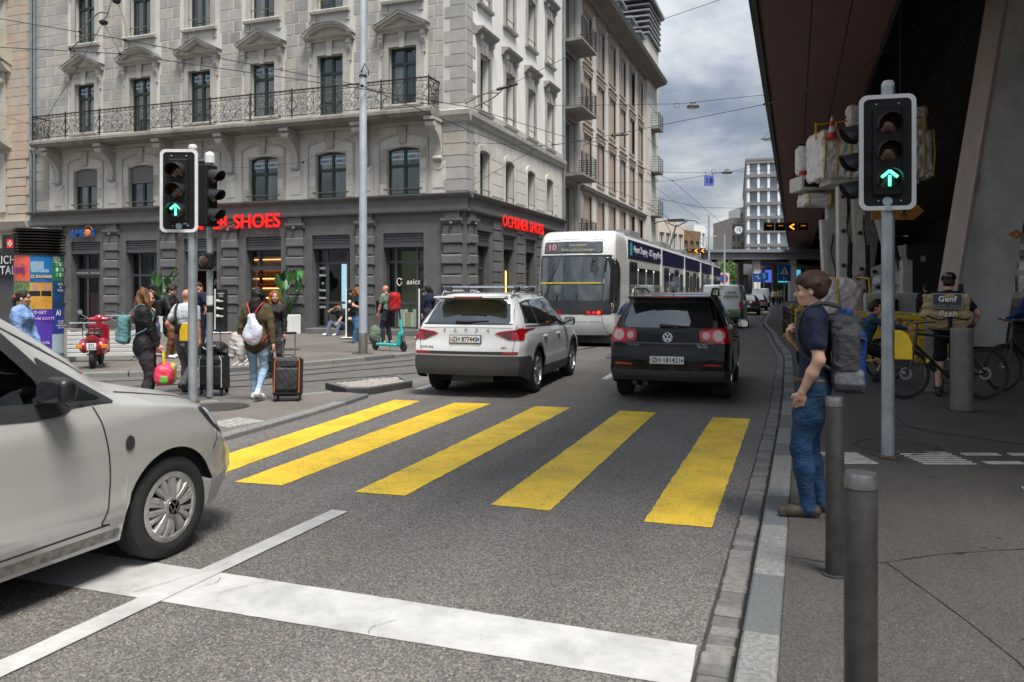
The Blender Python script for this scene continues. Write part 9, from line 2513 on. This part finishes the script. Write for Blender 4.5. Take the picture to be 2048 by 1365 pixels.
def shoe_stand(label,px,d,rz):
 p=at(px,d);t=thing('shoe_stand',label,'display stand',(p.x,p.y,.10),rz)
 MB().cbox(-.36,-.2,.03,.36,.2,.06,.01).obj('base',mWhiteP,t);MB().cbox(-.25,-.03,.06,-.20,.03,1.66,.01).obj('side_edge',mWhiteP,t);MB().cbox(-.195,-.05,.06,.24,.05,1.66,.02).obj('board',mBlackP,t)
 for z in(.62,.9,1.18):
  b_=Body();b_.cone((-.1,-.12,z+.03),(.12,-.12,z+.025),.04,.03,0,.02);b_.cone((-.1,-.12,z+.07),(-.04,-.12,z+.06),.035,.03,0,.03);b_.obj('shoe',M('stand_shoe',(.5,.47,.42),.6,var=.4,vs=10),.014,t)
 text('lettering','studio\n10%',mWhiteP,t,(.02,-.054,1.45),(PI/2,0,0),.10,.001)
 for x in(-.3,.3):MB().sphere((x,0,.02),.03,8,6).obj('castor',mBlackP,t)
shoe_stand('white edged shoe display stand at the shop entrance behind the poles',442,29.8,R(15));shoe_stand('shoe display stand half hidden by the tall mast',706,26.6,R(20));shoe_stand('shoe display stand with white swoosh at the building corner behind the white SUV',852,26.6,R(20))
# ================================================================ WRAPPED LIFTS AND SITE THINGS UNDER THE CANOPY
mWrap=M('white_wrap',(.80,.78,.74),.45,var=.14,vs=3,bump=.5,bs=14);mWrapP=M('pinkish_wrap',(.78,.67,.65),.5,var=.10,vs=2,bump=.3,bs=9);mTape=M('yellow_tape',(.66,.40,.015),.5,var=.1);mBoom=M('boom_cream',(.66,.64,.57),.45,var=.12,vs=4,grime=.3);mHose=M('hose_black',(.012,.012,.012),.5,var=0)
def lf_(px,py,d):q=P3(px,py,d)-lift0;return(Matrix.Rotation(-YAW,3,'Z')@q)
def wrap(b0,b1,d,th,parent,mat,seed,tapes=(),rd=.1,amp=.018):
 a,b=lf_(b0[0],b0[1],d),lf_(b1[0],b1[1],d);c=(a+b)/2;r=(abs(b.x-a.x)/2,th/2,abs(b.z-a.z)/2)
 B=Body();B.box(tuple(c),r,0,.03,None,rd);o=B.obj('wrapping',mat,.035,parent,{0:amp},seed)
 for f in tapes:
  x=lerp(c.x-r[0],c.x+r[0],f);MB().tube([(x,c.y-r[1]-.02,c.z-r[2]*.95),(x+.05,c.y-r[1]-.035,c.z),(x+.02,c.y-r[1]-.02,c.z+r[2]*.95),(x,c.y,c.z+r[2]+.02)],.028,5).obj('tape',mTape,o)
 return c,r
def cone_(label,px,py,d):
 q=P3(px,py,d);t=thing('traffic_cone',label,'traffic cone',q)
 MB().cbox(-.2,-.2,0,.2,.2,.04,.02).obj('base',mTailRed if False else M('cone_red',(.62,.05,.03),.5,var=.1),t)
 prof=[(.15,.04),(.125,.22),(.092,.42),(.06,.60),(.03,.75)]
 for i in range(4):MB().lathe([prof[i],prof[i+1]],18).obj('band',(MATS['cone_red'],mSigWhite)[i%2],t,True)
 MB().sphere((0,0,.76),.035,8,6).obj('tip',MATS['cone_red'],t)
lift0=at(1690,27.5);lift0.z=.12
l1=thing('wrapped_lift','tall boom lift with a wide basket wrapped in white plastic and yellow tape','boom lift',lift0,YAW)
c,r=wrap((1628,268),(1845,362),27.5,1.5,l1,mWrap,3,(.01,.12,.24,.36,.5,.9,.99))
m=MB()
for py in(242,258):m.tube([tuple(lf_(1632,py+8,27)),tuple(lf_(1700,py,27)),tuple(lf_(1842,py-6,27))],.03,6)
for px in(1632,1672,1712,1840):m.tube([tuple(lf_(px,246,27)),tuple(lf_(px,280,27))],.03,6)
m.obj('basket_rail',mTape,l1)
wrap((1695,212),(1722,262),27,.4,l1,mWrap,5,(),.05);wrap((1826,215),(1850,345),27.6,.5,l1,mWrap,6,(.6,),.08)
MB().box(*[c.x-r[0]*.8,c.y-.5,c.z-r[2]-.16],*[c.x+r[0]*.8,c.y+.5,c.z-r[2]-.01]).obj('basket_floor',mBoom,l1)
for k,(x0,y0,x1,y1,w)in enumerate(((1682,372,1684,600,.30),(1712,372,1722,610,.34),(1745,390,1790,560,.22),(1700,560,1812,520,.26),(1712,585,1810,560,.20),(1700,372,1760,366,.3))):
 a,b=lf_(x0,y0,27.2),lf_(x1,y1,27.2);bo_=MB().bar(a,b,w,.26,(0,1,0)).obj('boom_section',mBoom,l1,bevel=.02)
 if k<3:MB().tube([tuple(a.lerp(b,q)+Vector((.16+.05*math.sin(q*14),-.2,0)))for q in np.linspace(.25,.95,12)],.02,5).obj('hose',mHose,bo_);MB().cyl(tuple(a.lerp(b,.5)+Vector((.26,-.1,0))),tuple(b+Vector((.22,-.1,0))),.07,n=10).obj('hydraulic_ram',mHose,bo_)
 for q in(.1,.4,.7):MB().cyl(tuple(a.lerp(b,q)+Vector((0,-.22,0))),tuple(a.lerp(b,q)+Vector((0,.2,0))),.07,n=12).obj('pivot',mSteelDark,bo_)
a=lf_(1725,640,27.2);MB().cbox(a.x-.2,a.y-.6,0,a.x+2.2,a.y+.8,1.5,.05).obj('chassis',mBoom,l1);MB().cbox(a.x+.1,a.y-.68,.9,a.x+.9,a.y-.62,1.3,.02).obj('side_cover',mHose,l1)
a=lf_(1808,560,27);MB().cbox(a.x-.15,a.y-.2,0,a.x+.2,a.y+.3,2.6,.02).obj('counterweight_post',mBoom,l1)
for x in(0,1.8):MB().cyl((a.x-1.6+x,a.y-.8,.42),(a.x-1.6+x,a.y-.4,.42),.42,n=22).obj('wheel',mTyre,l1,True,40)
lift0=at(1640,29.5);lift0.z=.12
l2=thing('wrapped_lift','second boom lift with low platform and bagged load left of the wide basket','boom lift',lift0,YAW)
a,b=lf_(1590,356,29.5),lf_(1690,384,29.5);MB().cbox(a.x,-.6,b.z,b.x,.6,a.z,.03).obj('platform',mBoom,l2);MB().box(a.x+.12,-.63,b.z+.1,b.x-.1,-.601,a.z-.14).obj('platform_recess',mHose,l2)
wrap((1592,290),(1632,352),29.5,.9,l2,mWrap,8,(),.3);wrap((1602,390),(1655,414),29.5,.9,l2,mWrap,9,(.1,.9),.08)
MB().tube([tuple(lf_(1588,356,29)),tuple(lf_(1588,296,29)),tuple(lf_(1600,290,29)),tuple(lf_(1630,292,29))],.035,6).obj('guard_rail',mHose,l2)
for k,(x0,y0,x1,y1)in enumerate(((1660,376,1662,610),(1648,440,1655,590))):
 a,b=lf_(x0,y0,29.5),lf_(x1,y1,29.5);bo_=MB().bar(a,b,.30,.28,(0,1,0)).obj('boom_section',mBoom,l2,bevel=.02)
 MB().tube([tuple(a.lerp(b,q)+Vector((.2+.06*math.sin(q*11),-.2,0)))for q in np.linspace(.2,.95,12)],.025,5).obj('hose',mHose,bo_)
wrap((1618,556),(1716,652),24.5,1.5,l2,mWrapP,11,(.35,.98),.5,.012)
a=lf_(1618,660,24.5);MB().box(a.x,a.y-.5,0,a.x+1.6,a.y+.5,.45).obj('sled',mTailRed,l2)
cone_('red and white traffic cone standing in the wide wrapped basket',1664,279,26.6);cone_('red and white traffic cone on the low lift platform',1606,355,29.2)
def ibc(label,px,d):
 p=at(px,d);t=thing('water_tank',label,'tank',(p.x,p.y,.12),YAW);MB().cbox(-.5,-.5,.14,.5,.5,1.0,.08).obj('bladder',M('tank_white',(.42,.42,.40),.5,var=.1),t)
 for z in(.2,.45,.7,.98):MB().tube([(-.54,-.54,z),(.54,-.54,z),(.54,.54,z),(-.54,.54,z)],.014,5,closed=True).obj('cage_ring',mGalv,t)
 for x in np.linspace(-.54,.54,6):MB().cyl((x,-.54,.1),(x,-.54,1.0),.012,n=5).obj('cage_bar',mGalv,t)
 MB().box(-.55,-.55,0,.55,.55,.12).obj('pallet',mShelfWood,t)
ibc('caged white water tank behind the hire bicycle',1730,20.5);ibc('second caged white water tank right of the pole',1800,20.8)
MB_y=M('barrier_yellow',(.60,.37,.012),.5,var=.15,vs=5)
def barrier(label,px,d,rz):
 p=at(px,d);t=thing('yellow_barrier',label,'barrier',(p.x,p.y,.12),rz)
 for z in(.12,.52,.92):MB().cbox(-.62,-.06,z,.62,.06,z+.12,.015).obj('rail',MB_y,t)
 for x in np.linspace(-.58,.58,9):MB().cbox(x-.035,-.045,.24,x+.035,.045,.92,.01).obj('bar',MB_y,t)
 for x in(-.5,.5):MB().cbox(x-.08,-.22,0,x+.08,.22,.12,.02).obj('foot',MB_y,t)
 MB().tube([(-.2,0,1.04),(-.15,0,1.10),(.15,0,1.10),(.2,0,1.04)],.025,6).obj('grip',MB_y,t)
for px,d,a,lb in((1715,17.6,24,'yellow barrier panel directly behind the hire bicycle'),(1795,17.4,18,'yellow barrier panel behind the traffic light pole'),(1880,18.6,20,'yellow barrier panel behind the courier bag'),(1600,24.5,80,'yellow barrier panel behind the young man beside the fence'),(1585,27.5,82,'farthest yellow barrier panel beside the fence')):barrier(lb,px,d,R(a))
tp=at(1452,112);tree=thing('leafy_tree','fresh green tree beyond the tram under the far roof','tree',tp)
MB().tube([(0,0,0),(.1,0,1.5),(0,.1,3.6)],[.2,.15,.08],8).obj('trunk',M('bark',(.05,.04,.03),.9,var=.3),tree)
rng=np.random.RandomState(4);m=MB()
for i in range(1500):
 u=rng.randn(3);u/=np.linalg.norm(u);q=u*rng.rand()**.4*np.array([1.3,1.3,2.3])*(1+.25*math.sin(7*u[0]+5*u[2]))+np.array([0,0,3.6]);a=rng.randn(3)*.10;b=rng.randn(3)*.10
 m.add([tuple(q-a),tuple(q+b),tuple(q+a),tuple(q-b)],[(0,1,2,3)])
m.obj('crown',M('young_leaves',(.10,.22,.02),.6,var=.45,vs=2),tree)
for i,(x,y,l_,c)in enumerate(((.92,4.15,'orange cigarette butt on the station pavement',(.5,.2,.05)),(1.62,7.3,'small scrap of white paper on the station pavement',(.6,.6,.6)))):
 o=tag(MB().cyl((0,0,0),(.05,.01,.002),.005,n=6).obj('litter_scrap',M('litter_%d'%i,c,.8,var=.1)),l_,'litter');o.location=(x,y,.128);o.rotation_euler.z=i+.4
